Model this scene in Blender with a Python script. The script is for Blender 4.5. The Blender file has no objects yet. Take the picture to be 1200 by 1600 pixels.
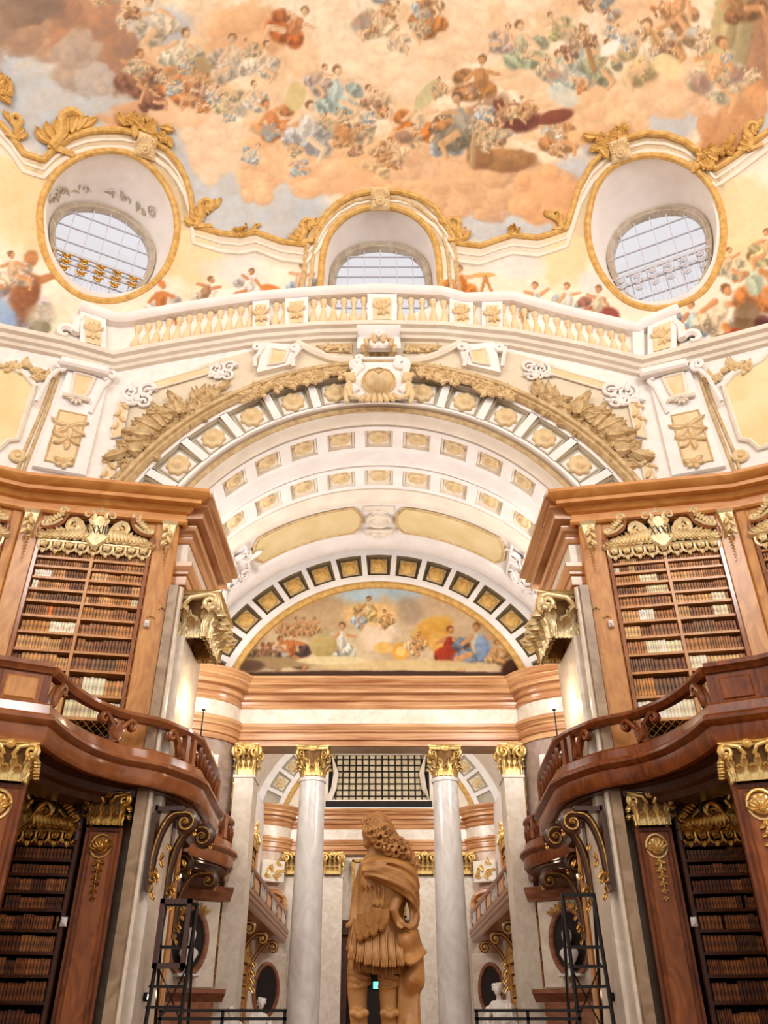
import bpy, math, random
import numpy as np
from mathutils import Matrix, Vector

# ---------------------------------------------------------------- camera, world, lights, exposure
ZC = 1.1                                   # eye height above the floor; shapes below are measured from the eye
FPX, CX, HOR = 1270.0, 592.0, 1615.0       # focal length in pixels, axis of the hall, eye level
TH = math.atan((HOR - 800.0) / FPX)
scene = bpy.context.scene
COL = scene.collection
cam_data = bpy.data.cameras.new('camera')
cam = bpy.data.objects.new('camera', cam_data)
COL.objects.link(cam)
cam.location = (0, 0, ZC)
cam.rotation_euler = (math.pi / 2 + TH, 0, 0)
cam_data.sensor_fit = 'VERTICAL'
cam_data.sensor_height = 36.0
cam_data.lens = FPX / 1600.0 * 36.0
cam_data.shift_x = (600.0 - CX) / 1600.0
cam_data.clip_end = 200
scene.camera = cam

world = bpy.data.worlds.new('daylight')
scene.world = world
world.use_nodes = True
bg = world.node_tree.nodes['Background']
bg.inputs['Color'].default_value = (1.0, 0.98, 0.965, 1)
bg.inputs['Strength'].default_value = 0.46

def area(name, loc, target, size, size_y, power, color=(1, 0.975, 0.95)):
    d = bpy.data.lights.new(name, 'AREA')
    d.shape = 'RECTANGLE'; d.size = size; d.size_y = size_y
    d.energy = power; d.color = color
    o = bpy.data.objects.new(name, d); COL.objects.link(o)
    o.location = (loc[0], loc[1], loc[2] + ZC)
    o.rotation_euler = (Vector(target) - Vector(loc)).to_track_quat('-Z', 'Y').to_euler()
    return o

# daylight through the windows of the drum behind the photographer and of the two wing bays
area('window_light_back_left', (-9, -9, 20.5), (1.5, 17, 13), 4.0, 5.0, 640)
area('window_light_back_right', (9, -9, 20.5), (-1.5, 17, 13), 4.0, 5.0, 1080)
area('window_light_drum_left', (-13.2, 1.5, 18.6), (0, 13, 26), 4.0, 4.0, 250)
area('window_light_drum_right', (13.2, 1.5, 18.6), (0, 13, 26), 4.0, 4.0, 250)
area('window_light_wing_left', (-6.3, 20.5, 9.0), (2, 23, 13.5), 3.4, 2.4, 400)
area('window_light_wing_right', (6.3, 20.5, 9.0), (-2, 23, 13.5), 3.4, 2.4, 400)
area('window_light_far_left', (-5.6, 36, 11.2), (0, 42, 5), 5.0, 2.0, 430)
area('window_light_far_right', (5.6, 36, 11.2), (0, 42, 5), 5.0, 2.0, 430)

vs = scene.view_settings
vs.view_transform = 'Standard'; vs.look = 'None'; vs.gamma = 1.0; vs.use_curve_mapping = False
vs.exposure = 1.0

# ---------------------------------------------------------------- projection helpers
CT, ST = math.cos(TH), math.sin(TH)

def ray(px, py):
    u = (np.asarray(px, float) - CX) / FPX
    v = (800.0 - np.asarray(py, float)) / FPX
    return np.stack([u, CT - v * ST, ST + v * CT], -1)

def pix(P):
    P = np.asarray(P, float)
    d = P[..., 1] * CT + P[..., 2] * ST
    d = np.where(d < 0.1, 0.1, d)
    u = P[..., 0] / d
    v = (-P[..., 1] * ST + P[..., 2] * CT) / d
    return CX + FPX * u, 800.0 - FPX * v

def at_y(px, py, Y):
    r = ray(px, py)
    return r * (Y / r[..., 1])[..., None]

def at_z(px, py, Z):
    r = ray(px, py)
    return r * (Z / r[..., 2])[..., None]

def at_plane(px, py, p0, n):
    r = ray(px, py); n = np.asarray(n, float)
    t = np.dot(np.asarray(p0, float), n) / (r @ n)
    return r * np.asarray(t)[..., None]

# plan of the oval room: gauge polygon about the axis (0, AY)
AY = 1.0
_edges = [((0, 1), 16.2), ((.4497, .8932), 17.83), ((-.4497, .8932), 17.83), ((.80, .60), 18.44), ((-.80, .60), 18.44), ((1, 0), 15.5), ((-1, 0), 15.5), ((.8, -.6), 18.44), ((-.8, -.6), 18.44), ((0, -1), 16.2)]
EN = np.array([e[0] for e in _edges], float); ED = np.array([e[1] for e in _edges], float)
ZV, ZTOP = 19.6, 27.7

def rho(dx, dy):
    q = np.stack([dx, dy], -1) @ EN.T / ED
    q = np.maximum(q, 0)
    return 1.0 / (np.sum(q ** 70, -1)) ** (1 / 70.0)

def kprof(z):
    t = np.clip((z - ZV) / (ZTOP - ZV), 0, 1)
    return np.where(z > ZTOP, 0, (1 - t ** 2.2) ** (1 / 2.2))

def _F(P):
    dx, dy, z = P[..., 0], P[..., 1] - AY, P[..., 2]
    r = np.hypot(dx, dy) + 1e-9
    return r / rho(dx / r, dy / r) - kprof(z)

def SH(px, py):
    """hit the inner shell of the oval room (drum + dome); returns point and inward normal"""
    r = ray(px, py)
    lo = np.full(r.shape[:-1], 3.0); hi = np.full(r.shape[:-1], 60.0)
    for _ in range(44):
        m = (lo + hi) / 2
        ins = _F(r * m[..., None]) < 0
        lo = np.where(ins, m, lo); hi = np.where(ins, hi, m)
    P = r * lo[..., None]
    e = 0.02
    g = np.stack([_F(P + np.array(d) * e) - _F(P - np.array(d) * e) for d in ((1, 0, 0), (0, 1, 0), (0, 0, 1))], -1)
    g /= np.linalg.norm(g, axis=-1, keepdims=True) + 1e-12
    return P, -g

# ---------------------------------------------------------------- mesh collector
class G:
    def __init__(s):
        s.v = []; s.q = []; s.t = []; s.n = 0
    def add(s, V, Q=None, T=None):
        V = np.asarray(V, float).reshape(-1, 3)
        if Q is not None and len(Q): s.q.append(np.asarray(Q, int) + s.n)
        if T is not None and len(T): s.t.append(np.asarray(T, int) + s.n)
        s.v.append(V); s.n += len(V)
        return s
    def verts(s): return np.concatenate(s.v) if s.v else np.zeros((0, 3))

def mesh_from(name, V, g, mat, smooth=0.6, colors=None):
    me = bpy.data.meshes.new(name)
    q = np.concatenate(g.q) if g.q else np.zeros((0, 4), int)
    t = np.concatenate(g.t) if g.t else np.zeros((0, 3), int)
    me.vertices.add(len(V)); me.vertices.foreach_set('co', V.astype(np.float32).ravel())
    nl = len(q) * 4 + len(t) * 3
    me.loops.add(nl); me.loops.foreach_set('vertex_index', np.concatenate([q.ravel(), t.ravel()]).astype(np.int32))
    me.polygons.add(len(q) + len(t))
    st = np.concatenate([np.arange(len(q)) * 4, len(q) * 4 + np.arange(len(t)) * 3]).astype(np.int32)
    me.polygons.foreach_set('loop_start', st)
    me.polygons.foreach_set('use_smooth', np.full(len(st), bool(smooth)))
    if colors is not None:
        a = me.color_attributes.new('paint', 'FLOAT_COLOR', 'POINT')
        a.data.foreach_set('color', np.c_[colors, np.ones(len(colors))].astype(np.float32).ravel())
    me.update(calc_edges=True)
    me.validate()
    if smooth and smooth < 3: me.set_sharp_from_angle(angle=smooth)
    if mat is not None: me.materials.append(mat)
    return me

BASE = {}
def tag(o, label=None, cat=None, group=None, kind=None):
    if label: o['label'] = label
    if cat: o['category'] = cat
    if group: o['group'] = group
    if kind: o['kind'] = kind
    return o

def thing(name, base, label, cat, group=None, kind=None):
    o = bpy.data.objects.new(name, None); COL.objects.link(o)
    o.empty_display_size = 0.2
    o.location = (base[0], base[1], base[2] + ZC)
    BASE[o.name] = np.array(base, float)
    return tag(o, label, cat, group, kind)

def ob(name, g, mat, par=None, label=None, cat=None, group=None, kind=None, smooth=0.6, colors=None):
    V = g.verts()
    if par is None:
        mn, mx = V.min(0), V.max(0)
        b = np.array([(mn[0] + mx[0]) / 2, (mn[1] + mx[1]) / 2, mn[2]])
    else:
        b = BASE[par.name]
    me = mesh_from(name, V - b, g, mat, smooth, colors)
    o = bpy.data.objects.new(name, me); COL.objects.link(o)
    BASE[o.name] = b
    if par is None: o.location = (b[0], b[1], b[2] + ZC)
    else: o.parent = par
    return tag(o, label, cat, group, kind)

def inst(name, me, par, loc, rotz=0.0, scale=(1, 1, 1)):
    """a part that shares mesh data; loc in eye coordinates"""
    o = bpy.data.objects.new(name, me); COL.objects.link(o)
    b = BASE[par.name]
    o.parent = par
    o.location = tuple(np.asarray(loc, float) - b)
    o.rotation_euler = (0, 0, rotz); o.scale = scale
    BASE[o.name] = np.asarray(loc, float)
    return o

# ---------------------------------------------------------------- shape generators
class Fr:
    """local frame: a along ea, b along eb (out of the wall), c along ec"""
    def __init__(s, o, ea, eb, ec=(0, 0, 1)):
        s.o = np.array(o, float); s.m = np.array([ea, eb, ec], float)
    def __call__(s, L):
        return np.asarray(L, float).reshape(-1, 3) @ s.m + s.o
IDF = Fr((0, 0, 0), (1, 0, 0), (0, 1, 0))

BOXQ = [(0, 1, 3, 2), (4, 6, 7, 5), (0, 4, 5, 1), (2, 3, 7, 6), (0, 2, 6, 4), (1, 5, 7, 3)]
def box(g, a0, a1, b0, b1, c0, c1, fr=IDF):
    L = [(a, b, c) for a in (a0, a1) for b in (b0, b1) for c in (c0, c1)]
    return g.add(fr(L), BOXQ)

def bevbox(g, a0, a1, b0, b1, c0, c1, e, fr=IDF):
    """plate whose +b face is chamfered by e"""
    L = [(a0, b0, c0), (a1, b0, c0), (a1, b0, c1), (a0, b0, c1),
         (a0, b1 - e, c0), (a1, b1 - e, c0), (a1, b1 - e, c1), (a0, b1 - e, c1),
         (a0 + e, b1, c0 + e), (a1 - e, b1, c0 + e), (a1 - e, b1, c1 - e), (a0 + e, b1, c1 - e)]
    Q = [(0, 1, 5, 4), (1, 2, 6, 5), (2, 3, 7, 6), (3, 0, 4, 7), (4, 5, 9, 8), (5, 6, 10, 9), (6, 7, 11, 10), (7, 4, 8, 11), (8, 9, 10, 11)]
    return g.add(fr(L), Q)

def gridq(n, m, cu=False, cv=False):
    i, j = np.meshgrid(np.arange(n if cu else n - 1), np.arange(m if cv else m - 1), indexing='ij')
    i2, j2 = (i + 1) % n, (j + 1) % m
    return np.stack([i * m + j, i2 * m + j, i2 * m + j2, i * m + j2], -1).reshape(-1, 4)

def fan(idx):
    return [(idx[0], idx[k], idx[k + 1]) for k in range(1, len(idx) - 1)]

def sweep(g, path, A, B, prof, closed=False, cprof=False, cap=True):
    path, A, B = (np.asarray(x, float) for x in (path, A, B))
    if A.ndim == 1: A = np.tile(A, (len(path), 1))
    if B.ndim == 1: B = np.tile(B, (len(path), 1))
    prof = np.asarray(prof, float)
    V = path[:, None, :] + prof[None, :, 0, None] * A[:, None, :] + prof[None, :, 1, None] * B[:, None, :]
    n, m = len(path), len(prof)
    T = []
    if cap and not closed and m > 2:
        T = fan(list(range(m))) + fan(list(range((n - 1) * m, n * m)))
    return g.add(V, gridq(n, m, closed, cprof), T)

def mould(g, path, prof, side=1, closed=False):
    """prof (out, z) swept along a plan polyline with mitred corners"""
    p = np.asarray(path, float)
    d = np.diff(p, axis=0) if not closed else np.roll(p, -1, 0) - p
    d /= np.linalg.norm(d, axis=1, keepdims=True)
    nrm = np.stack([-d[:, 1], d[:, 0]], -1) * side
    if closed: a, b = np.roll(nrm, 1, 0), nrm
    else: a, b = np.vstack([nrm[:1], nrm]), np.vstack([nrm, nrm[-1:]])
    mt = a + b
    mt /= np.maximum(np.sum(mt * b, 1, keepdims=True), 0.25)
    A = np.c_[mt, np.zeros(len(p))]
    return sweep(g, np.c_[p, np.zeros(len(p))], A, (0, 0, 1), prof, closed)

def lathe(g, prof, c=(0, 0, 0), n=16, fr=IDF, a0=0.0, a1=2 * math.pi):
    """prof (r, z) turned about local c axis"""
    full = abs(a1 - a0 - 2 * math.pi) < 1e-6
    t = np.linspace(a0, a1, n, endpoint=not full)
    prof = np.asarray(prof, float)
    L = np.stack([np.cos(t)[:, None] * prof[None, :, 0], np.sin(t)[:, None] * prof[None, :, 0], np.tile(prof[None, :, 1], (n, 1))], -1) + np.asarray(c, float)
    return g.add(fr(L), gridq(n, len(prof), full, False))

def lathe_axis(g, prof, p0, axis, n=12):
    ax = Vector(axis).normalized()
    q = ax.to_track_quat('Z', 'Y').to_matrix()
    fr = Fr(p0, q.col[0], q.col[1], q.col[2])
    return lathe(g, prof, n=n, fr=fr)

def tube(g, pts, r, n=6, closed=False, flat=1.0):
    pts = np.asarray(pts, float); k = len(pts)
    r = np.full(k, r, float) if np.isscalar(r) else np.asarray(r, float)
    if closed: tan = np.roll(pts, -1, 0) - np.roll(pts, 1, 0)
    else: tan = np.gradient(pts, axis=0)
    tan /= np.linalg.norm(tan, axis=1, keepdims=True) + 1e-12
    ref = np.array([0, 0, 1.0]) if abs(tan[0][2]) < 0.9 else np.array([1.0, 0, 0])
    N = np.zeros_like(pts)
    nn = np.cross(tan[0], ref); nn /= np.linalg.norm(nn)
    for i in range(k):
        nn = nn - tan[i] * np.dot(nn, tan[i]); nn /= np.linalg.norm(nn) + 1e-12
        N[i] = nn
    Bn = np.cross(tan, N)
    a = np.linspace(0, 2 * math.pi, n, endpoint=False)
    V = pts[:, None] + r[:, None, None] * (np.cos(a)[None, :, None] * N[:, None] + flat * np.sin(a)[None, :, None] * Bn[:, None])
    T = [] if closed else fan(list(range(n))) + fan(list(range((k - 1) * n, k * n)))
    return g.add(V, gridq(k, n, closed, True), T)

def spline(pts, n=24, closed=False):
    """Catmull-Rom through pts"""
    p = np.asarray(pts, float)
    if closed: q = np.vstack([p[-1], p, p[0], p[1]])
    else: q = np.vstack([2 * p[0] - p[1], p, 2 * p[-1] - p[-2]])
    out = []
    seg = len(q) - 3
    per = max(2, n // seg)
    for i in range(seg):
        t = np.linspace(0, 1, per, endpoint=False)[:, None]
        a, b, c, d = q[i:i + 4]
        out.append(0.5 * (2 * b + (c - a) * t + (2 * a - 5 * b + 4 * c - d) * t ** 2 + (3 * b - a - 3 * c + d) * t ** 3))
    if not closed: out.append(p[-1:])
    return np.concatenate(out)

def spiral2(c, r, turns, a0, n=26, rmin=0.12):
    t = np.linspace(0, 1, n)
    rr = r * (1 - t * (1 - rmin)); a = a0 + turns * 2 * math.pi * t
    return np.stack([c[0] + rr * np.cos(a), c[1] + rr * np.sin(a)], -1)

def lift(p2, fr, b=0.0):
    p2 = np.asarray(p2, float)
    return fr(np.stack([p2[:, 0], np.full(len(p2), b) if np.isscalar(b) else b, p2[:, 1]], -1))

def scroll(g, p2, fr, r, b=0.0, taper=0.45, n=6):
    k = len(p2)
    rad = r * (1 - (1 - taper) * np.abs(np.linspace(0, 1, k)) ** 1.5)
    return tube(g, lift(p2, fr, b), rad, n)

def leafpiece(g, fr, p, ang, L, W, b=0.0, rise=0.25, seg=6):
    """pointed acanthus leaf lying on the wall plane, its middle raised"""
    t = np.linspace(0, 1, seg)
    w = W * np.sin(np.pi * np.clip(t * .92 + .08, 0, 1)) ** .7 * (1 + .18 * np.sin(t * 16))
    cu = .25 * L * np.sin(t * 2.2) * .5
    ca, sa = math.cos(ang), math.sin(ang)
    rows = []
    for k, h in ((-1, 0.0), (-.5, .8), (0, .55), (.5, .8), (1, 0.0)):
        x = t * L; y = cu + k * w
        rows.append(np.stack([p[0] + x * ca - y * sa, b + rise * W * h + .35 * W * t ** 2, p[1] + x * sa + y * ca], -1))
    return g.add(fr(np.stack(rows, 1)), gridq(seg, 5))

def disc(g, fr, c, r, b, h=0.02, n=14, prof=None):
    prof = prof or [(1, 0), (.95, .7), (.7, 1), (.4, .7), (.25, 1.2), (0.001, 1.3)]
    t = np.linspace(0, 2 * math.pi, n, endpoint=False)
    V = np.stack([np.stack([c[0] + r * k * np.cos(t), np.full(n, b + h * q), c[1] + r * k * np.sin(t)], -1) for k, q in prof], 1)
    return g.add(fr(V), gridq(n, len(prof), True, False))

def shell_orn(g, fr, c, r, b, ang0=0.0, ang1=math.pi, n=9, h=0.05):
    for i in range(n):
        a = ang0 + (ang1 - ang0) * (i + .5) / n
        leafpiece(g, fr, (c[0] + .12 * r * math.cos(a), c[1] + .12 * r * math.sin(a)), a, r * .9, r * .17, b, 1.2, 5)
    disc(g, fr, c, r * .2, b + .02, h)

def rosette_geo(r, h, petals=8):
    """flower lying in the local a-c plane, facing +b"""
    g = G(); n = petals * 6
    t = np.linspace(0, 2 * math.pi, n, endpoint=False)
    pr = [(1, 0, 1), (.93, .55, 1), (.72, .9, .8), (.5, .45, .3), (.42, .7, .0), (.25, 1.1, 0), (.0, 1.25, 0)]
    V = []
    for k, q, w in pr:
        rr = r * k * (1 - .16 * w * (1 - np.abs(np.cos(t * petals / 2))))
        V.append(np.stack([rr * np.cos(t), np.full(n, h * q), rr * np.sin(t)], -1))
    return g.add(np.stack(V, 1), gridq(n, len(pr), True, False))

# ---------------------------------------------------------------- materials
def lin(c):
    c = np.asarray(c, float)
    if c.max() > 1.001: c = c / 255.0
    return np.where(c <= .04045, c / 12.92, ((c + .055) / 1.055) ** 2.4)

def mat(name, c1, c2=None, scale=4.0, rough=.6, metal=0.0, bump=0.0, bscale=None, detail=5, stretch=(1, 1, 1), spec=.5, dist=0.0, coords='Object', kind='noise', ramp=(.35, .65)):
    m = bpy.data.materials.new(name); m.use_nodes = True
    nt = m.node_tree; N = nt.nodes; L = nt.links
    bs = N['Principled BSDF']
    bs.inputs['Roughness'].default_value = rough
    bs.inputs['Metallic'].default_value = metal
    bs.inputs['Specular IOR Level'].default_value = spec
    c1 = (*lin(c1), 1)
    if c2 is None:
        bs.inputs['Base Color'].default_value = c1
    if c2 is not None or bump:
        tc = N.new('ShaderNodeTexCoord'); mp = N.new('ShaderNodeMapping')
        L.new(tc.outputs[coords], mp.inputs['Vector']); mp.inputs['Scale'].default_value = stretch
    if c2 is not None:
        c2 = (*lin(c2), 1)
        if kind == 'wave':
            nz = N.new('ShaderNodeTexWave'); nz.inputs['Scale'].default_value = scale
            nz.inputs['Distortion'].default_value = dist; nz.inputs['Detail'].default_value = detail
            nz.inputs['Detail Scale'].default_value = 1.6
        else:
            nz = N.new('ShaderNodeTexNoise'); nz.inputs['Scale'].default_value = scale
            nz.inputs['Detail'].default_value = detail; nz.inputs['Distortion'].default_value = dist
        L.new(mp.outputs['Vector'], nz.inputs['Vector'])
        rp = N.new('ShaderNodeValToRGB')
        rp.color_ramp.elements[0].position = ramp[0]; rp.color_ramp.elements[0].color = c1
        rp.color_ramp.elements[1].position = ramp[1]; rp.color_ramp.elements[1].color = c2
        L.new(nz.outputs[0], rp.inputs['Fac']); L.new(rp.outputs['Color'], bs.inputs['Base Color'])
    if bump:
        b = N.new('ShaderNodeTexNoise'); b.inputs['Scale'].default_value = bscale or scale * 6; b.inputs['Detail'].default_value = 3
        L.new(mp.outputs['Vector'], b.inputs['Vector'])
        bp = N.new('ShaderNodeBump'); bp.inputs['Strength'].default_value = bump; bp.inputs['Distance'].default_value = .02
        L.new(b.outputs[0], bp.inputs['Height']); L.new(bp.outputs['Normal'], bs.inputs['Normal'])
    return m

def paint_mat(name, rough=.85, grain=.06):
    m = bpy.data.materials.new(name); m.use_nodes = True
    nt = m.node_tree; N = nt.nodes; L = nt.links; bs = N['Principled BSDF']
    bs.inputs['Roughness'].default_value = rough; bs.inputs['Specular IOR Level'].default_value = .15
    at = N.new('ShaderNodeAttribute'); at.attribute_name = 'paint'
    nz = N.new('ShaderNodeTexNoise'); nz.inputs['Scale'].default_value = 5; nz.inputs['Detail'].default_value = 7
    tc = N.new('ShaderNodeTexCoord'); L.new(tc.outputs['Object'], nz.inputs['Vector'])
    mr = N.new('ShaderNodeMapRange'); mr.inputs['From Min'].default_value = .3; mr.inputs['From Max'].default_value = .7
    mr.inputs['To Min'].default_value = 1 - grain; mr.inputs['To Max'].default_value = 1 + grain
    L.new(nz.outputs[0], mr.inputs['Value'])
    mx = N.new('ShaderNodeVectorMath'); mx.operation = 'SCALE'
    L.new(at.outputs['Color'], mx.inputs[0]); L.new(mr.outputs[0], mx.inputs['Scale']); L.new(mx.outputs['Vector'], bs.inputs['Base Color'])
    return m

M = {}
M['white'] = mat('cream_plaster', (236, 229, 224), (244, 239, 235), 1.6, .8, spec=.2)
M['cream'] = mat('warm_cream_plaster', (228, 216, 198), (238, 228, 212), 2, .8, spec=.2)
M['ochre'] = mat('pale_ochre_panel', (230, 200, 154), (238, 214, 176), 2.5, .8, spec=.2)
M['yellow'] = mat('straw_yellow_panel', (226, 204, 150), (236, 218, 172), 1.2, .8, spec=.2)
M['tan'] = mat('tan_stucco', (188, 158, 112), (216, 190, 146), 6, .75, bump=.5, bscale=22, spec=.2)
M['coffer'] = mat('grey_coffer', (188, 178, 158), (200, 190, 170), 3, .8, spec=.2)
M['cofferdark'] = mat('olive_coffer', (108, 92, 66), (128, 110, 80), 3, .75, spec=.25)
M['stucco'] = mat('gold_beige_stucco', (214, 184, 136), (228, 204, 160), 5, .7, bump=.3, spec=.25)
M['giltpaint'] = mat('gilt_ochre_stucco', (196, 148, 74), (222, 182, 108), 6, .5, bump=.5, bscale=20, spec=.4)
M['gold'] = mat('gilding', (216, 172, 92), (242, 214, 148), 7, .34, .6, bump=.35, bscale=26)
M['palegold'] = mat('pale_gilding', (226, 196, 140), (244, 226, 180), 7, .35, .45, bump=.35, bscale=26)
M['darkgold'] = mat('dark_gilding', (150, 106, 44), (206, 160, 84), 9, .32, .8, bump=.4, bscale=26)  # darker tone of the gilding
M['redm'] = mat('red_marble', (156, 94, 52), (222, 174, 122), 1.3, .22, dist=1.2, detail=9, stretch=(.25, .25, 4.5), ramp=(.3, .7))
M['redm2'] = mat('dusky_red_marble', (120, 70, 48), (170, 116, 86), 1.8, .25, dist=2.0, detail=8, stretch=(.5, .5, 2.0), ramp=(.3, .72))
M['pale_m'] = mat('pale_grey_marble', (214, 200, 180), (234, 224, 208), 2.2, .3, dist=1.5, detail=9)
M['stone'] = mat('beige_stone', (172, 156, 134), (202, 188, 168), 2.4, .4, dist=1.2, detail=9)
M['stone2'] = mat('brown_grey_stone', (142, 114, 84), (176, 148, 116), 2.4, .35, dist=1.2, detail=9)
M['colm'] = mat('column_marble', (216, 210, 204), (240, 236, 232), 1.6, .22, dist=2.2, detail=9, stretch=(1, 1, .5))
M['woodl'] = mat('honey_walnut', (176, 112, 48), (214, 152, 80), 2.2, .3, dist=2.4, detail=7, stretch=(1.6, 1.6, .5), ramp=(.3, .7))
M['woodc'] = mat('light_honey_walnut', (192, 122, 54), (224, 160, 88), 1.6, .3, dist=2.0, detail=6, stretch=(.6, .6, 1.6), ramp=(.3, .7))
M['wood'] = mat('polished_walnut', (86, 38, 11), (142, 74, 26), 2.2, .32, spec=.35, dist=2.4, detail=7, stretch=(1.6, 1.6, .5), ramp=(.3, .7))
M['woodrail'] = mat('reddish_polished_walnut', (126, 70, 36), (168, 106, 64), 1.4, .16, dist=1.2, detail=6, ramp=(.3, .7))
M['woodm'] = mat('amber_walnut', (116, 58, 18), (164, 92, 38), 2.0, .3, dist=2.6, detail=7, stretch=(1.6, 1.6, .5), spec=.35, ramp=(.3, .7))
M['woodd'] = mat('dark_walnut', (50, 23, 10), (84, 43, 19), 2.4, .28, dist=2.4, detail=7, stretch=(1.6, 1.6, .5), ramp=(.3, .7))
M['capshade'] = mat('shaded_gilt_recess', (104, 70, 28), (140, 98, 44), 8, .5, .3)  # shade between the capital leaves, put into the bell's colour
M['mauve'] = mat('mauve_grey_stone', (150, 128, 114), (178, 156, 142), 2.2, .35, dist=1.4, detail=9)
M['pinkm'] = mat('pale_pink_marble', (196, 164, 140), (216, 190, 168), 2.2, .3, dist=1.4, detail=9)
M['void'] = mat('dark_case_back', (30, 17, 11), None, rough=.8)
M['iron'] = mat('black_iron', (30, 24, 22), None, rough=.4, metal=.6)
M['lead'] = mat('window_bars', (196, 196, 204), None, rough=.5)
M['statue'] = mat('ochre_marble', (150, 96, 42), (184, 130, 68), 3.0, .45, dist=.8, detail=8, bump=.12, bscale=60)
M['wmarble'] = mat('white_marble', (214, 208, 200), (232, 228, 222), 3.0, .4)
M['fresco'] = paint_mat('fresco_paint')
M['wallpaint'] = paint_mat('painted_plaster', grain=.04)
M['ink'] = mat('dark_letter_paint', (60, 44, 30), None, rough=.7)
M['floor'] = mat('marble_floor', (120, 84, 60), (170, 130, 100), 1.2, .25)

gm = bpy.data.materials.new('window_glass'); gm.use_nodes = True
_n = gm.node_tree.nodes; _l = gm.node_tree.links; _n.clear()
_o = _n.new('ShaderNodeOutputMaterial'); _x = _n.new('ShaderNodeMixShader'); _t = _n.new('ShaderNodeBsdfTransparent'); _g = _n.new('ShaderNodeBsdfGlossy'); _g.inputs['Roughness'].default_value = .08
_t.inputs['Color'].default_value = (.97, .97, 1, 1); _x.inputs['Fac'].default_value = .06
_l.new(_t.outputs[0], _x.inputs[1]); _l.new(_g.outputs[0], _x.inputs[2]); _l.new(_x.outputs[0], _o.inputs['Surface'])
M['glass'] = gm

def emis(name, c, s):
    m = bpy.data.materials.new(name); m.use_nodes = True
    b = m.node_tree.nodes['Principled BSDF']
    b.inputs['Base Color'].default_value = (*lin(c), 1)
    b.inputs['Emission Color'].default_value = (*lin(c), 1); b.inputs['Emission Strength'].default_value = s
    return m
M['bulb'] = emis('lit_bulb', (255, 226, 190), 45.0)
M['exit'] = emis('exit_sign_green', (90, 220, 170), 1.6)

def leather():
    m = bpy.data.materials.new('book_leather'); m.use_nodes = True
    nt = m.node_tree; N = nt.nodes; L = nt.links; bs = N['Principled BSDF']
    bs.inputs['Roughness'].default_value = .5
    at = N.new('ShaderNodeAttribute'); at.attribute_name = 'paint'
    tc = N.new('ShaderNodeTexCoord'); nz = N.new('ShaderNodeTexNoise'); nz.inputs['Scale'].default_value = 14; nz.inputs['Detail'].default_value = 5
    L.new(tc.outputs['Object'], nz.inputs['Vector'])
    mr = N.new('ShaderNodeMapRange'); mr.inputs['From Min'].default_value = .3; mr.inputs['From Max'].default_value = .7
    mr.inputs['To Min'].default_value = .75; mr.inputs['To Max'].default_value = 1.2
    L.new(nz.outputs[0], mr.inputs['Value'])
    mx = N.new('ShaderNodeVectorMath'); mx.operation = 'SCALE'
    L.new(at.outputs['Color'], mx.inputs[0]); L.new(mr.outputs[0], mx.inputs['Scale']); L.new(mx.outputs['Vector'], bs.inputs['Base Color'])
    return m
M['leather'] = leather()
# ---------------------------------------------------------------- noise and painting tools
def _h(i, j, s):
    n = (i * 374761393 + j * 668265263 + s * 974711) & 0x7fffffff
    n = ((n ^ (n >> 13)) * 1274126177) & 0x7fffffff
    return ((n ^ (n >> 16)) & 0xffff) / 65535.0
def vnoise(x, y, s=0):
    i = np.floor(x).astype(np.int64); j = np.floor(y).astype(np.int64)
    u = x - i; v = y - j
    u = u * u * (3 - 2 * u); v = v * v * (3 - 2 * v)
    return (_h(i, j, s) * (1 - u) + _h(i + 1, j, s) * u) * (1 - v) + (_h(i, j + 1, s) * (1 - u) + _h(i + 1, j + 1, s) * u) * v
def fbm(x, y, s=0, o=4):
    r = 0; a = .5; t = 0
    for k in range(o):
        r = r + a * vnoise(x * 2 ** k + 17.3 * k, y * 2 ** k + 9.1 * k, s + k); t += a; a *= .5
    return r / t
def sstep(a, b, x):
    t = np.clip((x - a) / (b - a + 1e-9), 0, 1); return t * t * (3 - 2 * t)

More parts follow.
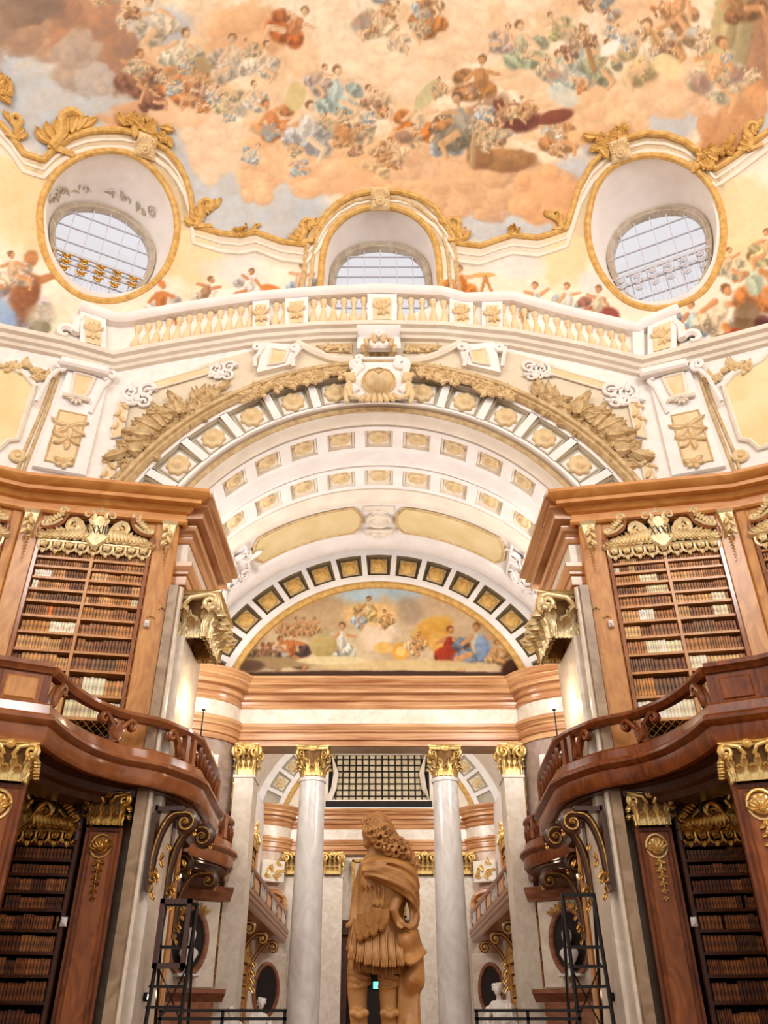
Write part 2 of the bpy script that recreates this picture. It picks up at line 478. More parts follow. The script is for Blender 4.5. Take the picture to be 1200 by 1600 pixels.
class Paint:
    """pigment laid on a set of surface points by their coordinates in the picture"""
    def __init__(s, px, py, base):
        s.x, s.y = px, py
        s.c = np.tile(np.asarray(base, float), (len(px), 1))
        s.n1 = fbm(px / 26, py / 26, 3, 4) - .5
        s.n2 = fbm(px / 7, py / 7, 11, 3) - .5
        s.ok = (px > -150) & (px < 1350) & (py > -250) & (py < 1500)
    def mix(s, idx, m, col):
        s.c[idx] += (np.asarray(col, float) - s.c[idx]) * m[:, None]
    def _sel(s, cx, cy, R):
        return np.nonzero(s.ok & (np.abs(s.x - cx) < R) & (np.abs(s.y - cy) < R))[0]
    def blob(s, cx, cy, rx, ry, col, ang=0, soft=.25, nz=.5, op=1, shade=None, fold=0):
        R = max(rx, ry) * 1.7 + 2
        i = s._sel(cx, cy, R)
        if not len(i): return
        a = math.radians(ang); dx, dy = s.x[i] - cx, s.y[i] - cy
        u = (dx * math.cos(a) + dy * math.sin(a)) / rx; v = (-dx * math.sin(a) + dy * math.cos(a)) / ry
        n = s.n1[i] if max(rx, ry) > 14 else s.n2[i]
        d = np.sqrt(u * u + v * v) + nz * n
        m = (1 - sstep(1 - soft, 1 + soft * .4, d)) * op
        c = np.asarray(col, float)[None, :]
        if shade is not None:
            q = np.clip(.5 + .55 * (dx / rx * .5 + dy / ry * .8) + 1.3 * s.n2[i], 0, 1)[:, None]
            if fold: q = np.clip(q + .35 * np.sin(u * fold + s.n2[i] * 7)[:, None], 0, 1)
            c = c * (1 - q) + np.asarray(shade, float)[None, :] * q
        s.c[i] += (c - s.c[i]) * m[:, None]
    def cap(s, p, q, w, col, w2=None, soft=.35):
        w2 = w if w2 is None else w2
        cx, cy = (p[0] + q[0]) / 2, (p[1] + q[1]) / 2
        R = math.hypot(p[0] - q[0], p[1] - q[1]) / 2 + max(w, w2) * 1.5 + 2
        i = s._sel(cx, cy, R)
        if not len(i): return
        dx, dy = q[0] - p[0], q[1] - p[1]; L2 = dx * dx + dy * dy + 1e-6
        t = np.clip(((s.x[i] - p[0]) * dx + (s.y[i] - p[1]) * dy) / L2, 0, 1)
        d = np.hypot(s.x[i] - p[0] - t * dx, s.y[i] - p[1] - t * dy) / (w + (w2 - w) * t)
        m = 1 - sstep(1 - soft, 1 + soft, d + .35 * s.n2[i])
        q_ = np.clip(.5 + (s.x[i] - p[0] - t * dx) / (2.2 * w), 0, 1)[:, None]
        c = np.asarray(col, float) * (1.06 - .3 * q_)
        s.c[i] += (c - s.c[i]) * m[:, None]
    def cloud(s, cx, cy, rx, ry, lit, shade, nz=.9, soft=.22, op=1):
        s.blob(cx, cy, rx, ry, lit, 0, soft, nz, op, shade)
        rr = random.Random(int(cx * 31 + cy * 17))
        lit = np.array(lit, float); shade = np.array(shade, float)
        for k in range(11):
            a = rr.uniform(0, 6.28); f = rr.uniform(.35, .98); q = rr.uniform(.24, .4)
            x, y = cx + rx * f * math.cos(a), cy + ry * f * math.sin(a)
            s.blob(x, y + ry * .05, rx * q, ry * q * 1.1, shade * .93, 0, .25, .5, op * .6)
            s.blob(x, y, rx * q * .92, ry * q, np.minimum(lit * 1.05, 252), 0, .35, .5, op * .9, shade)
    def fig(s, x, y, h, robe, skin=(226, 178, 130), lean=0, top=None, hair=(120, 80, 46), seed=0):
        rr = random.Random(seed * 7 + int(x) + int(y) * 3)
        robe = np.array(robe, float); top = robe * .6 + np.array(skin) * .4 if top is None else np.array(top, float)
        ca, sa = math.cos(math.radians(lean)), math.sin(math.radians(lean))
        T = lambda a, b: (x + (a * ca - b * sa) * h, y + (a * sa + b * ca) * h)
        d = rr.choice((-1, 1))
        p = T(.12 * d, .26); s.blob(p[0], p[1], .34 * h, .2 * h, robe, lean + 20 * d, .3, .6, 1, robe * .55, 9)
        p = T(-.16 * d, .2); s.blob(p[0], p[1], .2 * h, .17 * h, robe * 1.08, lean - 30 * d, .3, .6, 1, robe * .6, 8)
        p = T(.3 * d, .02); s.blob(p[0], p[1], .18 * h, .13 * h, robe * .9, lean + 40 * d, .3, .7, .9, robe * .5, 7)
        s.cap(T(.1 * d, .2), T(.34 * d, .32), .055 * h, skin); s.cap(T(.34 * d, .32), T(.3 * d, .52), .045 * h, skin, .03 * h)
        p = T(0, .0); s.blob(p[0], p[1], .13 * h, .2 * h, top, lean + 8 * d, .25, .35, 1, top * .72, 5)
        s.cap(T(-.1, -.12), T(-.26, .02 + rr.uniform(-.22, .1)), .045 * h, skin, .035 * h)
        s.cap(T(.1, -.12), T(.27, rr.uniform(-.25, .12)), .045 * h, skin, .035 * h)
        p = T(.02 * d, -.3); s.blob(p[0] - .01 * h, p[1] - .03 * h, .085 * h, .085 * h, hair, 0, .3, .2)
        s.blob(p[0] + .02 * h * d, p[1] + .01 * h, .062 * h, .075 * h, skin, 0, .3, .1, 1, np.array(skin) * .75)

def inpoly(px, py, poly):
    poly = np.asarray(poly, float); r = np.zeros(px.shape, bool)
    x0, y0 = poly[-1]
    for x1, y1 in poly:
        if y0 != y1:
            c = ((y0 > py) != (y1 > py)) & (px < (x1 - x0) * (py - y0) / (y1 - y0) + x0)
            r ^= c
        x0, y0 = x1, y1
    return r

# ---------------------------------------------------------------- outlines read from the photograph, laid on the shell
WAVE = [(-160, 205), (-70, 215), (-30, 192), (0, 192), (17, 210), (37, 240), (68, 250), (85, 232), (110, 215), (135, 206), (160, 203), (190, 203), (215, 208), (240, 219), (262, 235), (278, 255), (290, 278), (298, 305), (303, 352), (345, 365), (375, 368), (400, 363), (440, 378), (478, 383), (497, 362), (510, 338), (530, 318), (555, 304), (590, 298), (625, 300), (655, 309), (680, 326), (697, 350), (712, 380), (750, 385), (775, 376), (800, 368), (840, 372), (860, 366), (885, 357), (895, 325), (905, 292), (925, 256), (950, 232), (975, 217), (1010, 208), (1040, 210), (1070, 221), (1095, 240), (1118, 264), (1150, 243), (1200, 205), (1260, 200), (1360, 225)]
WV = np.array(WAVE, float)
WIN = {
 1: [(66, 350), (68, 318), (78, 292), (95, 268), (130, 246), (175, 238), (215, 249), (250, 282), (270, 325), (273, 370), (257, 418), (226, 450), (180, 468), (130, 462), (95, 435), (73, 395)],
 2: [(505, 470), (505, 430), (508, 395), (518, 366), (540, 342), (566, 329), (594, 325), (622, 329), (648, 341), (670, 364), (681, 395), (684, 430), (684, 470), (640, 492), (594, 498), (548, 492)],
 3: [(921, 360), (925, 325), (936, 290), (960, 262), (1000, 247), (1045, 249), (1088, 270), (1116, 308), (1127, 355), (1121, 408), (1098, 452), (1062, 474), (1020, 480), (980, 468), (948, 437), (928, 398)]}
WINS = {k: spline(v, 64, True) for k, v in WIN.items()}

def wavy(px): return np.interp(px, WV[:, 0], WV[:, 1])

# ---------------------------------------------------------------- shell mesh
def _dens(a, b, n): return np.linspace(a, b, n, endpoint=False)
phi = np.radians(np.concatenate([_dens(-125, -52, 14), _dens(-52, 52, 640), np.linspace(52, 125, 15)]))
prof_k, prof_z = [], []
for z in np.concatenate([_dens(8.3, 12, 18), _dens(12, ZV, 150)]): prof_k.append(1.0); prof_z.append(z)
for a in np.concatenate([_dens(0, math.pi * .36, 230), np.linspace(math.pi * .36, math.pi / 2 - .01, 12)]):
    prof_k.append(math.cos(a) ** (2 / 2.2)); prof_z.append(ZV + (ZTOP - ZV) * math.sin(a) ** (2 / 2.2))
prof_k = np.array(prof_k); prof_z = np.array(prof_z)
dx, dy = np.sin(phi), np.cos(phi)
rr_ = rho(dx, dy)
SV = np.stack([dx[:, None] * rr_[:, None] * prof_k[None], AY + dy[:, None] * rr_[:, None] * prof_k[None], np.tile(prof_z, (len(phi), 1))], -1)
SVf = SV.reshape(-1, 3)
SQ = gridq(len(phi), len(prof_k))
FC = SVf[SQ].mean(1)
fx, fy = pix(FC)
front = FC[:, 1] > 3
above = np.where(front, fy < wavy(fx), FC[:, 2] > 20.5)
hole = np.zeros(len(FC), bool)
for k in WINS: hole |= front & inpoly(fx, fy, WINS[k])
hole |= (np.abs(FC[:, 1] - 17.2) < .35) & (np.hypot(FC[:, 0], FC[:, 2] - 8.5) < 7.15) & (np.abs(FC[:, 0]) < 7.4)
vx, vy = pix(SVf)
vx = np.where(SVf[:, 1] > 3, vx, -999.0)

def sub(mask):
    q = SQ[mask]; u, inv = np.unique(q, return_inverse=True)
    return u, inv.reshape(q.shape)

# ---- dome painting: open sky, peach and brown cloud banks and loose groups of draped figures
def paint_dome(px, py):
    p = Paint(px, py, (240, 216, 182))
    n = fbm(px / 90, py / 70, 5, 4); w = sstep(.4, .62, n)[:, None]
    p.c = p.c * (1 - w) + np.array((232, 192, 146.)) * w
    n = fbm(px / 60 + 9, py / 50, 25, 4); w = (sstep(.5, .7, n) * .6)[:, None]
    p.c = p.c * (1 - w) + np.array((224, 176, 124.)) * w
    n = fbm(px / 40 + 3, py / 34, 35, 4); w = (sstep(.52, .66, n) * .55)[:, None]
    p.c = p.c * (1 - w) + np.array((250, 236, 212.)) * w
    SKY, SKYD = (180, 194, 206), (156, 170, 188)
    for b in [(80, 160, 140, 100), (300, 235, 80, 70), (330, 300, 75, 75), (430, 345, 120, 48), (470, 300, 60, 40), (770, 352, 110, 34), (830, 350, 70, 34), (895, 280, 45, 45), (1050, 185, 60, 40), (1185, 190, 30, 40), (-60, 120, 120, 120), (1300, 150, 90, 80), (225, 240, 80, 60), (930, 215, 40, 30), (690, 335, 60, 30), (250, 40, 60, 34)]:
        p.blob(*b, SKY, 0, .4, .7, .96, SKYD)
    # cloud banks
    C = p.cloud
    C(60, 25, 110, 62, (176, 128, 92), (120, 86, 68)); C(130, 55, 70, 62, (168, 104, 66), (118, 76, 58)); C(120, 100, 50, 52, (170, 146, 128), (130, 112, 104))
    C(30, 10, 70, 34, (104, 78, 62), (86, 60, 50)); C(190, 100, 40, 50, (146, 92, 62), (112, 74, 58)); C(150, 125, 34, 30, (176, 164, 154), (150, 140, 136))
    C(210, 185, 50, 24, (206, 146, 96), (176, 116, 70)); C(300, 165, 60, 50, (238, 200, 160), (222, 170, 124)); C(380, 50, 60, 50, (226, 176, 122), (206, 144, 92))
    C(430, 235, 62, 62, (240, 196, 142), (208, 146, 92)); C(500, 268, 80, 44, (238, 190, 138), (206, 144, 92)); C(400, 270, 40, 40, (236, 192, 140), (206, 148, 98)); C(545, 250, 60, 40, (238, 192, 140), (214, 154, 102))
    C(600, 262, 60, 42, (234, 180, 120), (206, 142, 86)); C(340, 230, 50, 50, (236, 206, 176), (226, 190, 150))
    C(690, 270, 90, 52, (226, 176, 126), (176, 124, 82)); C(770, 290, 120, 54, (222, 170, 118), (164, 112, 76)); C(850, 310, 54, 44, (232, 164, 100), (196, 126, 70)); C(720, 300, 70, 40, (226, 168, 112), (180, 124, 78)); C(640, 305, 40, 24, (230, 176, 120), (200, 144, 90))
    C(900, 170, 70, 62, (238, 200, 156), (206, 150, 102)); C(960, 165, 70, 50, (240, 200, 150), (212, 158, 106)); C(1030, 140, 70, 46, (240, 206, 160), (216, 166, 118)); C(640, 110, 90, 46, (244, 218, 184), (230, 192, 150)); C(700, 60, 70, 40, (242, 214, 180), (226, 186, 142))
    C(1140, 190, 46, 70, (206, 136, 74), (160, 92, 44)); C(1170, 110, 44, 70, (206, 134, 70), (166, 96, 46)); C(1120, 235, 36, 26, (190, 116, 56), (150, 84, 40)); C(1190, 60, 40, 70, (168, 104, 60), (110, 66, 44)); C(1110, 150, 36, 34, (232, 190, 146), (196, 140, 98))
    C(560, 90, 60, 30, (244, 222, 188), (236, 204, 164)); C(830, 120, 60, 40, (240, 206, 166), (222, 176, 126)); C(1000, 20, 60, 40, (238, 204, 160), (216, 168, 118)); C(240, 110, 40, 40, (226, 180, 130), (200, 148, 100))
    C(-90, 40, 110, 90, (160, 120, 92), (116, 88, 72)); C(1290, 60, 90, 120, (196, 130, 76), (140, 86, 50))
    p.c = p.c * .86 + np.array((250, 234, 210.)) * .14
    w = (np.abs(fbm(px / 34, py / 26, 91, 4) - .5) * 5); w = (np.clip(1 - w, 0, 1) * .16)[:, None]
    p.c = p.c * (1 - w) + np.array((190, 138, 92.)) * w
    # drapery and figures, generic
    F = p.fig
    sk = (232, 186, 138)
    F(462, 40, 88, (196, 92, 34), sk, 40, seed=1); F(598, 28, 80, (238, 206, 160), sk, 10, seed=2); F(672, 24, 80, (206, 122, 52), sk, -10, seed=3); F(620, 60, 50, (240, 214, 176), sk, seed=31)
    F(212, 112, 92, (140, 84, 62), (206, 146, 98), 10, seed=4); F(232, 150, 60, (120, 62, 48), (216, 160, 110), -20, seed=41); F(245, 28, 90, (226, 206, 176), sk, -20, (240, 226, 200), seed=5); F(282, 78, 90, (222, 216, 186), sk, 15, (236, 220, 190), seed=6); F(276, 128, 76, (216, 124, 62), (226, 156, 100), 20, seed=7)
    p.blob(318, 108, 30, 18, (176, 150, 106), 18, .15, .15, 1, (140, 114, 78)); p.blob(318, 108, 24, 12, (150, 124, 84), 18, .2, .9, .6)
    F(318, 146, 70, (220, 142, 84), (228, 166, 112), 30, seed=8); F(352, 150, 70, (206, 190, 140), sk, -10, seed=9); F(366, 88, 90, (222, 204, 180), (226, 190, 150), 0, seed=10); F(410, 90, 70, (242, 226, 200), sk, 15, seed=11); F(395, 150, 60, (238, 226, 208), sk, seed=32)
    F(426, 186, 84, (206, 112, 50), (222, 150, 92), -30, seed=12); F(478, 196, 100, (206, 206, 208), (238, 208, 172), 10, (230, 226, 216), seed=13); F(525, 140, 96, (176, 202, 196), (236, 198, 156), 0, (196, 216, 210), seed=14); F(560, 190, 70, (234, 210, 164), sk, 20, seed=15); F(580, 160, 70, (232, 202, 156), sk, -15, seed=16); F(498, 120, 60, (196, 176, 164), sk, 30, seed=34); p.blob(462, 150, 16, 26, (204, 184, 122), 10, .2, .3)
    F(655, 186, 92, (222, 116, 36), (236, 190, 142), 10, (240, 204, 160), seed=17); p.blob(668, 148, 12, 32, (190, 178, 128), 40, .2, .2); F(692, 212, 80, (176, 190, 206), (230, 190, 146), -20, seed=18); F(600, 250, 66, (238, 190, 132), (236, 186, 130), 40, seed=19); F(618, 232, 50, (240, 200, 150), sk, -30, seed=33)
    F(752, 122, 92, (176, 110, 50), (206, 142, 84), 10, seed=20); F(722, 186, 108, (132, 116, 92), (212, 160, 108), -8, (170, 160, 140), (84, 60, 44), seed=21); p.blob(800, 182, 52, 26, (112, 44, 28), 10, .25, .6, 1, (72, 28, 20), 6); p.blob(770, 165, 40, 20, (150, 110, 80), -20, .3, .7, .9); F(790, 178, 64, (122, 54, 34), (216, 150, 92), 60, seed=22); F(770, 205, 50, (104, 74, 60), (190, 130, 80), seed=36)
    p.blob(790, 250, 52, 20, (172, 118, 62), 0, .2, .4, 1, (120, 76, 40)); p.blob(752, 246, 22, 22, (150, 96, 48), 0, .3, .7, 1, (112, 70, 36)); p.cap((742, 205), (738, 256), 5, (180, 140, 92)); F(866, 205, 82, (196, 128, 70), (222, 158, 98), -10, seed=23); p.blob(868, 182, 30, 12, (126, 52, 32), -15, .25, .5, 1, (84, 34, 24)); p.blob(902, 214, 20, 12, (226, 176, 116), 20, .3, .5); F(870, 230, 40, (206, 150, 92), sk, seed=35)
    F(815, 70, 96, (176, 190, 152), (232, 192, 146), -10, seed=24); F(790, 60, 60, (216, 186, 170), sk, 20, seed=37); F(905, 78, 100, (188, 206, 190), (232, 192, 146), 12, (206, 214, 196), seed=25); F(880, 110, 84, (206, 212, 196), (230, 190, 146), -20, seed=26); F(940, 92, 84, (168, 170, 130), (226, 176, 122), 20, seed=27); p.cap((908, 40), (928, 108), 4, (168, 118, 62)); F(868, 40, 60, (190, 180, 120), sk, -30, seed=38); p.blob(880, 150, 30, 18, (196, 206, 196), 20, .3, .6, .8)
    p.blob(962, 70, 30, 11, (246, 240, 230), -35, .2, .4); p.blob(985, 60, 30, 10, (250, 246, 238), -25, .2, .4); F(1018, 76, 120, (232, 200, 132), (236, 192, 142), -5, (244, 228, 196), seed=28); F(1052, 50, 90, (196, 150, 96), (212, 150, 92), 25, (226, 206, 176), seed=29); p.blob(1045, 105, 30, 20, (236, 206, 150), 30, .3, .6, .9)
    p.cap((1150, 15), (1130, 100), 34, (176, 156, 104), soft=.12); p.cap((1146, 34), (1136, 80), 16, (196, 176, 122)); p.cap((1144, 44), (1138, 70), 8, (156, 134, 88))
    F(1118, 104, 124, (226, 212, 176), (226, 164, 104), 12, (232, 176, 118), seed=30); p.blob(1092, 128, 24, 16, (150, 98, 84), 40, .5, 1.1, .6, (120, 74, 66)); p.blob(1155, 122, 16, 24, (140, 96, 88), 20, .5, 1.1, .6); F(1062, 8, 90, (214, 150, 96), (226, 166, 110), 30, seed=39); F(1150, 2, 90, (150, 96, 54), (206, 146, 92), -30, seed=40)
    rr = random.Random(12)
    anchors = [(470, 200, 60, 40), (560, 170, 60, 40), (740, 180, 70, 50), (800, 190, 60, 30), (880, 90, 80, 40), (1020, 70, 60, 50), (1110, 80, 50, 60), (300, 120, 80, 50), (240, 60, 60, 50), (630, 30, 80, 30), (340, 160, 40, 30), (620, 220, 50, 30), (960, 40, 50, 30)]
    pal = [(206, 150, 92), (232, 212, 180), (186, 196, 196), (210, 134, 70), (150, 104, 74), (196, 176, 140), (224, 190, 140), (170, 120, 90)]
    for k in range(70):
        ax, ay, ex, ey = anchors[k % len(anchors)]
        x, y = rr.gauss(ax, ex * .6), rr.gauss(ay, ey * .6)
        F(x, y, rr.uniform(26, 46), rr.choice(pal), rr.choice([sk, (214, 160, 108), (240, 206, 166)]), rr.uniform(-50, 50), seed=200 + k)
        if k % 3 == 0: p.blob(x + rr.uniform(-25, 25), y + rr.uniform(-12, 18), rr.uniform(12, 22), rr.uniform(6, 12), rr.choice(pal), rr.uniform(-40, 40), .4, .9, .8, tuple(.7 * np.array(rr.choice(pal))), 5)
    rr = random.Random(4)
    for k in range(16):
        x, y = rr.uniform(440, 1000), rr.uniform(-190, -20)
        F(x, y, rr.uniform(60, 90), rr.choice([(206, 150, 92), (226, 206, 176), (176, 190, 190), (206, 120, 60)]), sk, rr.uniform(-30, 30), seed=60 + k)
    p.c = p.c * .8 + np.array((248, 234, 212.)) * .2
    p.c *= (1 + .10 * p.n2 + .07 * p.n1)[:, None]
    return np.clip(p.c, 0, 255)

def paint_wall(px, py):
    p = Paint(px, py, (238, 230, 220))
    n = fbm(px / 50, py / 40, 45, 4)
    rail = np.interp(px, [0, 120, 180, 197, 400, 592, 790, 880, 997, 1010, 1060, 1200], [515, 487, 503, 503, 470, 458, 470, 493, 520, 510, 490, 500])
    up = p.ok & (py < rail)
    w = sstep(.42, .6, n)[:, None]
    cc = np.array((234, 219, 196.)) * (1 - w) + np.array((240, 228, 208.)) * w
    p.c[up] = cc[up]
    wy = wavy(px)
    # fictive frieze under the wavy cornice
    m = (p.ok & (py < wy + 46)).astype(float) * (1 - sstep(30, 46, py - wy))
    p.c += (np.array((218, 203, 182.)) - p.c) * m[:, None]
    m = ((np.abs(py - wy - 30) < 3) | (np.abs(py - wy - 16) < 1.5)) & p.ok
    p.c[m] *= .86
    for k in WINS:       # tan archivolts round the three windows
        c = WINS[k].mean(0)
        d = np.hypot((px - c[0]) / (np.ptp(WINS[k][:, 0]) / 2), (py - c[1]) / (np.ptp(WINS[k][:, 1]) / 2))
        a = p.ok & (d < 1.42) & (py < c[1] + (12 if k != 2 else -20))
        p.c[a] = np.array((206, 184, 150.))
        a2 = a & (np.abs(d - 1.24) < .035); p.c[a2] = np.array((180, 156, 122.))
    B = p.blob
    for b in [(30, 330, 60, 80), (10, 280, 40, 40), (300, 400, 40, 60), (262, 400, 20, 40), (882, 400, 40, 60), (1165, 340, 46, 70), (1150, 400, 40, 40), (330, 410, 30, 26)]:
        B(*b, (236, 212, 164), 0, .35, .7, .9, (226, 196, 144))
    for b in [(370, 420, 60, 26), (800, 415, 60, 22), (240, 430, 20, 30), (925, 440, 26, 20)]:
        B(*b, (214, 214, 212), 0, .5, .7, .7)
    F = p.fig; sk = (222, 158, 104)
    F(44, 452, 150, (196, 180, 190), (198, 128, 76), 12, (176, 106, 60), (180, 120, 70), seed=1); B(38, 460, 26, 44, (150, 84, 48), 10, .3, .6, .9, (110, 60, 36)); B(4, 500, 24, 34, (150, 176, 206), 0, .3, .5, 1, (120, 146, 190)); F(20, 420, 70, (236, 206, 176), sk, -10, seed=13)
    B(62, 515, 20, 14, (96, 86, 82), -20, .3, .5); B(72, 512, 8, 9, (60, 52, 50), 0, .3, .2); B(80, 500, 40, 30, (214, 204, 160), 20, .3, .6, .5)
    F(252, 468, 74, (226, 214, 204), (206, 126, 66), 0, (202, 116, 52), (206, 120, 60), seed=2); F(322, 456, 66, (226, 206, 180), (206, 140, 92), 20, (176, 128, 92), seed=3); B(365, 462, 34, 12, (240, 230, 216), 0, .3, .3)
    F(392, 444, 62, (226, 220, 216), (206, 130, 80), 10, (240, 232, 222), seed=4); B(424, 452, 18, 8, (206, 116, 50), 10, .3, .3); F(470, 438, 72, (168, 186, 202), (222, 170, 124), 5, (226, 180, 140), seed=5)
    F(722, 442, 70, (222, 122, 46), (226, 164, 110), -5, (222, 120, 44), seed=6); B(755, 430, 22, 4, (214, 160, 90), -2, .2, .2); p.cap((758, 432), (752, 456), 2.5, (196, 130, 66)); p.cap((758, 432), (768, 456), 2.5, (196, 130, 66))
    F(838, 468, 70, (196, 206, 196), (222, 160, 110), 0, (206, 216, 206), seed=7); F(888, 468, 66, (206, 212, 206), (222, 166, 116), 0, (216, 216, 206), seed=8); F(934, 474, 72, (176, 100, 80), (212, 150, 100), 10, (226, 210, 176), seed=9); B(955, 492, 16, 14, (130, 56, 44), 30, .3, .3); B(855, 498, 32, 14, (246, 240, 230), 10, .2, .2)
    F(1082, 500, 76, (150, 176, 206), (216, 150, 100), 0, (206, 222, 216), seed=10); F(1126, 486, 110, (232, 206, 170), (216, 146, 92), 12, (236, 212, 176), seed=11); F(1180, 440, 120, (206, 120, 56), (206, 132, 76), -10, (196, 206, 176), seed=12); B(1165, 498, 24, 30, (112, 84, 56), 30, .3, .5, .9); F(1138, 410, 60, (220, 206, 170), sk, 0, seed=14); B(1150, 525, 14, 14, (150, 70, 44), 0, .3, .3); B(1192, 505, 16, 14, (90, 50, 44), 0, .3, .3); F(1200, 385, 70, (232, 212, 150), sk, seed=15)
    p.c[up] = p.c[up] * .86 + np.array((240, 226, 202.)) * .14
    # spandrels under the balustrade
    base = np.interp(px, [0, 93, 178, 400, 592, 800, 1003, 1100, 1200], [527, 545, 568, 530, 520, 533, 576, 553, 527])
    lo = p.ok & (py > base)
    p.c[lo] = np.array((240, 233, 226.))
    sp = lo & (np.hypot((px - 592) / 410.0, (py - 760) / 205.0) < 1.14) & (np.abs(px - 592) < 395)
    p.c[sp] = np.array((222, 208, 184.))
    p.c *= (1 + .05 * p.n2 + .04 * p.n1)[:, None]
    return np.clip(p.c, 0, 255)

u, q = sub(above & ~hole)
g = G(); g.add(SVf[u], q)
ceiling = ob('ceiling', g, M['fresco'], kind='structure', smooth=4, colors=lin(paint_dome(vx[u], vy[u]) / 255.0),
             label='domed ceiling painted with clouds and draped figures', cat='ceiling')
lowm = ~above & ~hole
for nm, msk, lb in (('wall_front', np.abs(FC[:, 0]) < 7.48, 'painted wall over the arch'), ('wall_left', FC[:, 0] <= -7.48, 'painted wall left of the arch'), ('wall_right', FC[:, 0] >= 7.48, 'painted wall right of the arch')):
    u, q = sub(lowm & msk)
    g = G(); g.add(SVf[u], q)
    w_ = ob(nm, g, M['wallpaint'], kind='structure', smooth=4, colors=lin(paint_wall(vx[u], vy[u]) / 255.0), label=lb, cat='wall')
    if nm == 'wall_front': wall_front = w_
    elif nm == 'wall_left': wall_left = w_
    else: wall_right = w_
WALLS = {'f': wall_front, 'l': wall_left, 'r': wall_right}
del SV, SVf, SQ, FC, fx, fy, vx, vy

# ---------------------------------------------------------------- relief laid on the shell
def shframe(px, py, off=0.0):
    P, N = SH(np.array([px], float), np.array([py], float)); P, N = P[0], N[0]
    ea = np.cross((0, 0, 1), N); ea /= np.linalg.norm(ea)
    if ea[0] < 0: ea = -ea
    ec = np.cross(N, ea); ec = ec if ec[2] > 0 else -ec
    return Fr(P + N * off, ea, N, ec)

def shpath(pts, n=0, closed=False):
    p = spline(pts, n, closed) if n else np.asarray(pts, float)
    P, N = SH(p[:, 0], p[:, 1])
    t = np.roll(P, -1, 0) - np.roll(P, 1, 0) if closed else np.gradient(P, axis=0)
    t /= np.linalg.norm(t, axis=1, keepdims=True) + 1e-9
    A = np.cross(t, N)
    return P, A, N, t

def shmould(g, pts, prof, n=0, closed=False, up=False):
    P, A, N, t = shpath(pts, n, closed)
    if up:
        A = np.where(A[:, 2:3] < 0, -A, A)
    return sweep(g, P, A, N, prof, closed)

def rnd(r, k=7): return [(r * math.cos(a), r * math.sin(a)) for a in np.linspace(0, math.pi, k)]

# gilt edge between the fictive cornice and the painted sky
def dense(pts, step=6):
    out = []
    for (a, b), (c, d) in zip(pts[:-1], pts[1:]):
        k = max(1, int(math.hypot(c - a, d - b) / step))
        out += [(a + (c - a) * i / k, b + (d - b) * i / k) for i in range(k)]
    return np.array(out + [pts[-1]], float)

g = G()
wv = dense(WAVE, 7)
shmould(g, wv, [(-.10, -.02), (-.09, .06), (-.03, .11), (.03, .11), (.09, .06), (.10, -.02)])
trim_wave = ob('trim_1', g, M['giltpaint'], kind='structure', label='wavy gilt cornice edge below the painted sky', cat='trim')
g = G()
for off, r in ((15, .05), (28, .08)):
    w2 = wv.copy(); w2[:, 1] += off
    keep = np.ones(len(w2), bool)
    for k in WINS: keep &= ~inpoly(w2[:, 0], w2[:, 1], (WINS[k] - WINS[k].mean(0)) * 1.06 + WINS[k].mean(0))
    runs = np.split(np.arange(len(w2)), np.nonzero(~keep)[0])
    for rn in runs:
        rn = rn[keep[rn]]
        if len(rn) > 3: shmould(g, w2[rn], [(-r, -.01), (-r * .7, r * .6), (0, r * .8), (r * .7, r * .6), (r, -.01)])
ob('fillet', g, M['cream'], trim_wave)

def gilt_crest(px, py, h, flip=1, kind=0, par=None):
    """acanthus crest standing on the cornice edge; h in metres"""
    fr = shframe(px, py, .03)
    g = G()
    if kind == 0:      # volute console with leaves
        scroll(g, np.vstack([[(-.2 * h * flip, 0)], [(-.05 * h * flip, .35 * h)], spiral2((.12 * h * flip, .72 * h), .26 * h, .9 * flip * -1, math.pi if flip > 0 else 0)]), fr, .11 * h, .05)
        for k in range(7):
            leafpiece(g, fr, (flip * h * (-.25 + .09 * k), h * (.05 + .1 * k)), math.pi / 2 + flip * (.9 - .28 * k), .42 * h, .13 * h, .03, .8)
        box(g, -.28 * h, .28 * h, 0, .1, -.05 * h, .08 * h, fr)
    else:              # cluster of leaves and fruit
        rr = random.Random(int(px))
        for k in range(15):
            a = rr.uniform(.2, 2.9); d = rr.uniform(.05, .6) * h
            leafpiece(g, fr, (d * math.cos(a) * 1.2, d * math.sin(a) * .8), rr.uniform(0, 6.28), .42 * h, .14 * h, .04, .9)
        for k in range(10):
            disc(g, fr, (rr.uniform(-.6, .6) * h, rr.uniform(.0, .6) * h), .09 * h, .1, .08, 8)
    ob('gilt_crest', g, M['giltpaint'], par)

for a in [(95, 236, 1.35, 1, 0), (228, 214, 1.05, 1, 1), (318, 356, 1.0, 1, 0), (478, 380, .9, 1, 0), (712, 378, .9, -1, 0), (872, 360, .7, -1, 0), (952, 230, 1.1, 1, 1), (-4, 150, 1.0, 1, 1), (20, 215, .7, -1, 0), (1118, 250, .9, -1, 1), (1180, 232, .8, 1, 0), (375, 366, .45, 1, 1), (800, 366, .4, 1, 1), (400, 364, .3, 1, 0)]:
    gilt_crest(*a, par=trim_wave)
# mask keystones of the archivolts
for px, py in ((229, 226), (968, 232), (594, 310)):
    fr = shframe(px, py, .0); g = G()
    bevbox(g, -.3, .3, 0, .22, -.42, .3, .08, fr); shell_orn(g, fr, (0, -.1), .3, .2); disc(g, fr, (0, -.18), .16, .2, .1)
    ob('mask', g, M['stucco'], trim_wave)

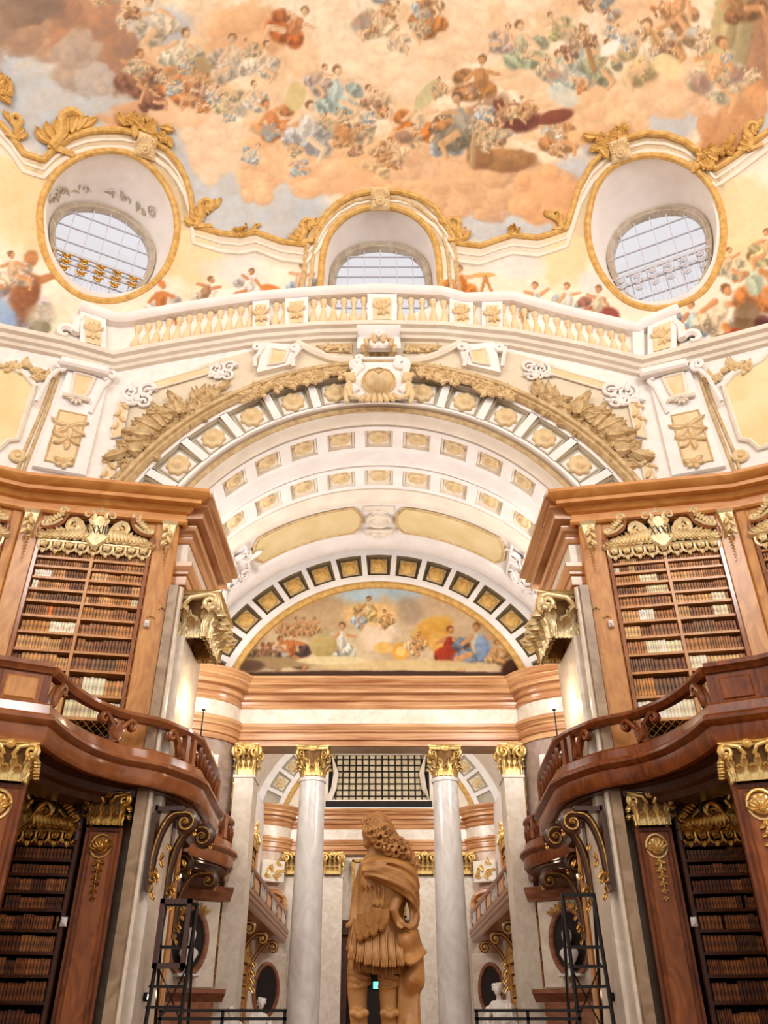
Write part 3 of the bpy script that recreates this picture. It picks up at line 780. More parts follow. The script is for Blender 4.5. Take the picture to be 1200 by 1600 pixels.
# ---------------------------------------------------------------- the three windows
def clip(poly, n, d):
    """keep n.p <= d"""
    out = []
    for i in range(len(poly)):
        a, b = poly[i - 1], poly[i]
        da, db = np.dot(n, a) - d, np.dot(n, b) - d
        if da <= 0: out.append(a) if not out or not np.allclose(out[-1], a) else None
        if (da < 0) != (db < 0): out.append(a + (b - a) * (da / (da - db)))
    return [np.array(o) for o in out]

def window(k, depth, shrink, cols, rows, railz):
    pl = WINS[k]
    P, N = SH(pl[:, 0], pl[:, 1])
    C = P.mean(0); n0 = {1: np.array([.4497, -.8932, 0]), 2: np.array([0, -1., 0]), 3: np.array([-.4497, -.8932, 0])}[k]
    d0 = np.dot(C, n0)
    P2 = P - np.outer(P @ n0 - d0, n0)            # plane of the wall
    outw = -n0
    wn = thing('window_%d' % k, (C[0], C[1], P[:, 2].min()), {1: 'tall oval dome window on the left with an iron railing behind', 2: 'arched dome window over the middle of the balustrade', 3: 'tall oval dome window on the right with an iron railing behind'}[k], 'window', kind='structure')
    g = G()
    rings = [P + outw * 0.0]
    for t in (.35, .85, 1.0):
        rings.append(C + (P2 - C) * (1 + (shrink - 1) * t) + outw * depth * t)
    V = np.stack(rings, 1)
    g.add(V, gridq(len(P), len(rings), True, False))
    ob('reveal', g, M['white'], wn)
    if k == 1:                                   # stucco cartouche on the soffit of the left reveal
        mid = (C + (P2 - C) * (1 + (shrink - 1) * .5) + outw * depth * .5); g = G(); rq = random.Random(4)
        tops = [i for i in range(len(P)) if pl[i, 1] < 300]
        for i in tops[::1]:
            up = mid[i] - C - outw * depth * .5; up /= np.linalg.norm(up); e1 = np.cross(up, outw); e1 /= np.linalg.norm(e1)
            fr = Fr(mid[i] - up * .02 + outw * rq.uniform(-.25, .3), e1, -up, outw)
            if rq.random() < .5: scroll(g, spiral2((0, 0), .2, 1.3, rq.uniform(0, 6)), fr, .035)
            else: leafpiece(g, fr, (0, 0), rq.uniform(0, 6.28), .36, .09, 0, .5)
        ob('cartouche_relief', g, M['coffer'], wn, kind='stuff')
    In = C + (P2 - C) * shrink + outw * depth
    # inner moulded frame
    g = G(); cen = In.mean(0)
    rad = In - cen; rad /= np.linalg.norm(rad, axis=1, keepdims=True)
    sweep(g, In, rad, n0, [(.02, -.02), (0, .16), (-.07, .2), (-.12, .12), (-.16, .12), (-.2, .0), (-.2, -.12), (.02, -.12)], closed=True, cprof=True)
    ob('window_frame', g, M['stone'], wn)
    # gold ring on the wall face
    g = G()
    tg = np.roll(P, -1, 0) - np.roll(P, 1, 0); tg /= np.linalg.norm(tg, axis=1, keepdims=True)
    A = np.cross(tg, N); rad = P - C
    A *= np.sign(np.sum(A * rad, 1))[:, None]
    if k == 2: sl = [i for i in range(len(P)) if pl[i, 1] < 463]; st = next(j for j in range(len(sl)) if sl[j] - sl[j - 1] != 1); sl = sl[st:] + sl[:st]
    else: sl = list(range(len(P)))
    sweep(g, P[sl], A[sl], N[sl], [(-.04, -.06), (-.04, .05), (.02, .1), (.1, .1), (.16, .04), (.17, -.03)], closed=(k != 2))
    ob('gilt_ring', g, M['giltpaint'], wn)
    g = G(); sweep(g, P[sl], A[sl], N[sl], [(.30, -.03), (.31, .05), (.36, .07), (.41, .05), (.42, -.03)], closed=False)
    sweep(g, P[sl], A[sl], N[sl], [(.52, -.03), (.53, .05), (.6, .09), (.66, .05), (.67, -.03)], closed=False)
    if k == 2: ob('archivolt', g, M['tan'], wn)
    # glazing
    ea = np.cross((0, 0, 1), n0); ea = ea if ea[0] > 0 else -ea
    gp = cen - n0 * .02
    Q = (In - cen) * .95
    p2 = [np.array([np.dot(v, ea), v[2]]) for v in Q]
    fr = Fr(gp, ea, n0, (0, 0, 1))
    xs = [v[0] for v in p2]; zs = [v[1] for v in p2]
    gx = np.linspace(min(xs), max(xs), cols + 1); gz = np.linspace(min(zs), max(zs), rows + 1)
    for i in range(cols):
        for j in range(rows):
            c = clip(clip(clip(clip(p2, np.array([1, 0]), gx[i + 1] - .015), np.array([-1, 0]), -gx[i] - .015), np.array([0, 1]), gz[j + 1] - .015), np.array([0, -1]), -gz[j] - .015)
            if len(c) < 3: continue
            g = G(); m = len(c)
            L = [(v[0], b, v[1]) for b in (-.008, .008) for v in c]
            g.add(fr(L), [(a, (a + 1) % m, m + (a + 1) % m, m + a) for a in range(m)], fan(list(range(m))) + fan(list(range(m, 2 * m))))
            ob('pane', g, M['glass'], wn, smooth=0)
    for i in range(1, cols):
        c = [v for v in p2]; z = []
        for a in range(len(c)):
            p, q = c[a - 1], c[a]
            if (p[0] - gx[i]) * (q[0] - gx[i]) < 0: z.append(p[1] + (q[1] - p[1]) * (gx[i] - p[0]) / (q[0] - p[0]))
        if len(z) >= 2: g = G(); box(g, gx[i] - .016, gx[i] + .016, -.02, .03, min(z), max(z), fr); ob('muntin', g, M['lead'], wn)
    for j in range(1, rows):
        z = []
        for a in range(len(p2)):
            p, q = p2[a - 1], p2[a]
            if (p[1] - gz[j]) * (q[1] - gz[j]) < 0: z.append(p[0] + (q[0] - p[0]) * (gz[j] - p[1]) / (q[1] - p[1]))
        if len(z) >= 2: g = G(); box(g, min(z), max(z), -.02, .035, gz[j] - .016, gz[j] + .016, fr); ob('muntin', g, M['lead'], wn)
    if railz is not None:       # wrought-iron railing standing in the window
        fr2 = Fr(cen + n0 * .12, ea, n0, (0, 0, 1))
        zr = railz - cen[2]
        hw = max(xs) * .93
        for dz, t in ((0, .05), (-.42, .045)):
            g = G(); box(g, -hw, hw, -.03, .03, zr + dz - t, zr + dz + t, fr2); ob('rail', g, M['lead'], wn)
        for x in np.linspace(-hw, hw, 23):
            zb = -math.sqrt(max(0, 1 - (x / max(xs)) ** 2)) * abs(min(zs)) * .95
            if zb < zr - .1: g = G(); box(g, x - .008, x + .008, -.01, .01, zb, zr, fr2); ob('rod', g, M['lead'], wn)
        for x in np.linspace(-hw * .8, hw * .8, 6):
            for dz in (-.2, -.45, -.72):
                zb = -math.sqrt(max(0, 1 - (x / max(xs)) ** 2)) * abs(min(zs)) * .95
                if zr + dz < zb: continue
                g = G(); disc(g, fr2, (x, zr + dz), .11, .03, .05, 8); leafpiece(g, fr2, (x, zr + dz), .4, .2, .05, .05); leafpiece(g, fr2, (x, zr + dz), 2.7, .2, .05, .05)
                ob('ornament', g, M['darkgold' if k == 1 else 'lead'], wn)
    return wn

zr1 = float(SH(np.array([150.]), np.array([392.]))[0][0, 2]) - .15
window(1, 1.1, .84, 6, 6, zr1 + .15)
window(2, .95, .92, 6, 8, None)
window(3, 1.1, .84, 6, 6, zr1 + .15)

# painted cartouche inside the left reveal is built as a low stucco relief on the soffit
# ---------------------------------------------------------------- balustrade
RAIL = [[(124, 486), (180, 505), (198, 505), (300, 487), (400, 472), (500, 464), (592, 460), (690, 464), (725, 474), (800, 472), (880, 494), (996, 521), (1008, 512), (1062, 490)]]
BASEP = [(-160, 500), (0, 527), (93, 546), (178, 569), (290, 549), (400, 531), (500, 523), (592, 521), (690, 523), (800, 534), (900, 554), (1003, 577), (1100, 553), (1200, 527), (1340, 500)]
bal = thing('trim_2', (0, 16.6, 15.8), 'cream balustrade curving over the arch', 'trim', kind='structure')
g = G()
for r in RAIL: shmould(g, dense(r, 8), [(-.16, 0), (-.16, .22), (-.1, .3), (0, .34), (.1, .34), (.14, .28), (.14, 0)], up=True)
ob('handrail', g, M['white'], bal)
g = G()
shmould(g, dense(BASEP, 8), [(-.30, 0), (-.28, .12), (-.2, .16), (-.16, .26), (-.06, .3), (-.02, .42), (.1, .45), (.12, .38), (.22, .3), (.24, 0)], up=True)
ob('base_cornice', g, M['cream'], bal)
ry = lambda x: np.interp(x, [q[0] for q in RAIL[0]], [q[1] for q in RAIL[0]])
by = lambda x: np.interp(x, [q[0] for q in BASEP], [q[1] for q in BASEP])
def pedestal(x0, x1, panel=True):
    x = (x0 + x1) / 2; g = G()
    ln = []
    for xx in (x0, x1):
        for y in (by(xx) - 6, ry(xx) + 6):
            P, N = SH(np.array([xx]), np.array([y])); ln.append((P[0], N[0]))
    V = [p for p, n in ln] + [p + n * .2 for p, n in ln]
    g.add(V, [(4, 6, 7, 5), (0, 4, 5, 1), (2, 3, 7, 6), (1, 5, 7, 3), (0, 2, 6, 4)])
    o = ob('pedestal', g, M['white'], bal)
    if panel:
        g = G(); q = lambda f, h: sum(w * V[4 + i] for i, w in enumerate(((1 - f) * (1 - h), (1 - f) * h, f * (1 - h), f * h))) + ln[0][1] * .03
        g.add([q(.2, .15), q(.8, .15), q(.8, .85), q(.2, .85)], [(0, 1, 2, 3)]); ob('panel', g, M['ochre'], o)
        fr = shframe(x, (by(x) + ry(x)) / 2, .24); g = G()
        for a in (.5, 1.1, 1.57, 2.0, 2.6, -1.57, -1.0, -2.1): leafpiece(g, fr, (0, 0), a, .32, .07, 0, .7)
        disc(g, fr, (0, 0), .08, .02, .05, 8); ob('leaf_ornament', g, M['stucco'], o)
for a in [(124, 165), (396, 422), (446, 482), (574, 620), (702, 738), (752, 784), (988, 1006), (1012, 1058)]: pedestal(*a, panel=a[1] - a[0] > 25)
bg_ = G()
bprof = [(.05, 0), (.13, 0), (.13, .06), (.07, .09), (.08, .14), (.15, .3), (.13, .42), (.06, .62), (.05, .72), (.09, .76), (.07, .8), (.12, .86), (.12, .95), (.05, .95)]
def baluster_run(x0, x1, n):
    for x in np.linspace(x0, x1, n):
        P0, N = SH(np.array([x]), np.array([by(x) - 7.])); P1, _ = SH(np.array([x]), np.array([ry(x) + 7.]))
        h = P1[0, 2] - P0[0, 2]; g = G()
        lathe(g, [(r * .85, z * h / .95) for r, z in bprof], n=10, fr=Fr(P0[0] + N[0] * .02, (1, 0, 0), (0, 1, 0)))
        ob('baluster', g, M['ochre'], bal)
for a in [(207, 388, 12), (428, 442, 2), (488, 568, 6), (626, 696, 5), (742, 749, 1), (790, 980, 12)]: baluster_run(*a)
# scroll ends of the balustrade
for x, s in ((118, -1), (1066, 1)):
    fr = shframe(x, by(x) - 34, .05); g = G()
    scroll(g, np.vstack([[(-s * .1, .55)], [(s * .02, .3)], spiral2((s * .25, -.25), .28, -.9 * s, math.pi / 2 + s * 1.3)]), fr, .12, .08)
    ob('scroll_end', g, M['white'], bal)
# ---------------------------------------------------------------- floor
g = G(); box(g, -20, 20, -16, 48, -1.25, -1.1)
ob('floor', g, M['floor'], kind='structure', label='dark polished marble floor', cat='floor', smooth=0)

# ---------------------------------------------------------------- great arch
CA, Y1 = 8.5, 17.2
def arcpath(R, c, Y, a0, a1, n):
    a = np.radians(np.linspace(a0, a1, n))
    P = np.stack([R * np.sin(a), np.full(n, Y), c + R * np.cos(a)], -1)
    A = np.stack([np.sin(a), np.zeros(n), np.cos(a)], -1)
    return P, A
def arc(g, R, c, Y, prof, a0=-72, a1=72, n=73):
    P, A = arcpath(R, c, Y, a0, a1, n)
    return sweep(g, P, A, (0, -1, 0), prof)

def ring_coffers(par, c, Y, r0, r1, step, ks, mback, mframe, mtile, mros, ros_r, amax, halfgap=.5):
    """flat coffered archivolt: back plate, white grid of ribs, one stepped coffer with a rosette per bay"""
    rm = (r0 + r1) / 2
    g = G(); arc(g, rm, c, Y + .22, [(-(r1 - r0) / 2, 0), ((r1 - r0) / 2, 0)], -amax, amax)
    ob('archivolt_back', g, mback, par)
    ribs = sorted({k - .5 for k in ks} | {k + .5 for k in ks})
    for k in ribs:
        a = math.radians(k * step)
        er = np.array([math.sin(a), 0, math.cos(a)]); et = np.array([math.cos(a), 0, -math.sin(a)])
        fr = Fr(np.array([0, Y, c]), et, (0, -1, 0), er); g = G()
        w = math.radians(step) * rm * .09
        box(g, -w, w, -.22, .03, r0 - .02, r1 + .02, fr); ob('rib', g, M['white'], par)
    rg = mesh_from('rosette', rosette_geo(ros_r, .12).verts(), rosette_geo(ros_r, .12), mros, 4)
    for k in ks:
        a = math.radians(k * step)
        er = np.array([math.sin(a), 0, math.cos(a)]); et = np.array([math.cos(a), 0, -math.sin(a)])
        fr = Fr(np.array([0, Y + .22, c]) + er * rm, et, (0, -1, 0), er)
        g = G(); h = (r1 - r0) * .5; w = math.radians(step) * rm * .41
        for (s0, s1, b0, b1) in ((1, .9, .24, .14), (.9, .9, .14, .08), (.9, .78, .08, .08), (.78, .74, .08, .12), (.74, .001, .12, .12)):
            L = [(sx * w * s, b, sz * h * s) for s, b in ((s0, b0), (s1, b1)) for sx, sz in ((-1, -1), (1, -1), (1, 1), (-1, 1))]
            g.add(fr(L), [(i, (i + 1) % 4, 4 + (i + 1) % 4, 4 + i) for i in range(4)])
        co = ob('coffer', g, mframe, par, smooth=0)
        g = G(); bevbox(g, -w * .7, w * .7, .11, .14, -h * .7, h * .7, .02, fr); ob('coffer_panel', g, mtile, co, smooth=0)
        o = bpy.data.objects.new('rosette', rg); COL.objects.link(o); o.parent = co
        pt = fr([(0, .14, 0)])[0] - BASE[par.name]
        o.matrix_local = Matrix.Translation(Vector(pt)) @ Matrix.Rotation(math.pi, 4, 'Z') @ Matrix.Rotation(-a, 4, 'Y') if False else Matrix(((et[0], 0, er[0], pt[0]), (0, -1, 0, pt[1]), (et[2], 0, er[2], pt[2]), (0, 0, 0, 1)))
    return ribs

arch = thing('trim_3', (0, 17.2, 9.9), 'great coffered arch between the two bookcase walls', 'trim', kind='structure')
g = G(); arc(g, 7.3, CA, Y1, [(-.12, -.2), (-.12, .1), (-.05, .2), (.04, .16), (.07, .24), (.16, .26), (.2, .16), (.22, -.05)])
ob('outer_moulding', g, M['tan'], arch)
for r0, r1 in ((7.08, 7.24), (6.02, 6.16)):
    g = G(); arc(g, (r0 + r1) / 2, CA, Y1, [(-(r1 - r0) / 2, -.3), (-(r1 - r0) / 2, .03), ((r1 - r0) / 2, .03), ((r1 - r0) / 2, -.3)])
    ob('white_band', g, M['white'], arch)
ring_coffers(arch, CA, Y1, 6.16, 7.08, 10.5, [k for k in range(-6, 7) if k], M['coffer'], M['coffer'], M['white'], M['stucco'], .34, 70)
g = G(); arc(g, 5.9, CA, Y1, [(.12, -.2), (.12, .0), (.05, -.02), (-.02, .08), (-.1, .02), (-.1, -.3)])
ob('inner_moulding', g, M['tan'], arch)

# foliage garland running along the extrados
g = G(); rr = random.Random(2)
def garland(g, a0, a1, R, dens, spread, L, Y=Y1 - .16, seed=3):
    rr = random.Random(seed)
    for k in range(int(abs(a1 - a0) * dens)):
        a = math.radians(rr.uniform(a0, a1)); r = R + rr.uniform(-spread, spread)
        er = np.array([math.sin(a), 0, math.cos(a)]); et = np.array([math.cos(a), 0, -math.sin(a)])
        fr = Fr(np.array([0, Y, CA]) + er * r, et, (0, -1, 0), er)
        if rr.random() < .3: disc(g, fr, (0, 0), L * .22, 0, .08, 8)
        else: leafpiece(g, fr, (0, 0), rr.uniform(0, 6.28), L * rr.uniform(.7, 1.2), L * .26, 0, .9, 5)
for a0, a1 in ((-30, -8), (8, 30)):
    g = G(); garland(g, a0, a1, 7.18, 7, .13, .3, seed=int(a0)); ob('flower_garland', g, M['stucco'], arch)
for s in (-1, 1):
    g = G(); garland(g, s * 34, s * 60, 7.72, 4, .2, .5, Y1 - .05, seed=s + 9)
    rq = random.Random(17)
    for k in range(34):                    # acanthus bush on the haunch
        f = rq.random(); a = math.radians(s * (43 + f * 15)); er = np.array([math.sin(a), 0, math.cos(a)]); et = np.array([math.cos(a), 0, -math.sin(a)])
        fr = Fr(np.array([0, Y1 - .06 - .1 * rq.random(), CA]) + er * (7.5 + rq.uniform(0, .35)), et * s, (0, -1, 0), er)
        leafpiece(g, fr, (0, 0), rq.uniform(.2, 1.9), rq.uniform(.5, 1.0) * (1 - .35 * f), rq.uniform(.12, .2), .03, .9, 8)
    ob('acanthus_leaf', g, M['giltpaint'] if False else M['tan'], arch)

# ---------------------------------------------------------------- barrel vault behind the arch
BY = [17.2, 17.9, 19.9, 22.2, 24.8, 26.45]; BR = [5.8, 5.82, 6.3, 6.68, 6.93, 7.0]; BC = [8.5, 8.5, 8.15, 7.92, 7.85, 8.3]
def bar(Y, a, dr=0.0):
    a = np.radians(a); R = np.interp(Y, BY, BR) + dr; c = np.interp(Y, BY, BC)
    return np.stack(np.broadcast_arrays(R * np.sin(a), Y, c + R * np.cos(a)), -1)
def patch(g, y0, y1, a0, a1, dr, ny=5, na=40):
    yy, aa = np.meshgrid(np.linspace(y0, y1, ny), np.linspace(a0, a1, na), indexing='ij')
    return g.add(bar(yy, aa, dr), gridq(ny, na))
vault = thing('trim_4', (0, 21.5, 9.9), 'cream barrel vault with rosette coffers behind the great arch', 'trim', kind='structure')
g = G(); patch(g, 17.0, 26.5, -92, 92, .16, 24, 80); ob('vault_back', g, M['white'], vault)
def soff(g, Y, prof, a0=-84, a1=84, n=85):
    a = np.linspace(a0, a1, n)
    P = bar(np.full(n, Y), a); A = -np.stack([np.sin(np.radians(a)), 0 * a, np.cos(np.radians(a))], -1)
    return sweep(g, P, A, (0, 1, 0), prof)
def band(y0, y1, nm):
    g = G(); patch(g, y0, y1, -84, 84, .14, 3, 70); ob('band_back', g, M['coffer'], vault)
    for Y, w in ((y0, .09), (y1, .09)):
        g = G(); soff(g, Y, [(-.15, -w), (.02, -w), (.02, w), (-.15, w)]); ob('white_band', g, M['white'], vault)
    ym, hy = (y0 + y1) / 2, (y1 - y0) / 2 - .09
    R = float(np.interp(ym, BY, BR))
    rg = rosette_geo(.3, .1); rm = mesh_from('rosette', rg.verts(), rg, M['stucco'], 4)
    for k in range(-8, 8):
        a = (k + .5) * 10.5; p = bar(ym, a)
        er = np.array([math.sin(math.radians(a)), 0, math.cos(math.radians(a))]); et = np.array([er[2], 0, -er[0]])
        fr = Fr(p, et, -er, (0, 1, 0)); g = G(); box(g, -.15, .15, -.15, .03, -hy, hy, fr); ob('rib', g, M['white'], vault, smooth=0)
    for k in range(-7, 8):
        a = k * 10.5; p = bar(ym, a, .13)
        er = np.array([math.sin(math.radians(a)), 0, math.cos(math.radians(a))]); et = np.array([er[2], 0, -er[0]])
        fr = Fr(p, et, -er, (0, 1, 0)); g = G(); w = R * math.radians(10.5) / 2 - .16
        for (s0, s1, b0, b1) in ((1, .86, .10, .02), (.86, .8, .02, .05), (.8, .001, .05, .05)):
            L = [(sx * w * s, b, sz * hy * s) for s, b in ((s0, b0), (s1, b1)) for sx, sz in ((-1, -1), (1, -1), (1, 1), (-1, 1))]
            g.add(fr(L), [(i, (i + 1) % 4, 4 + (i + 1) % 4, 4 + i) for i in range(4)])
        co = ob('coffer', g, M['cream'], vault, smooth=0)
        o = bpy.data.objects.new('rosette', rm); COL.objects.link(o); o.parent = co
        pt = fr([(0, .05, 0)])[0] - BASE[vault.name]; e = -er
        o.matrix_local = Matrix(((et[0], e[0], 0, pt[0]), (0, 0, 1, pt[1]), (et[2], e[2], 0, pt[2]), (0, 0, 0, 1)))
g = G(); soff(g, 17.5, [(-.1, -.3), (.02, -.28), (.1, -.1), (.1, .1), (.03, .24), (-.1, .26)]); ob('flower_moulding', g, M['cream'], vault)
band(17.95, 18.98, 0)
g = G(); soff(g, 19.45, [(-.1, -.36), (.02, -.34), (.05, -.2), (.16, -.06), (.18, .12), (.08, .3), (-.1, .4)]); ob('flower_moulding', g, M['white'], vault)
band(20.05, 21.12, 1)
g = G(); soff(g, 21.7, [(-.1, -.4), (.02, -.36), (.06, -.2), (.14, -.04), (.16, .12), (.08, .36), (-.1, .4)]); ob('flower_moulding', g, M['cream'], vault)
for s in (-1, 1):                         # straw-yellow panels with a raised border
    for a0, a1 in ((5, 37), (50, 74)):
        g = G(); yy = np.linspace(22.65, 24.4, 7); na = 24
        rows = []
        for i, Y in enumerate(yy):
            ind = 2.2 * max(0, 1 - min(i, 6 - i) / 1.6)
            rows.append(bar(np.full(na, Y), s * np.linspace(a0 + ind, a1 - ind, na), .1))
        V = np.stack(rows); g.add(V, gridq(7, na)); o = ob('yellow_panel', g, M['yellow'], vault)
        g = G(); per = np.concatenate([V[0], V[1:, -1], V[-1, ::-1][1:], V[::-1, 0][1:-1]])
        tube(g, per, .05, 6, True); ob('panel_border', g, M['tan'], o)
    g = G(); rr = random.Random(5)
    for k in range(16):                   # strapwork between the panels
        a = s * rr.uniform(39, 48); Y = rr.uniform(22.6, 24.6); p = bar(Y, a, .08)
        er = np.array([math.sin(math.radians(a)), 0, math.cos(math.radians(a))]); et = np.array([er[2], 0, -er[0]])
        fr = Fr(p, et, -er, (0, 1, 0))
        if k % 3 == 0: scroll(g, spiral2((0, 0), .3, 1.2, rr.uniform(0, 6)), fr, .06)
        else: leafpiece(g, fr, (0, 0), rr.uniform(0, 6.28), .55, .13, 0, .8)
    for da in (39, 43.5, 48):
        tube(g, bar(np.linspace(22.5, 24.7, 8), s * da, .08), .05, 5)
    ob('strapwork', g, M['white'], vault)
p = bar(23.5, 0, .08); fr = Fr(p, (1, 0, 0), (0, 0, -1), (0, 1, 0)); g = G()
disc(g, fr, (0, 0), .42, 0, .1, 20, [(1, 0), (1, 1), (.85, 1.3), (.75, .6), (.6, .6), (.5, 1.2), (0.001, 1.5)])
for y, w in ((-.75, .5), (.75, .5)): bevbox(g, -w, w, 0, .1, y - .14, y + .14, .04, fr); shell_orn(g, fr, (0, y), .3, .1, 0, math.pi, 7)
ob('cartouche', g, M['cream'], vault)
g = G(); soff(g, 25.1, [(-.1, -.4), (.03, -.36), (.1, -.1), (.12, .2), (.04, .5), (-.1, .6)]); ob('flower_moulding', g, M['white'], vault)

# ---------------------------------------------------------------- capital and column generators
CAPM = {}
def capital(par, loc, r, h, rotz, ma, name='capital', square=False, half=False):
    key = (round(r, 3), round(h, 3), ma.name, square)
    if key not in CAPM:
        d = {}
        g = G()
        if square: bell = [(r * 1.02, 0), (r * 1.02, .05 * h), (r * .9, .08 * h), (r * .9, .6 * h), (r * 1.08, .86 * h)]; lathe(g, [(q * 1.38, z) for q, z in bell], n=4, fr=Fr((0, 0, 0), (math.cos(.7854), math.sin(.7854), 0), (-math.sin(.7854), math.cos(.7854), 0)))
        else: lathe(g, [(r * 1.06, 0), (r * 1.1, .03 * h), (r * 1.06, .06 * h), (r * .94, .08 * h), (r * .94, .55 * h), (r * 1.15, .86 * h)], n=16)
        d['bell'] = mesh_from('bell', g.verts(), g, M['capshade'])
        for row, (hh, ww, ro) in enumerate(((.44, .25, 1.04), (.72, .2, 1.0))):
            g = G(); t = np.linspace(0, 1, 8)
            z = hh * h * np.minimum(1, t * 1.2) - .3 * hh * h * np.maximum(0, t - .78) * 4
            x = r * ro * (.98 + .04 * t) + .46 * r * np.maximum(0, t - .4) ** 1.4 * 2.2
            w = r * ww * (1.0 - .2 * t) * (1 + .15 * np.sin(t * 22)) * np.where(t > .9, .55, 1)
            rows = []
            w = w * (1 + .3 * np.sin(t * 26))
            for k, dxx in ((-1, -.1), (-.78, .05), (-.5, -.02), (-.2, .06), (0, -.03), (.2, .06), (.5, -.02), (.78, .05), (1, -.1)):
                rows.append(np.stack([x + dxx * r * (.6 + .9 * t), k * w, z - .05 * h * abs(k) * t], -1))
            V = np.stack(rows, 1); g.add(V, gridq(8, 9)); V2 = V[::1].copy(); V2[:, :, 0] -= .06 * r; g.add(V2, gridq(8, 9))
            d['leaf%d' % row] = mesh_from('leaf', g.verts(), g, ma, 4)
        g = G(); fr = Fr((0, 0, 0), (1, 0, 0), (0, 1, 0), (0, 0, 1))
        rad = .19 * h; cx_, cz_ = r * (1.62 if square else 1.5) - rad * .2, .74 * h
        p2 = np.vstack([[(r * .95, .42 * h)], [(r * 1.12, .62 * h)], [(cx_ - rad * .4, cz_ + rad * .95)], spiral2((cx_, cz_), rad, -1.6, math.pi / 2 - .3)])
        for b in (-.05 * r, .05 * r):
            tube(g, lift(p2, fr, b), np.linspace(.085, .05, len(p2)) * r, 6)
        if square:
            g = G(); f6 = Fr((r * 1.26, 0, 0), (0, 1, 0), (1, 0, 0))
            for sg in (-1, 1):
                scroll(g, np.vstack([[(sg * .2 * r, .62 * h)], [(sg * .45 * r, .86 * h)], [(sg * 1.0 * r, .93 * h)], spiral2((sg * 1.08 * r, .74 * h), .19 * h, -sg * 1.7, math.pi / 2)]), f6, .065 * h, 0.0, .6)
        d['volute'] = mesh_from('volute', g.verts(), g, ma, 4)
        g = G(); m = r * 1.32; cor = r * 1.5; pts = []
        for q in range(4):
            a = q * math.pi / 2
            for tt in np.linspace(-1, 1, 7)[:-1]:
                xx = m - (1 - tt * tt) * .16 * r + (abs(tt) == 1) * .0; yy = tt * m
                pts.append((xx * math.cos(a) - yy * math.sin(a), xx * math.sin(a) + yy * math.cos(a)))
        pts = np.array(pts); n = len(pts)
        lay = [(.92, .86), (.98, .88), (1.0, .94), (1.06, .96), (1.06, 1.0)]
        V = np.stack([np.c_[pts * s, np.full(n, z * h)] for s, z in lay], 1)
        g.add(V, gridq(n, len(lay), True, False)); g.add(np.c_[pts * 1.06, np.full(n, h)], None, fan(list(range(n))))
        for q in range(4):
            a = q * math.pi / 2; f2 = Fr((math.cos(a) * m * .9, math.sin(a) * m * .9, .92 * h), (-math.sin(a), math.cos(a), 0), (math.cos(a), math.sin(a), 0))
            disc(g, f2, (0, 0), .13 * h, 0, .06, 9)
        d['abacus'] = mesh_from('abacus', g.verts(), g, ma)
        CAPM[key] = d
    d = CAPM[key]
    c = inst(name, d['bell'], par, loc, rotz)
    def sub_(nm, me, az):
        o = bpy.data.objects.new(nm, me); COL.objects.link(o); o.parent = c; o.rotation_euler = (0, 0, az)
        return o
    vis = lambda az: (not half) or math.cos(az + rotz + math.pi / 2) > -.35
    if square:
        for k in range(4):
            a = k * math.pi / 2; ca, sa = math.cos(a), math.sin(a)
            for row, offs in ((0, (-.62, 0, .62)), (1, (-.98, -.33, .33, .98))):
                for of in offs:
                    o = sub_('leaf', d['leaf%d' % row], a); o.location = (-sa * of * r + ca * .02 * r, ca * of * r + sa * .02 * r, 0)
    else:
        for k in range(8):
            a = k * math.pi / 4
            sub_('leaf', d['leaf0'], a); sub_('leaf', d['leaf1'], a + math.pi / 8)
    for k in range(4):
        a = (0 if square else math.pi / 4) + k * math.pi / 2
        sub_('volute', d['volute'], a)
    sub_('abacus', d['abacus'], 0)
    return c

# ---------------------------------------------------------------- entablature and end screens of the wing
CORN = [(0, 9.03), (.07, 9.03), (.11, 9.1), (.11, 9.16), (.06, 9.17), (.08, 9.26), (.16, 9.3), (.19, 9.37), (.19, 9.41), (.14, 9.42), (.14, 9.48), (.34, 9.5), (.34, 9.63), (.31, 9.64), (.36, 9.7), (.44, 9.74), (.44, 9.78), (.4, 9.8), (.48, 9.88), (.55, 9.93), (.55, 10.0), (0, 10.0)]
FRZ = [(0, 8.5), (.04, 8.5), (.04, 9.03), (0, 9.03)]
ARCHI = [(0, 7.8), (.06, 7.8), (.06, 7.96), (.03, 7.97), (.10, 8.0), (.10, 8.2), (.07, 8.21), (.13, 8.25), (.13, 8.3), (.2, 8.4), (.2, 8.5), (0, 8.5)]
def entab(par, path, side):
    for nm, pr, m in (('cornice', CORN, 'redm'), ('frieze', FRZ, 'pale_m'), ('architrave', ARCHI, 'redm')):
        g = G(); mould(g, path, pr, side); ob(nm, g, M[m], par)

_cp = [(7.2, -1.45), (6.9, -1.42), (6.5, -1.38), (6.1, -1.3), (5.75, -1.18), (5.4, -1.02), (5.1, -.82), (4.85, -.58), (4.68, -.3), (4.62, 0)]
def screen_path(Y): return [(-x, Y + d) for x, d in _cp] + [(x, Y + d) for x, d in _cp[::-1]]

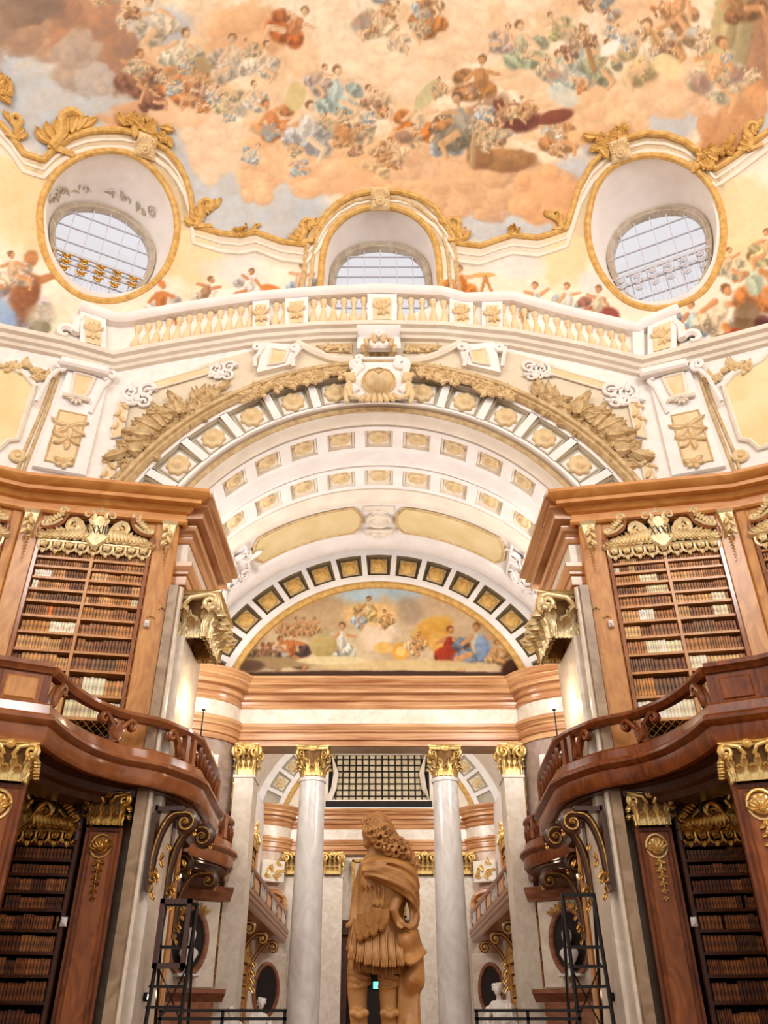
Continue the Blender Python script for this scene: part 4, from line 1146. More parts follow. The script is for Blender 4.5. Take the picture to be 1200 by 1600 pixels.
def lun_paint(px, py):
    p = Paint(px, py, (196, 172, 136))
    w = sstep(.4, .65, fbm(px / 40, py / 30, 77, 4))[:, None]
    p.c = p.c * (1 - w) + np.array((176, 150, 116.)) * w
    B = p.blob; F = p.fig; sk = (206, 150, 96)
    B(560, 920, 60, 26, (176, 196, 206), 0, .4, .5); B(640, 925, 40, 20, (166, 186, 200), 0, .4, .5); B(735, 965, 26, 16, (150, 166, 180), 0, .3, .4); B(690, 960, 80, 40, (196, 168, 134), 0, .4, .5); B(480, 960, 90, 40, (186, 156, 118), 0, .4, .5, .8)
    B(640, 955, 24, 26, (160, 140, 116), 0, .4, .5, .7); B(590, 985, 34, 30, (222, 198, 170), 0, .4, .6); B(580, 960, 46, 22, (226, 186, 126), 0, .4, .6)
    F(575, 952, 52, (226, 190, 120), sk, 10, (234, 206, 150), seed=1); F(605, 965, 34, (226, 180, 120), sk, -20, seed=2); F(560, 965, 34, (196, 206, 210), sk, 20, seed=3)
    F(455, 1012, 72, (92, 62, 60), (196, 122, 70), 5, (190, 112, 62), seed=4); F(428, 1015, 62, (206, 190, 170), (190, 130, 84), 30, seed=5); F(534, 1000, 70, (216, 210, 190), (214, 160, 110), 8, (226, 216, 196), seed=6)
    for x in (400, 412, 420): F(x, 1022, 46, (112, 92, 76), (150, 104, 70), 0, seed=x)
    B(505, 1008, 22, 20, (190, 166, 110), 0, .1, .1, 1, (160, 136, 84)); B(505, 988, 12, 8, (176, 156, 110), 0, .2, .2)
    for x in (440, 462, 476, 492): F(x, 978, 34, (206, 160, 110), (206, 150, 100), 0, seed=x)
    B(676, 985, 36, 22, (214, 166, 80), -20, .25, .4, 1, (186, 132, 54)); B(686, 1005, 18, 18, (206, 158, 80), 0, .2, .3); B(626, 1018, 15, 15, (206, 154, 72), 0, .15, .2); B(626, 1018, 8, 8, (226, 184, 110), 0, .2, .2); B(600, 1012, 16, 10, (214, 170, 96), 0, .3, .5); F(648, 1005, 40, (226, 190, 140), sk, 30, seed=9); F(658, 1000, 34, (220, 170, 110), sk, -10, seed=19)
    F(702, 1008, 76, (160, 58, 34), (206, 140, 86), 0, (150, 54, 32), seed=10); B(698, 1025, 16, 20, (170, 62, 34), 20, .3, .5, 1, (116, 38, 24)); F(745, 1006, 84, (130, 146, 166), (206, 150, 100), 5, (206, 190, 150), seed=11); B(756, 1014, 14, 26, (140, 158, 182), -20, .3, .5, 1, (92, 104, 134)); F(775, 1020, 50, (190, 150, 96), sk, 0, seed=12)
    B(430, 1035, 90, 10, (150, 124, 86), 0, .4, .5); B(640, 1040, 160, 10, (196, 170, 122), 0, .4, .4); B(592, 1054, 250, 7, (66, 44, 34), 0, .3, .4); B(810, 1045, 30, 18, (70, 40, 30), 0, .2, .3); B(390, 1040, 26, 10, (96, 72, 56), 0, .3, .4)
    B(520, 1032, 60, 7, (206, 186, 140), 0, .2, .2)
    p.c *= (1 + .12 * p.n2)[:, None]
    return np.clip(p.c, 0, 255)

def screen(Y, far, label):
    sc = thing('trim_%d' % (6 if far else 5), (0, Y, 7.8), label, 'trim', kind='structure')
    pth = screen_path(Y)
    entab(sc, pth, -1)
    g = G(); box(g, -4.7, 4.7, Y - .02, Y + .8, 7.8, 10.0); ob('beam', g, M['pale_m'], sc)
    for s in (-1, 1):               # rounded corner walls, outer leaf behind them
        g = G(); pp = [(x, y) for x, y in pth if x * s > 0]
        pp = sorted(pp, key=lambda q: abs(q[0]))
        V = np.array([[(x, y, z) for z in (-1.1, 7.8)] for x, y in pp]); g.add(V, gridq(len(pp), 2)); ob('corner_wall', g, M['mauve'] if not far else M['pinkm'], sc)
    c, yr = 8.4, Y + .1
    for r0, r1 in ((6.58, 7.05), (5.44, 5.72)):
        g = G(); arc(g, (r0 + r1) / 2, c, yr, [(-(r1 - r0) / 2, -.3), (-(r1 - r0) / 2, .03), (0, .06), ((r1 - r0) / 2, .03), ((r1 - r0) / 2, -.3)], -90, 90); ob('white_band', g, M['white'], sc)
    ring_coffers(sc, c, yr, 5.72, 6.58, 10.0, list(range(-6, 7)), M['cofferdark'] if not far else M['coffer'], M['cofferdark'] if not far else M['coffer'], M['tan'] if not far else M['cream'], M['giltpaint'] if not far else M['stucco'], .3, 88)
    g = G(); arc(g, 5.36, c, yr, [(-.12, -.3), (-.12, .04), (-.04, .12), (.04, .1), (.1, .04), (.1, -.2)], -90, 90); ob('gilt_moulding', g, M['giltpaint'], sc)
    return sc

sc1 = screen(26.2, False, 'red marble entablature and coffered lunette arch over the column screen')
# lunette painting: a flat painted field in the arch
ra = np.concatenate([np.linspace(.02, 5.3, 150)]); aa = np.radians(np.linspace(-90, 90, 300))
X = ra[:, None] * np.sin(aa)[None]; Z = 8.4 + ra[:, None] * np.cos(aa)[None]
V = np.stack([X, np.full_like(X, 26.42), Z], -1).reshape(-1, 3)
g = G(); g.add(V, gridq(150, 300)); lx, ly = pix(V)
ob('lunette_painting', g, M['fresco'], None, 'half-round painting with a golden chariot and a red-robed figure under the coffered arch', 'painting', smooth=4, colors=lin(lun_paint(lx, ly) / 255.0))

# free-standing columns and end pilasters of the screen
def column(x, y, lab, r=.445):
    t = thing('column', (x, y, -1.1), lab, 'column', 'columns of the marble screen')
    g = G(); box(g, x - .65, x + .65, y - .65, y + .65, -1.1, -.35); ob('plinth', g, M['redm2'], t)
    g = G(); lathe(g, [(.62, -.35), (.64, -.25), (.58, -.15), (.52, -.1), (.55, .02), (.48, .08)], (x, y, 0), 28); ob('base', g, M['wmarble'], t)
    zz = np.linspace(0, 1, 14); rad = r * (1.05 - .17 * zz ** 1.8)
    g = G(); lathe(g, [(q, .08 + (6.72 - .08) * z) for q, z in zip(rad, zz)] + [(r * .97, 6.73), (r * .99, 6.8), (r * .92, 6.86)], (x, y, 0), 32); ob('shaft', g, M['colm'], t, smooth=.7)
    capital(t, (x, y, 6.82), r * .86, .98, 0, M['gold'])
    return t
column(-2.12, 26.5, 'polished grey marble column left of the armoured statue')
column(2.12, 26.5, 'polished grey marble column right of the armoured statue')
def pilaster(x, y, w, z0, z1, zc, lab, ms, mc, d=.35, r=None, grp=None):
    t = thing('pilaster', (x, y, z0), lab, 'pilaster', grp)
    g = G(); box(g, x - w / 2, x + w / 2, y - d, y + .5, z0, zc - .06); ob('shaft', g, ms, t, smooth=0)
    g = G(); box(g, x - w / 2 - .04, x + w / 2 + .04, y - d - .04, y + .5, zc - .1, zc - .02); ob('astragal', g, ms, t, smooth=0)
    capital(t, (x, y - d * .3, zc), (r or w * .5) * .86, z1 - zc, 0, mc, square=True)
    return t
for s, nm in ((-1, 'left'), (1, 'right')):
    pilaster(s * 4.2, 26.3, .6, -1.1, 7.8, 6.82, 'pale stone end pilaster with gilt capital at the %s of the column screen' % nm, M['pale_m'], M['gold'], d=.5)

# ---------------------------------------------------------------- far bay of the wing
sc2 = screen(45.0, True, 'red marble entablature and coffered arch on the far end wall of the wing')
fv = thing('trim_7', (0, 36, 8), 'plain barrel vault over the far bay', 'trim', kind='structure')
g = G(); a = np.radians(np.linspace(-92, 92, 50)); yy = np.linspace(26.9, 45.4, 3)
V = np.array([[(7.0 * math.sin(q), Y, 8.3 + 7.0 * math.cos(q)) for q in a] for Y in yy]); g.add(V, gridq(3, 50)); ob('vault_back', g, M['cream'], fv)
g = G(); arc(g, 6.0, 8.4, 27.0, [(-.7, 0), (1.6, 0)], -92, 92); ob('screen_back', g, M['cream'], fv)
far = thing('wall_back', (0, 45.3, -1.1), 'pale end wall of the far bay', 'wall', kind='structure')
g = G(); box(g, -7.2, -1.95, 45.25, 45.5, -1.1, 7.8); box(g, 1.95, 7.2, 45.25, 45.5, -1.1, 7.8); box(g, -1.95, 1.95, 45.25, 45.5, 4.7, 7.8); ob('lower_wall', g, M['pale_m'], far, smooth=0)
# lunette with a barred window
g = G(); V = []; 
P, A = arcpath(5.3, 8.4, 45.3, -90, 90, 40)
ang = np.radians(np.linspace(-90, 90, 40)); inner = np.stack([np.clip(5.3 * np.sin(ang), -2.75 + .0 * ang, 2.75), np.full(40, 45.3), np.clip(8.4 + 5.3 * np.cos(ang), 10.4, 13.15)], -1)
V = np.stack([P, inner], 1); g.add(V, gridq(40, 2)); ob('lunette_wall', g, M['cream'], far)
w4 = thing('window_4', (0, 45.5, 10.4), 'dark gridded window high on the far end wall', 'window', kind='structure')
wo = [(-2.75, 10.45), (-2.45, 11.2), (-2.35, 12.0), (-2.6, 13.15), (2.6, 13.15), (2.35, 12.0), (2.45, 11.2), (2.75, 10.45)]
g = G(); pt = np.array([(x, 45.25, z) for x, z in wo + [wo[0]]]); tube(g, pt, .16, 6); ob('window_frame', g, M['cream'], w4)
mg = mat('aged_window_glass', (196, 172, 132), (222, 206, 172), 3, .3); dark = M['iron']
for i in range(15):
    for j in range(8):
        x = -2.7 + 5.4 * (i + .5) / 15; z = 10.5 + 2.65 * (j + .5) / 8
        if abs(x) < np.interp(z, [10.45, 11.2, 12, 13.15], [2.75, 2.45, 2.35, 2.6]):
            g = G(); bevbox(g, -.145, .145, 0, .03, -.13, .13, .01, Fr((x, 45.5, z), (1, 0, 0), (0, -1, 0))); ob('pane', g, mg, w4, smooth=0)
for i in range(16):
    x = -2.7 + 5.4 * i / 15; g = G(); box(g, x - .03, x + .03, 45.42, 45.48, 10.45, 13.15); ob('bar', g, dark, w4, smooth=0)
for j in range(9):
    z = 10.5 + 2.65 * j / 8; g = G(); box(g, -2.75, 2.75, 45.41, 45.47, z - .03, z + .03); ob('bar', g, dark, w4, smooth=0)
g = G(); box(g, -2.9, 2.9, 45.56, 45.6, 10.3, 13.3); ob('shade', g, M['void'], w4, smooth=0)
g = G(); box(g, -2.85, 2.85, 45.0, 45.4, 10.3, 10.48); ob('sill', g, M['void'], w4, smooth=0)
for x, nm in ((-4.3, 'leftmost'), (-2.35, 'left middle'), (2.35, 'right middle'), (4.3, 'rightmost')):
    pilaster(x, 44.75, 1.05, -1.1, 7.8, 6.75, '%s of the four pale pilasters on the far end wall' % nm, M['pale_m'], M['gold'], d=.25, r=.44, grp=None)
# panel, dark portal and exit sign on the end wall
pn = thing('wall_panel', (0, 45.2, 4.8), 'gilt-framed wall panel with a dark oval medallion behind the statue', 'panel')
g = G(); box(g, -1.3, 1.3, 45.1, 45.24, 4.9, 7.5); ob('field', g, M['stone'], pn, smooth=0)
for a in ((-1.38, -1.26, 4.85, 7.55), (1.26, 1.38, 4.85, 7.55), (-1.38, 1.38, 7.45, 7.57), (-1.38, 1.38, 4.83, 4.95)):
    g = G(); box(g, a[0], a[1], 45.0, 45.2, a[2], a[3]); ob('frame_bar', g, M['darkgold'], pn, smooth=0)
g = G(); t = np.linspace(0, 2 * math.pi, 40, endpoint=False); tube(g, np.stack([1.0 * np.cos(t), np.full(40, 45.02), 6.2 + 1.1 * np.sin(t)], -1), .1, 6, True); ob('medallion_ring', g, M['redm2'], pn)
d1 = thing('door_1', (0, 45.2, -1.1), 'dark wooden portal at the far end behind the statue', 'door', kind='structure')
for s in (-1, 1):
    g = G(); box(g, s * 1.95 - .0, s * 1.55, 45.0, 45.4, -1.1, 4.0); ob('jamb', g, M['woodd'], d1, smooth=0)
g = G(); mould(g, [(-1.95, 45.1), (1.95, 45.1)], [(0, 3.7), (.1, 3.7), (.12, 4.0), (.3, 4.1), (.3, 4.2), (0, 4.2)], -1); box(g, -1.95, 1.95, 45.1, 45.4, 2.9, 4.1); ob('lintel', g, M['woodd'], d1)
g = G(); box(g, -1.9, 1.9, 44.95, 45.3, 4.2, 4.75); ob('ledge', g, M['woodd'], d1)
g = G(); box(g, -1.55, 1.55, 46.2, 46.3, -1.1, 3.6); box(g, -1.6, -1.55, 45.3, 46.3, -1.1, 3); box(g, 1.55, 1.6, 45.3, 46.3, -1.1, 3); box(g, -1.6, 1.6, 45.3, 46.3, 2.95, 3.05); ob('passage', g, M['void'], d1, smooth=0)
g = G(); box(g, -1.55, 1.55, 45.2, 45.4, 2.72, 2.92); ob('soffit_bar', g, M['stone'], d1, smooth=0)
ex = thing('exit_sign', (-.1, 46.0, 1.9), 'small glowing green exit sign in the dark portal', 'sign')
g = G(); bevbox(g, -.28, .12, 0, .08, 1.85, 2.15, .02, Fr((0, 46.15, 0), (1, 0, 0), (0, -1, 0))); ob('light_box', g, M['exit'], ex, smooth=0)
g = G(); bevbox(g, -.3, .14, -.05, .0, 1.83, 2.17, .01, Fr((0, 46.15, 0), (1, 0, 0), (0, -1, 0))); ob('housing', g, M['iron'], ex, smooth=0)
# ---------------------------------------------------------------- piers of the great arch
SIDE = {-1: 'left', 1: 'right'}
def flip(path, s): return [(s * x, y) for x, y in path]
for s in (-1, 1):
    sd = SIDE[s]
    t = thing('pier', (s * 4.4, 16.2, -1.1), 'tall stone pier with a giant gilt capital %s of the arch opening' % sd, 'pier', 'piers of the great arch')
    g = G(); box(g, s * 4.12, s * 4.33, 15.0, 17.68, -1.1, 7.8); ob('core', g, M['stone2'], t, smooth=0)
    g = G(); box(g, s * 4.14, s * 4.32, 14.94, 15.02, -1.1, 7.8); ob('front_strip', g, M['stone2'], t, smooth=0)
    g = G(); tube(g, [(s * 4.08, 17.72, z) for z in np.linspace(-1.1, 3.4, 4)], .05, 6); ob('wooden_bead', g, M['woodl'], t)
    for y0, y1, d in ((15.02, 15.2, .05), (15.32, 16.85, .16), (17.0, 17.35, .08)):
        g = G(); bevbox(g, y0, y1, 0, d, -1.1, 7.8 if d != .16 else 6.84, .03, Fr((s * 4.12, 0, 0), (0, 1, 0), (-s, 0, 0))); ob('pilaster_strip', g, M['pale_m'], t, smooth=0)
    capital(t, (s * 4.22, 16.08, 6.82), .66, .98, 0, M['palegold'], square=True)
    e = thing('trim_%d' % (8 if s < 0 else 9), (s * 4.2, 16, 7.8), 'red marble entablature block on the %s pier' % sd, 'trim', kind='structure')
    entab(e, flip([(4.5, 15.42), (4.2, 15.42), (4.2, 18.1), (4.9, 18.1)], s), 1 if s > 0 else -1)
    g = G(); box(g, s * 4.22, s * 4.6, 15.44, 18.1, 7.8, 9.98); ob('core', g, M['pale_m'], e, smooth=0)
    # return wall behind the pier, widening to the wing
    g = G(); box(g, s * 4.35, s * 7.6, 17.7, 17.95, -1.1, 9.5); ob('wall_%s_return' % sd, g, M['cream'], None, 'plain return wall behind the %s pier' % sd, 'wall', kind='structure', smooth=0)
    g = G(); box(g, s * 7.1, s * 7.4, 17.7, 45.4, -1.1, 8.6); ob('wall_%s_wing' % sd, g, M['cream'], None, 'plain %s side wall of the wing' % sd, 'wall', kind='structure', smooth=0)

# ---------------------------------------------------------------- books
LEATH = [(150, 104, 62), (134, 88, 50), (120, 76, 42), (166, 120, 76), (178, 136, 90), (110, 66, 38), (142, 98, 58), (96, 58, 36), (186, 148, 104), (126, 84, 54), (156, 108, 58), (104, 72, 50)]
VELL = [(222, 206, 176), (210, 192, 160), (230, 218, 194), (200, 182, 150)]
ZL = np.array([0, .14, .17, .44, .47, .78, .81, 1.0])
SEC = np.array([(-.5, -1.0), (-.5, -.06), (-.3, .0), (.3, .0), (.5, -.06), (.5, -1.0)])
def book_mesh_arrays(col, lab=None):
    V = np.array([[(a, b, z) for a, b in SEC] for z in ZL]).reshape(-1, 3)
    Q = gridq(len(ZL), 6); T = fan(list(range(6))) + fan(list(range(42, 48)))
    c = np.tile(lin(col), (len(ZL), 1))
    gold = lin(np.clip(np.array(col) * 1.25 + np.array((30, 22, 6)), 0, 255))
    for i in (1, 2, 5, 6): c[i] = c[i] * .25 + gold * .75
    if lab is not None: c[3] = lin(lab); c[4] = lin(lab)
    return V, Q, T, np.repeat(c, 6, 0)
BOOKM = {}
def book_mesh(col):
    col = tuple(int(v) for v in col)
    if col not in BOOKM:
        V, Q, T, c = book_mesh_arrays(col)
        g = G(); g.add(V, Q, T); BOOKM[col] = mesh_from('book', V, g, M['leather'], 0, c)
    return BOOKM[col]
NB = [0]
def ordinal(n):
    return '%d%s' % (n, 'th' if 10 <= n % 100 <= 20 else {1: 'st', 2: 'nd', 3: 'rd'}.get(n % 10, 'th'))
def shade_name(c):
    v = sum(c) / 3
    return 'pale vellum' if v > 170 else 'tan' if v > 118 else 'brown' if v > 86 else 'dark brown'
class BookStuff:
    def __init__(s): s.g = G(); s.c = []
    def add(s, fr, a, z, w, d, h, col, tilt=0.0):
        V, Q, T, c = book_mesh_arrays(col)
        L = np.stack([V[:, 0] * w + a + tilt * V[:, 2] * h, V[:, 1] * d, V[:, 2] * h + z], -1)
        s.g.add(fr(L), Q, T); s.c.append(c)
STUFF = BookStuff()
ORD = ['topmost', 'second', 'third', 'fourth', 'fifth', 'sixth', 'seventh', 'eighth', 'ninth', 'tenth', 'eleventh', 'twelfth', 'thirteenth', 'fourteenth']
def put_row(fr, rotz, a0, a1, z, hgap, rng, single, label=None, group=None, pale=0.0, depth=.28, wmul=1.0, special=None, dark=1.0, fill=1.0):
    a = a0 + .01; cnt = 0; base = rng.choice(LEATH); hh = hgap * rng.uniform(.72, .86); run = 0; first = True
    while a < a1 - .03:
        if run <= 0:
            run = rng.randint(3, 9); base = rng.choice(VELL) if rng.random() < pale else rng.choice(LEATH); hh = hgap * rng.uniform(.7, .88); ww = rng.uniform(.036, .066) * wmul
        run -= 1
        w = min(ww * rng.uniform(.9, 1.1), a1 - a); h = hh * rng.uniform(.97, 1.02)
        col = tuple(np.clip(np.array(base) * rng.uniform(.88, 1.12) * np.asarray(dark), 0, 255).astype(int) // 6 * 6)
        if rng.random() > fill: a += w; continue
        sp = special and special(a)
        if sp: col = sp[0]
        if single:
            o = bpy.data.objects.new('book', book_mesh(col)); COL.objects.link(o)
            p = fr([(a + w / 2, -.05, z)])[0]
            o.location = (p[0], p[1], p[2] + ZC); o.rotation_euler = (0, 0, rotz); o.scale = (w * .96, depth, h)
            cnt += 1
            if sp: tag(o, sp[1], 'book')
            else: tag(o, '%s book, %s from pier %s' % (shade_name(col), ordinal(cnt), label), 'book', group)
            NB[0] += 1
        else:
            STUFF.add(Fr(fr([(0, -.05, 0)])[0], *fr.m), a + w / 2, z, w * .96, depth, h, col)
        a += w

# ---------------------------------------------------------------- carved and gilt crests
def numeral(g, fr, txt, c, h, b):
    w = {'X': .62, 'I': .28, 'L': .5, 'V': .62}; tot = sum(w[k] for k in txt) * h; x = c[0] - tot / 2
    def stroke(p, q, t):
        d = np.array(q) - np.array(p); n = np.array([-d[1], d[0]]) / np.hypot(*d) * t / 2
        L = [(*(np.array(p) + n),), (*(np.array(p) - n),), (*(np.array(q) - n),), (*(np.array(q) + n),)]
        V = [(u[0], bb, u[1]) for bb in (b, b + .012) for u in L]
        g.add(fr(V), [(0, 1, 2, 3), (4, 5, 6, 7), (0, 1, 5, 4), (1, 2, 6, 5), (2, 3, 7, 6), (3, 0, 4, 7)])
    for ch in txt:
        ww = w[ch] * h; l, r_, z0, z1 = x + .08 * h, x + ww - .08 * h, c[1] - h / 2, c[1] + h / 2
        if ch == 'X': stroke((l, z1), (r_, z0), .13 * h); stroke((l, z0), (r_, z1), .06 * h)
        elif ch == 'I': stroke(((l + r_) / 2, z0), ((l + r_) / 2, z1), .13 * h)
        elif ch == 'V': stroke((l, z1), ((l + r_) / 2, z0), .13 * h); stroke((r_, z1), ((l + r_) / 2, z0), .06 * h)
        elif ch == 'L': stroke((l, z0), (l, z1), .13 * h); stroke((l, z0), (r_, z0), .08 * h)
        x += ww

def crest(par, fr, c, z, W, mg, txt=None, b=.06):
    """openwork rocaille crest: cartouche, wings of acanthus, scalloped fringe; W half width"""
    g = G()
    P = [(-.17, .0), (-.22, .12), (-.15, .22), (-.12, .36), (-.16, .46), (-.08, .5), (0, .58), (.08, .5), (.16, .46), (.12, .36), (.15, .22), (.22, .12), (.17, 0), (.08, -.1), (0, -.16), (-.08, -.1)]
    k = W / 1.05
    p = spline(np.array(P) * k * 1.3, 48, True); n = len(p)
    V = [np.stack([c + p[:, 0] * q, np.full(n, b + h), z + p[:, 1] * q + (1 - q) * .18 * k], -1) for q, h in ((1, -.03), (1, .05), (.9, .09), (.8, .05), (.72, .05), (.4, .08), (.01, .09))]
    g.add(fr(np.stack(V, 1).reshape(-1, 3)), gridq(n, 7, True, False))
    plate = ob('cartouche', g, mg, par)
    for sg in (-1, 1):
        g = G()
        scroll(g, np.vstack([[(c + sg * .1 * k, z + .3 * k)], spiral2((c + sg * .22 * k, z + .55 * k), .13 * k, -1.2 * sg, -math.pi / 2 - sg * .4)]), fr, .045 * k, b + .05)
        scroll(g, np.vstack([[(c + sg * .2 * k, z + .1 * k)], [(c + sg * .34 * k, z + .34 * k)], spiral2((c + sg * .44 * k, z + .26 * k), .15 * k, -1.2 * sg, math.pi / 2)]), fr, .06 * k, b + .04)
        for i in range(11):
            x = c + sg * (.22 + .075 * i) * k
            leafpiece(g, fr, (x, z - .06 * k + .02 * (i % 2)), math.pi / 2 - sg * (.35 + .09 * i), (.42 - .024 * i) * k, .085 * k, b - .01, 1.0)
            leafpiece(g, fr, (x, z - .02 * k), math.pi / 2 + sg * (.2 + .05 * i), (.28 - .014 * i) * k, .07 * k, b + .02, 1.0)
        ob('acanthus_wing', g, mg, par)
    nf = 9
    for i in range(nf):
        x = c - W + 2 * W * (i + .5) / nf; zz = z - .16 * k; w = W / nf
        g = G(); disc(g, fr, (x, zz), w * .62, b, .05, 10)
        q = [(x - w, zz + .05 * k), (x - w, zz - .05 * k), (x - w * .55, zz - .13 * k), (x - w * .2, zz - .12 * k), (x, zz - .19 * k), (x + w * .2, zz - .12 * k), (x + w * .55, zz - .13 * k), (x + w, zz - .05 * k), (x + w, zz + .05 * k)]
        tube(g, lift(spline(q, 24), fr, b), .026 * k, 5)
        tube(g, lift([(x - w, zz + .07 * k), (x + w, zz + .07 * k)], fr, b), .03 * k, 5)
        for an in (.5, 2.64, -.9, -2.2): leafpiece(g, fr, (x, zz), an, w * .9, w * .22, b, .8, 4)
        ob('fringe_scallop', g, mg, par)
    if txt:
        f5 = fr if fr.m[0][0] > 0 else Fr(fr([(2 * c, 0, 0)])[0], -fr.m[0], fr.m[1]); g = G(); numeral(g, f5, txt, (c, z + .2 * k), .17 * k, b + .1); ob('numeral', g, M['ink'], plate, smooth=0)

def shaped_top(par, fr, a0, a1, z, mw, mg, b=.05):
    """swelling moulded frame over the crest with leaf scrolls on its shoulders"""
    c = (a0 + a1) / 2; h = (a1 - a0) / 2
    P = [(a0, z - .28), (a0, z - .02), (a0 + .05 * h, z), (a0 + .2 * h, z + .02), (a0 + .36 * h, z + .14), (a0 + .42 * h, z + .34), (a0 + .5 * h, z + .4), (a0 + .72 * h, z + .38), (c, z + .4)]
    P = P + [(2 * c - x, y) for x, y in P[-2::-1]]
    g = G(); tube(g, lift(spline(P, 60), fr, b), .042, 6); ob('shaped_frame', g, mw, par)
    for sg in (-1, 1):
        X = lambda x: c + sg * (x - c)
        g = G(); base = 0 if sg < 0 else math.pi
        scroll(g, np.vstack([[(X(a0 + .44 * h), z + .42)], spiral2((X(a0 + .34 * h), z + .42), .1, sg * 1.1, 0 if sg > 0 else math.pi)]), fr, .04, b + .03)
        scroll(g, np.vstack([[(X(a0 + .36 * h), z + .22)], [(X(a0 + .22 * h), z + .08)], spiral2((X(a0 + .08 * h), z + .1), .07, -sg * 1.1, -math.pi / 2)]), fr, .035, b + .03)
        for i in range(6):
            x = X(a0 + (.14 + .045 * i) * h); leafpiece(g, fr, (x, z + .06 + .05 * i), math.pi / 2 + (-sg) * -.9, .16, .05, b, .9, 5)
        ob('leaf_scroll', g, mg, par)

def gilt_drop(par, fr, a, z, k, mg, shell=False, b=.03, name='gilt_drop'):
    g = G()
    if shell:
        disc(g, fr, (a, z), .16 * k, b, .05, 14); shell_orn(g, fr, (a, z - .08 * k), .24 * k, b + .03, .1, math.pi - .1, 7)
        t = np.linspace(0, 2 * math.pi, 16, endpoint=False); tube(g, lift(np.stack([a + .2 * k * np.cos(t), z + .22 * k * np.sin(t)], -1), fr, b), .025 * k, 5, True)
        z -= .28 * k
    else:
        for w0, w1, z0, z1, d in ((.15, .17, z - .07 * k, z, .16), (.1, .14, z - .3 * k, z - .07 * k, .12), (.05, .1, z - .6 * k, z - .3 * k, .07)):
            L = [(a - w0 * k, 0, z0), (a + w0 * k, 0, z0), (a + w1 * k, 0, z1), (a - w1 * k, 0, z1), (a - w0 * k, d * .7, z0), (a + w0 * k, d * .7, z0), (a + w1 * k, d, z1), (a - w1 * k, d, z1)]
            g.add(fr(L), [(4, 5, 6, 7), (0, 4, 7, 3), (1, 2, 6, 5), (3, 7, 6, 2), (0, 1, 5, 4)])
        for i in range(5):
            leafpiece(g, fr, (a, z - .1 * k - .09 * k * i), -math.pi / 2 + .5 * (-1) ** i, .2 * k, .06 * k, .12, 1)
        z -= .62 * k
    ob(name, g, mg, par); g = G()
    for i in range(6 if shell else 8):
        w = (.12 if shell else .05) * k * (1 - .09 * i); st = (.13 if shell else .075) * k
        for an in (-.5, -1.57, -2.64): leafpiece(g, fr, (a, z - st * i), an, w * 1.1, w * .4, b, 1, 4)
        disc(g, fr, (a, z - st * i), w * .4, b + .02, .03, 7)
    ob('bellflower_chain', g, mg, par, kind='stuff')

# ---------------------------------------------------------------- gallery (upper) bookcases
BA, BB, BD = (4.35, 15.1), (7.55, 14.54), (10.6, 13.1)
def wallfr(s, p, q):
    d = np.array([q[0] - p[0], q[1] - p[1]]); d /= np.hypot(*d)
    return Fr((s * p[0], p[1], 0), (s * d[0], d[1], 0), (s * d[1], -d[0], 0)), math.atan2(-d[1], -d[0]) if s > 0 else math.atan2(d[1], -d[0])
rowx = [227, 225, 223, 219, 216, 213, 210, 207, 204, 200, 196, 192]
rowy = [867, 880, 894, 911, 929, 947, 970, 995, 1022, 1050, 1088, 1124]
_f, _ = wallfr(-1, BA, BB)
SHELVES = [float(at_plane(x, y, _f.o, _f.m[1])[2]) for x, y in zip(rowx, rowy)]

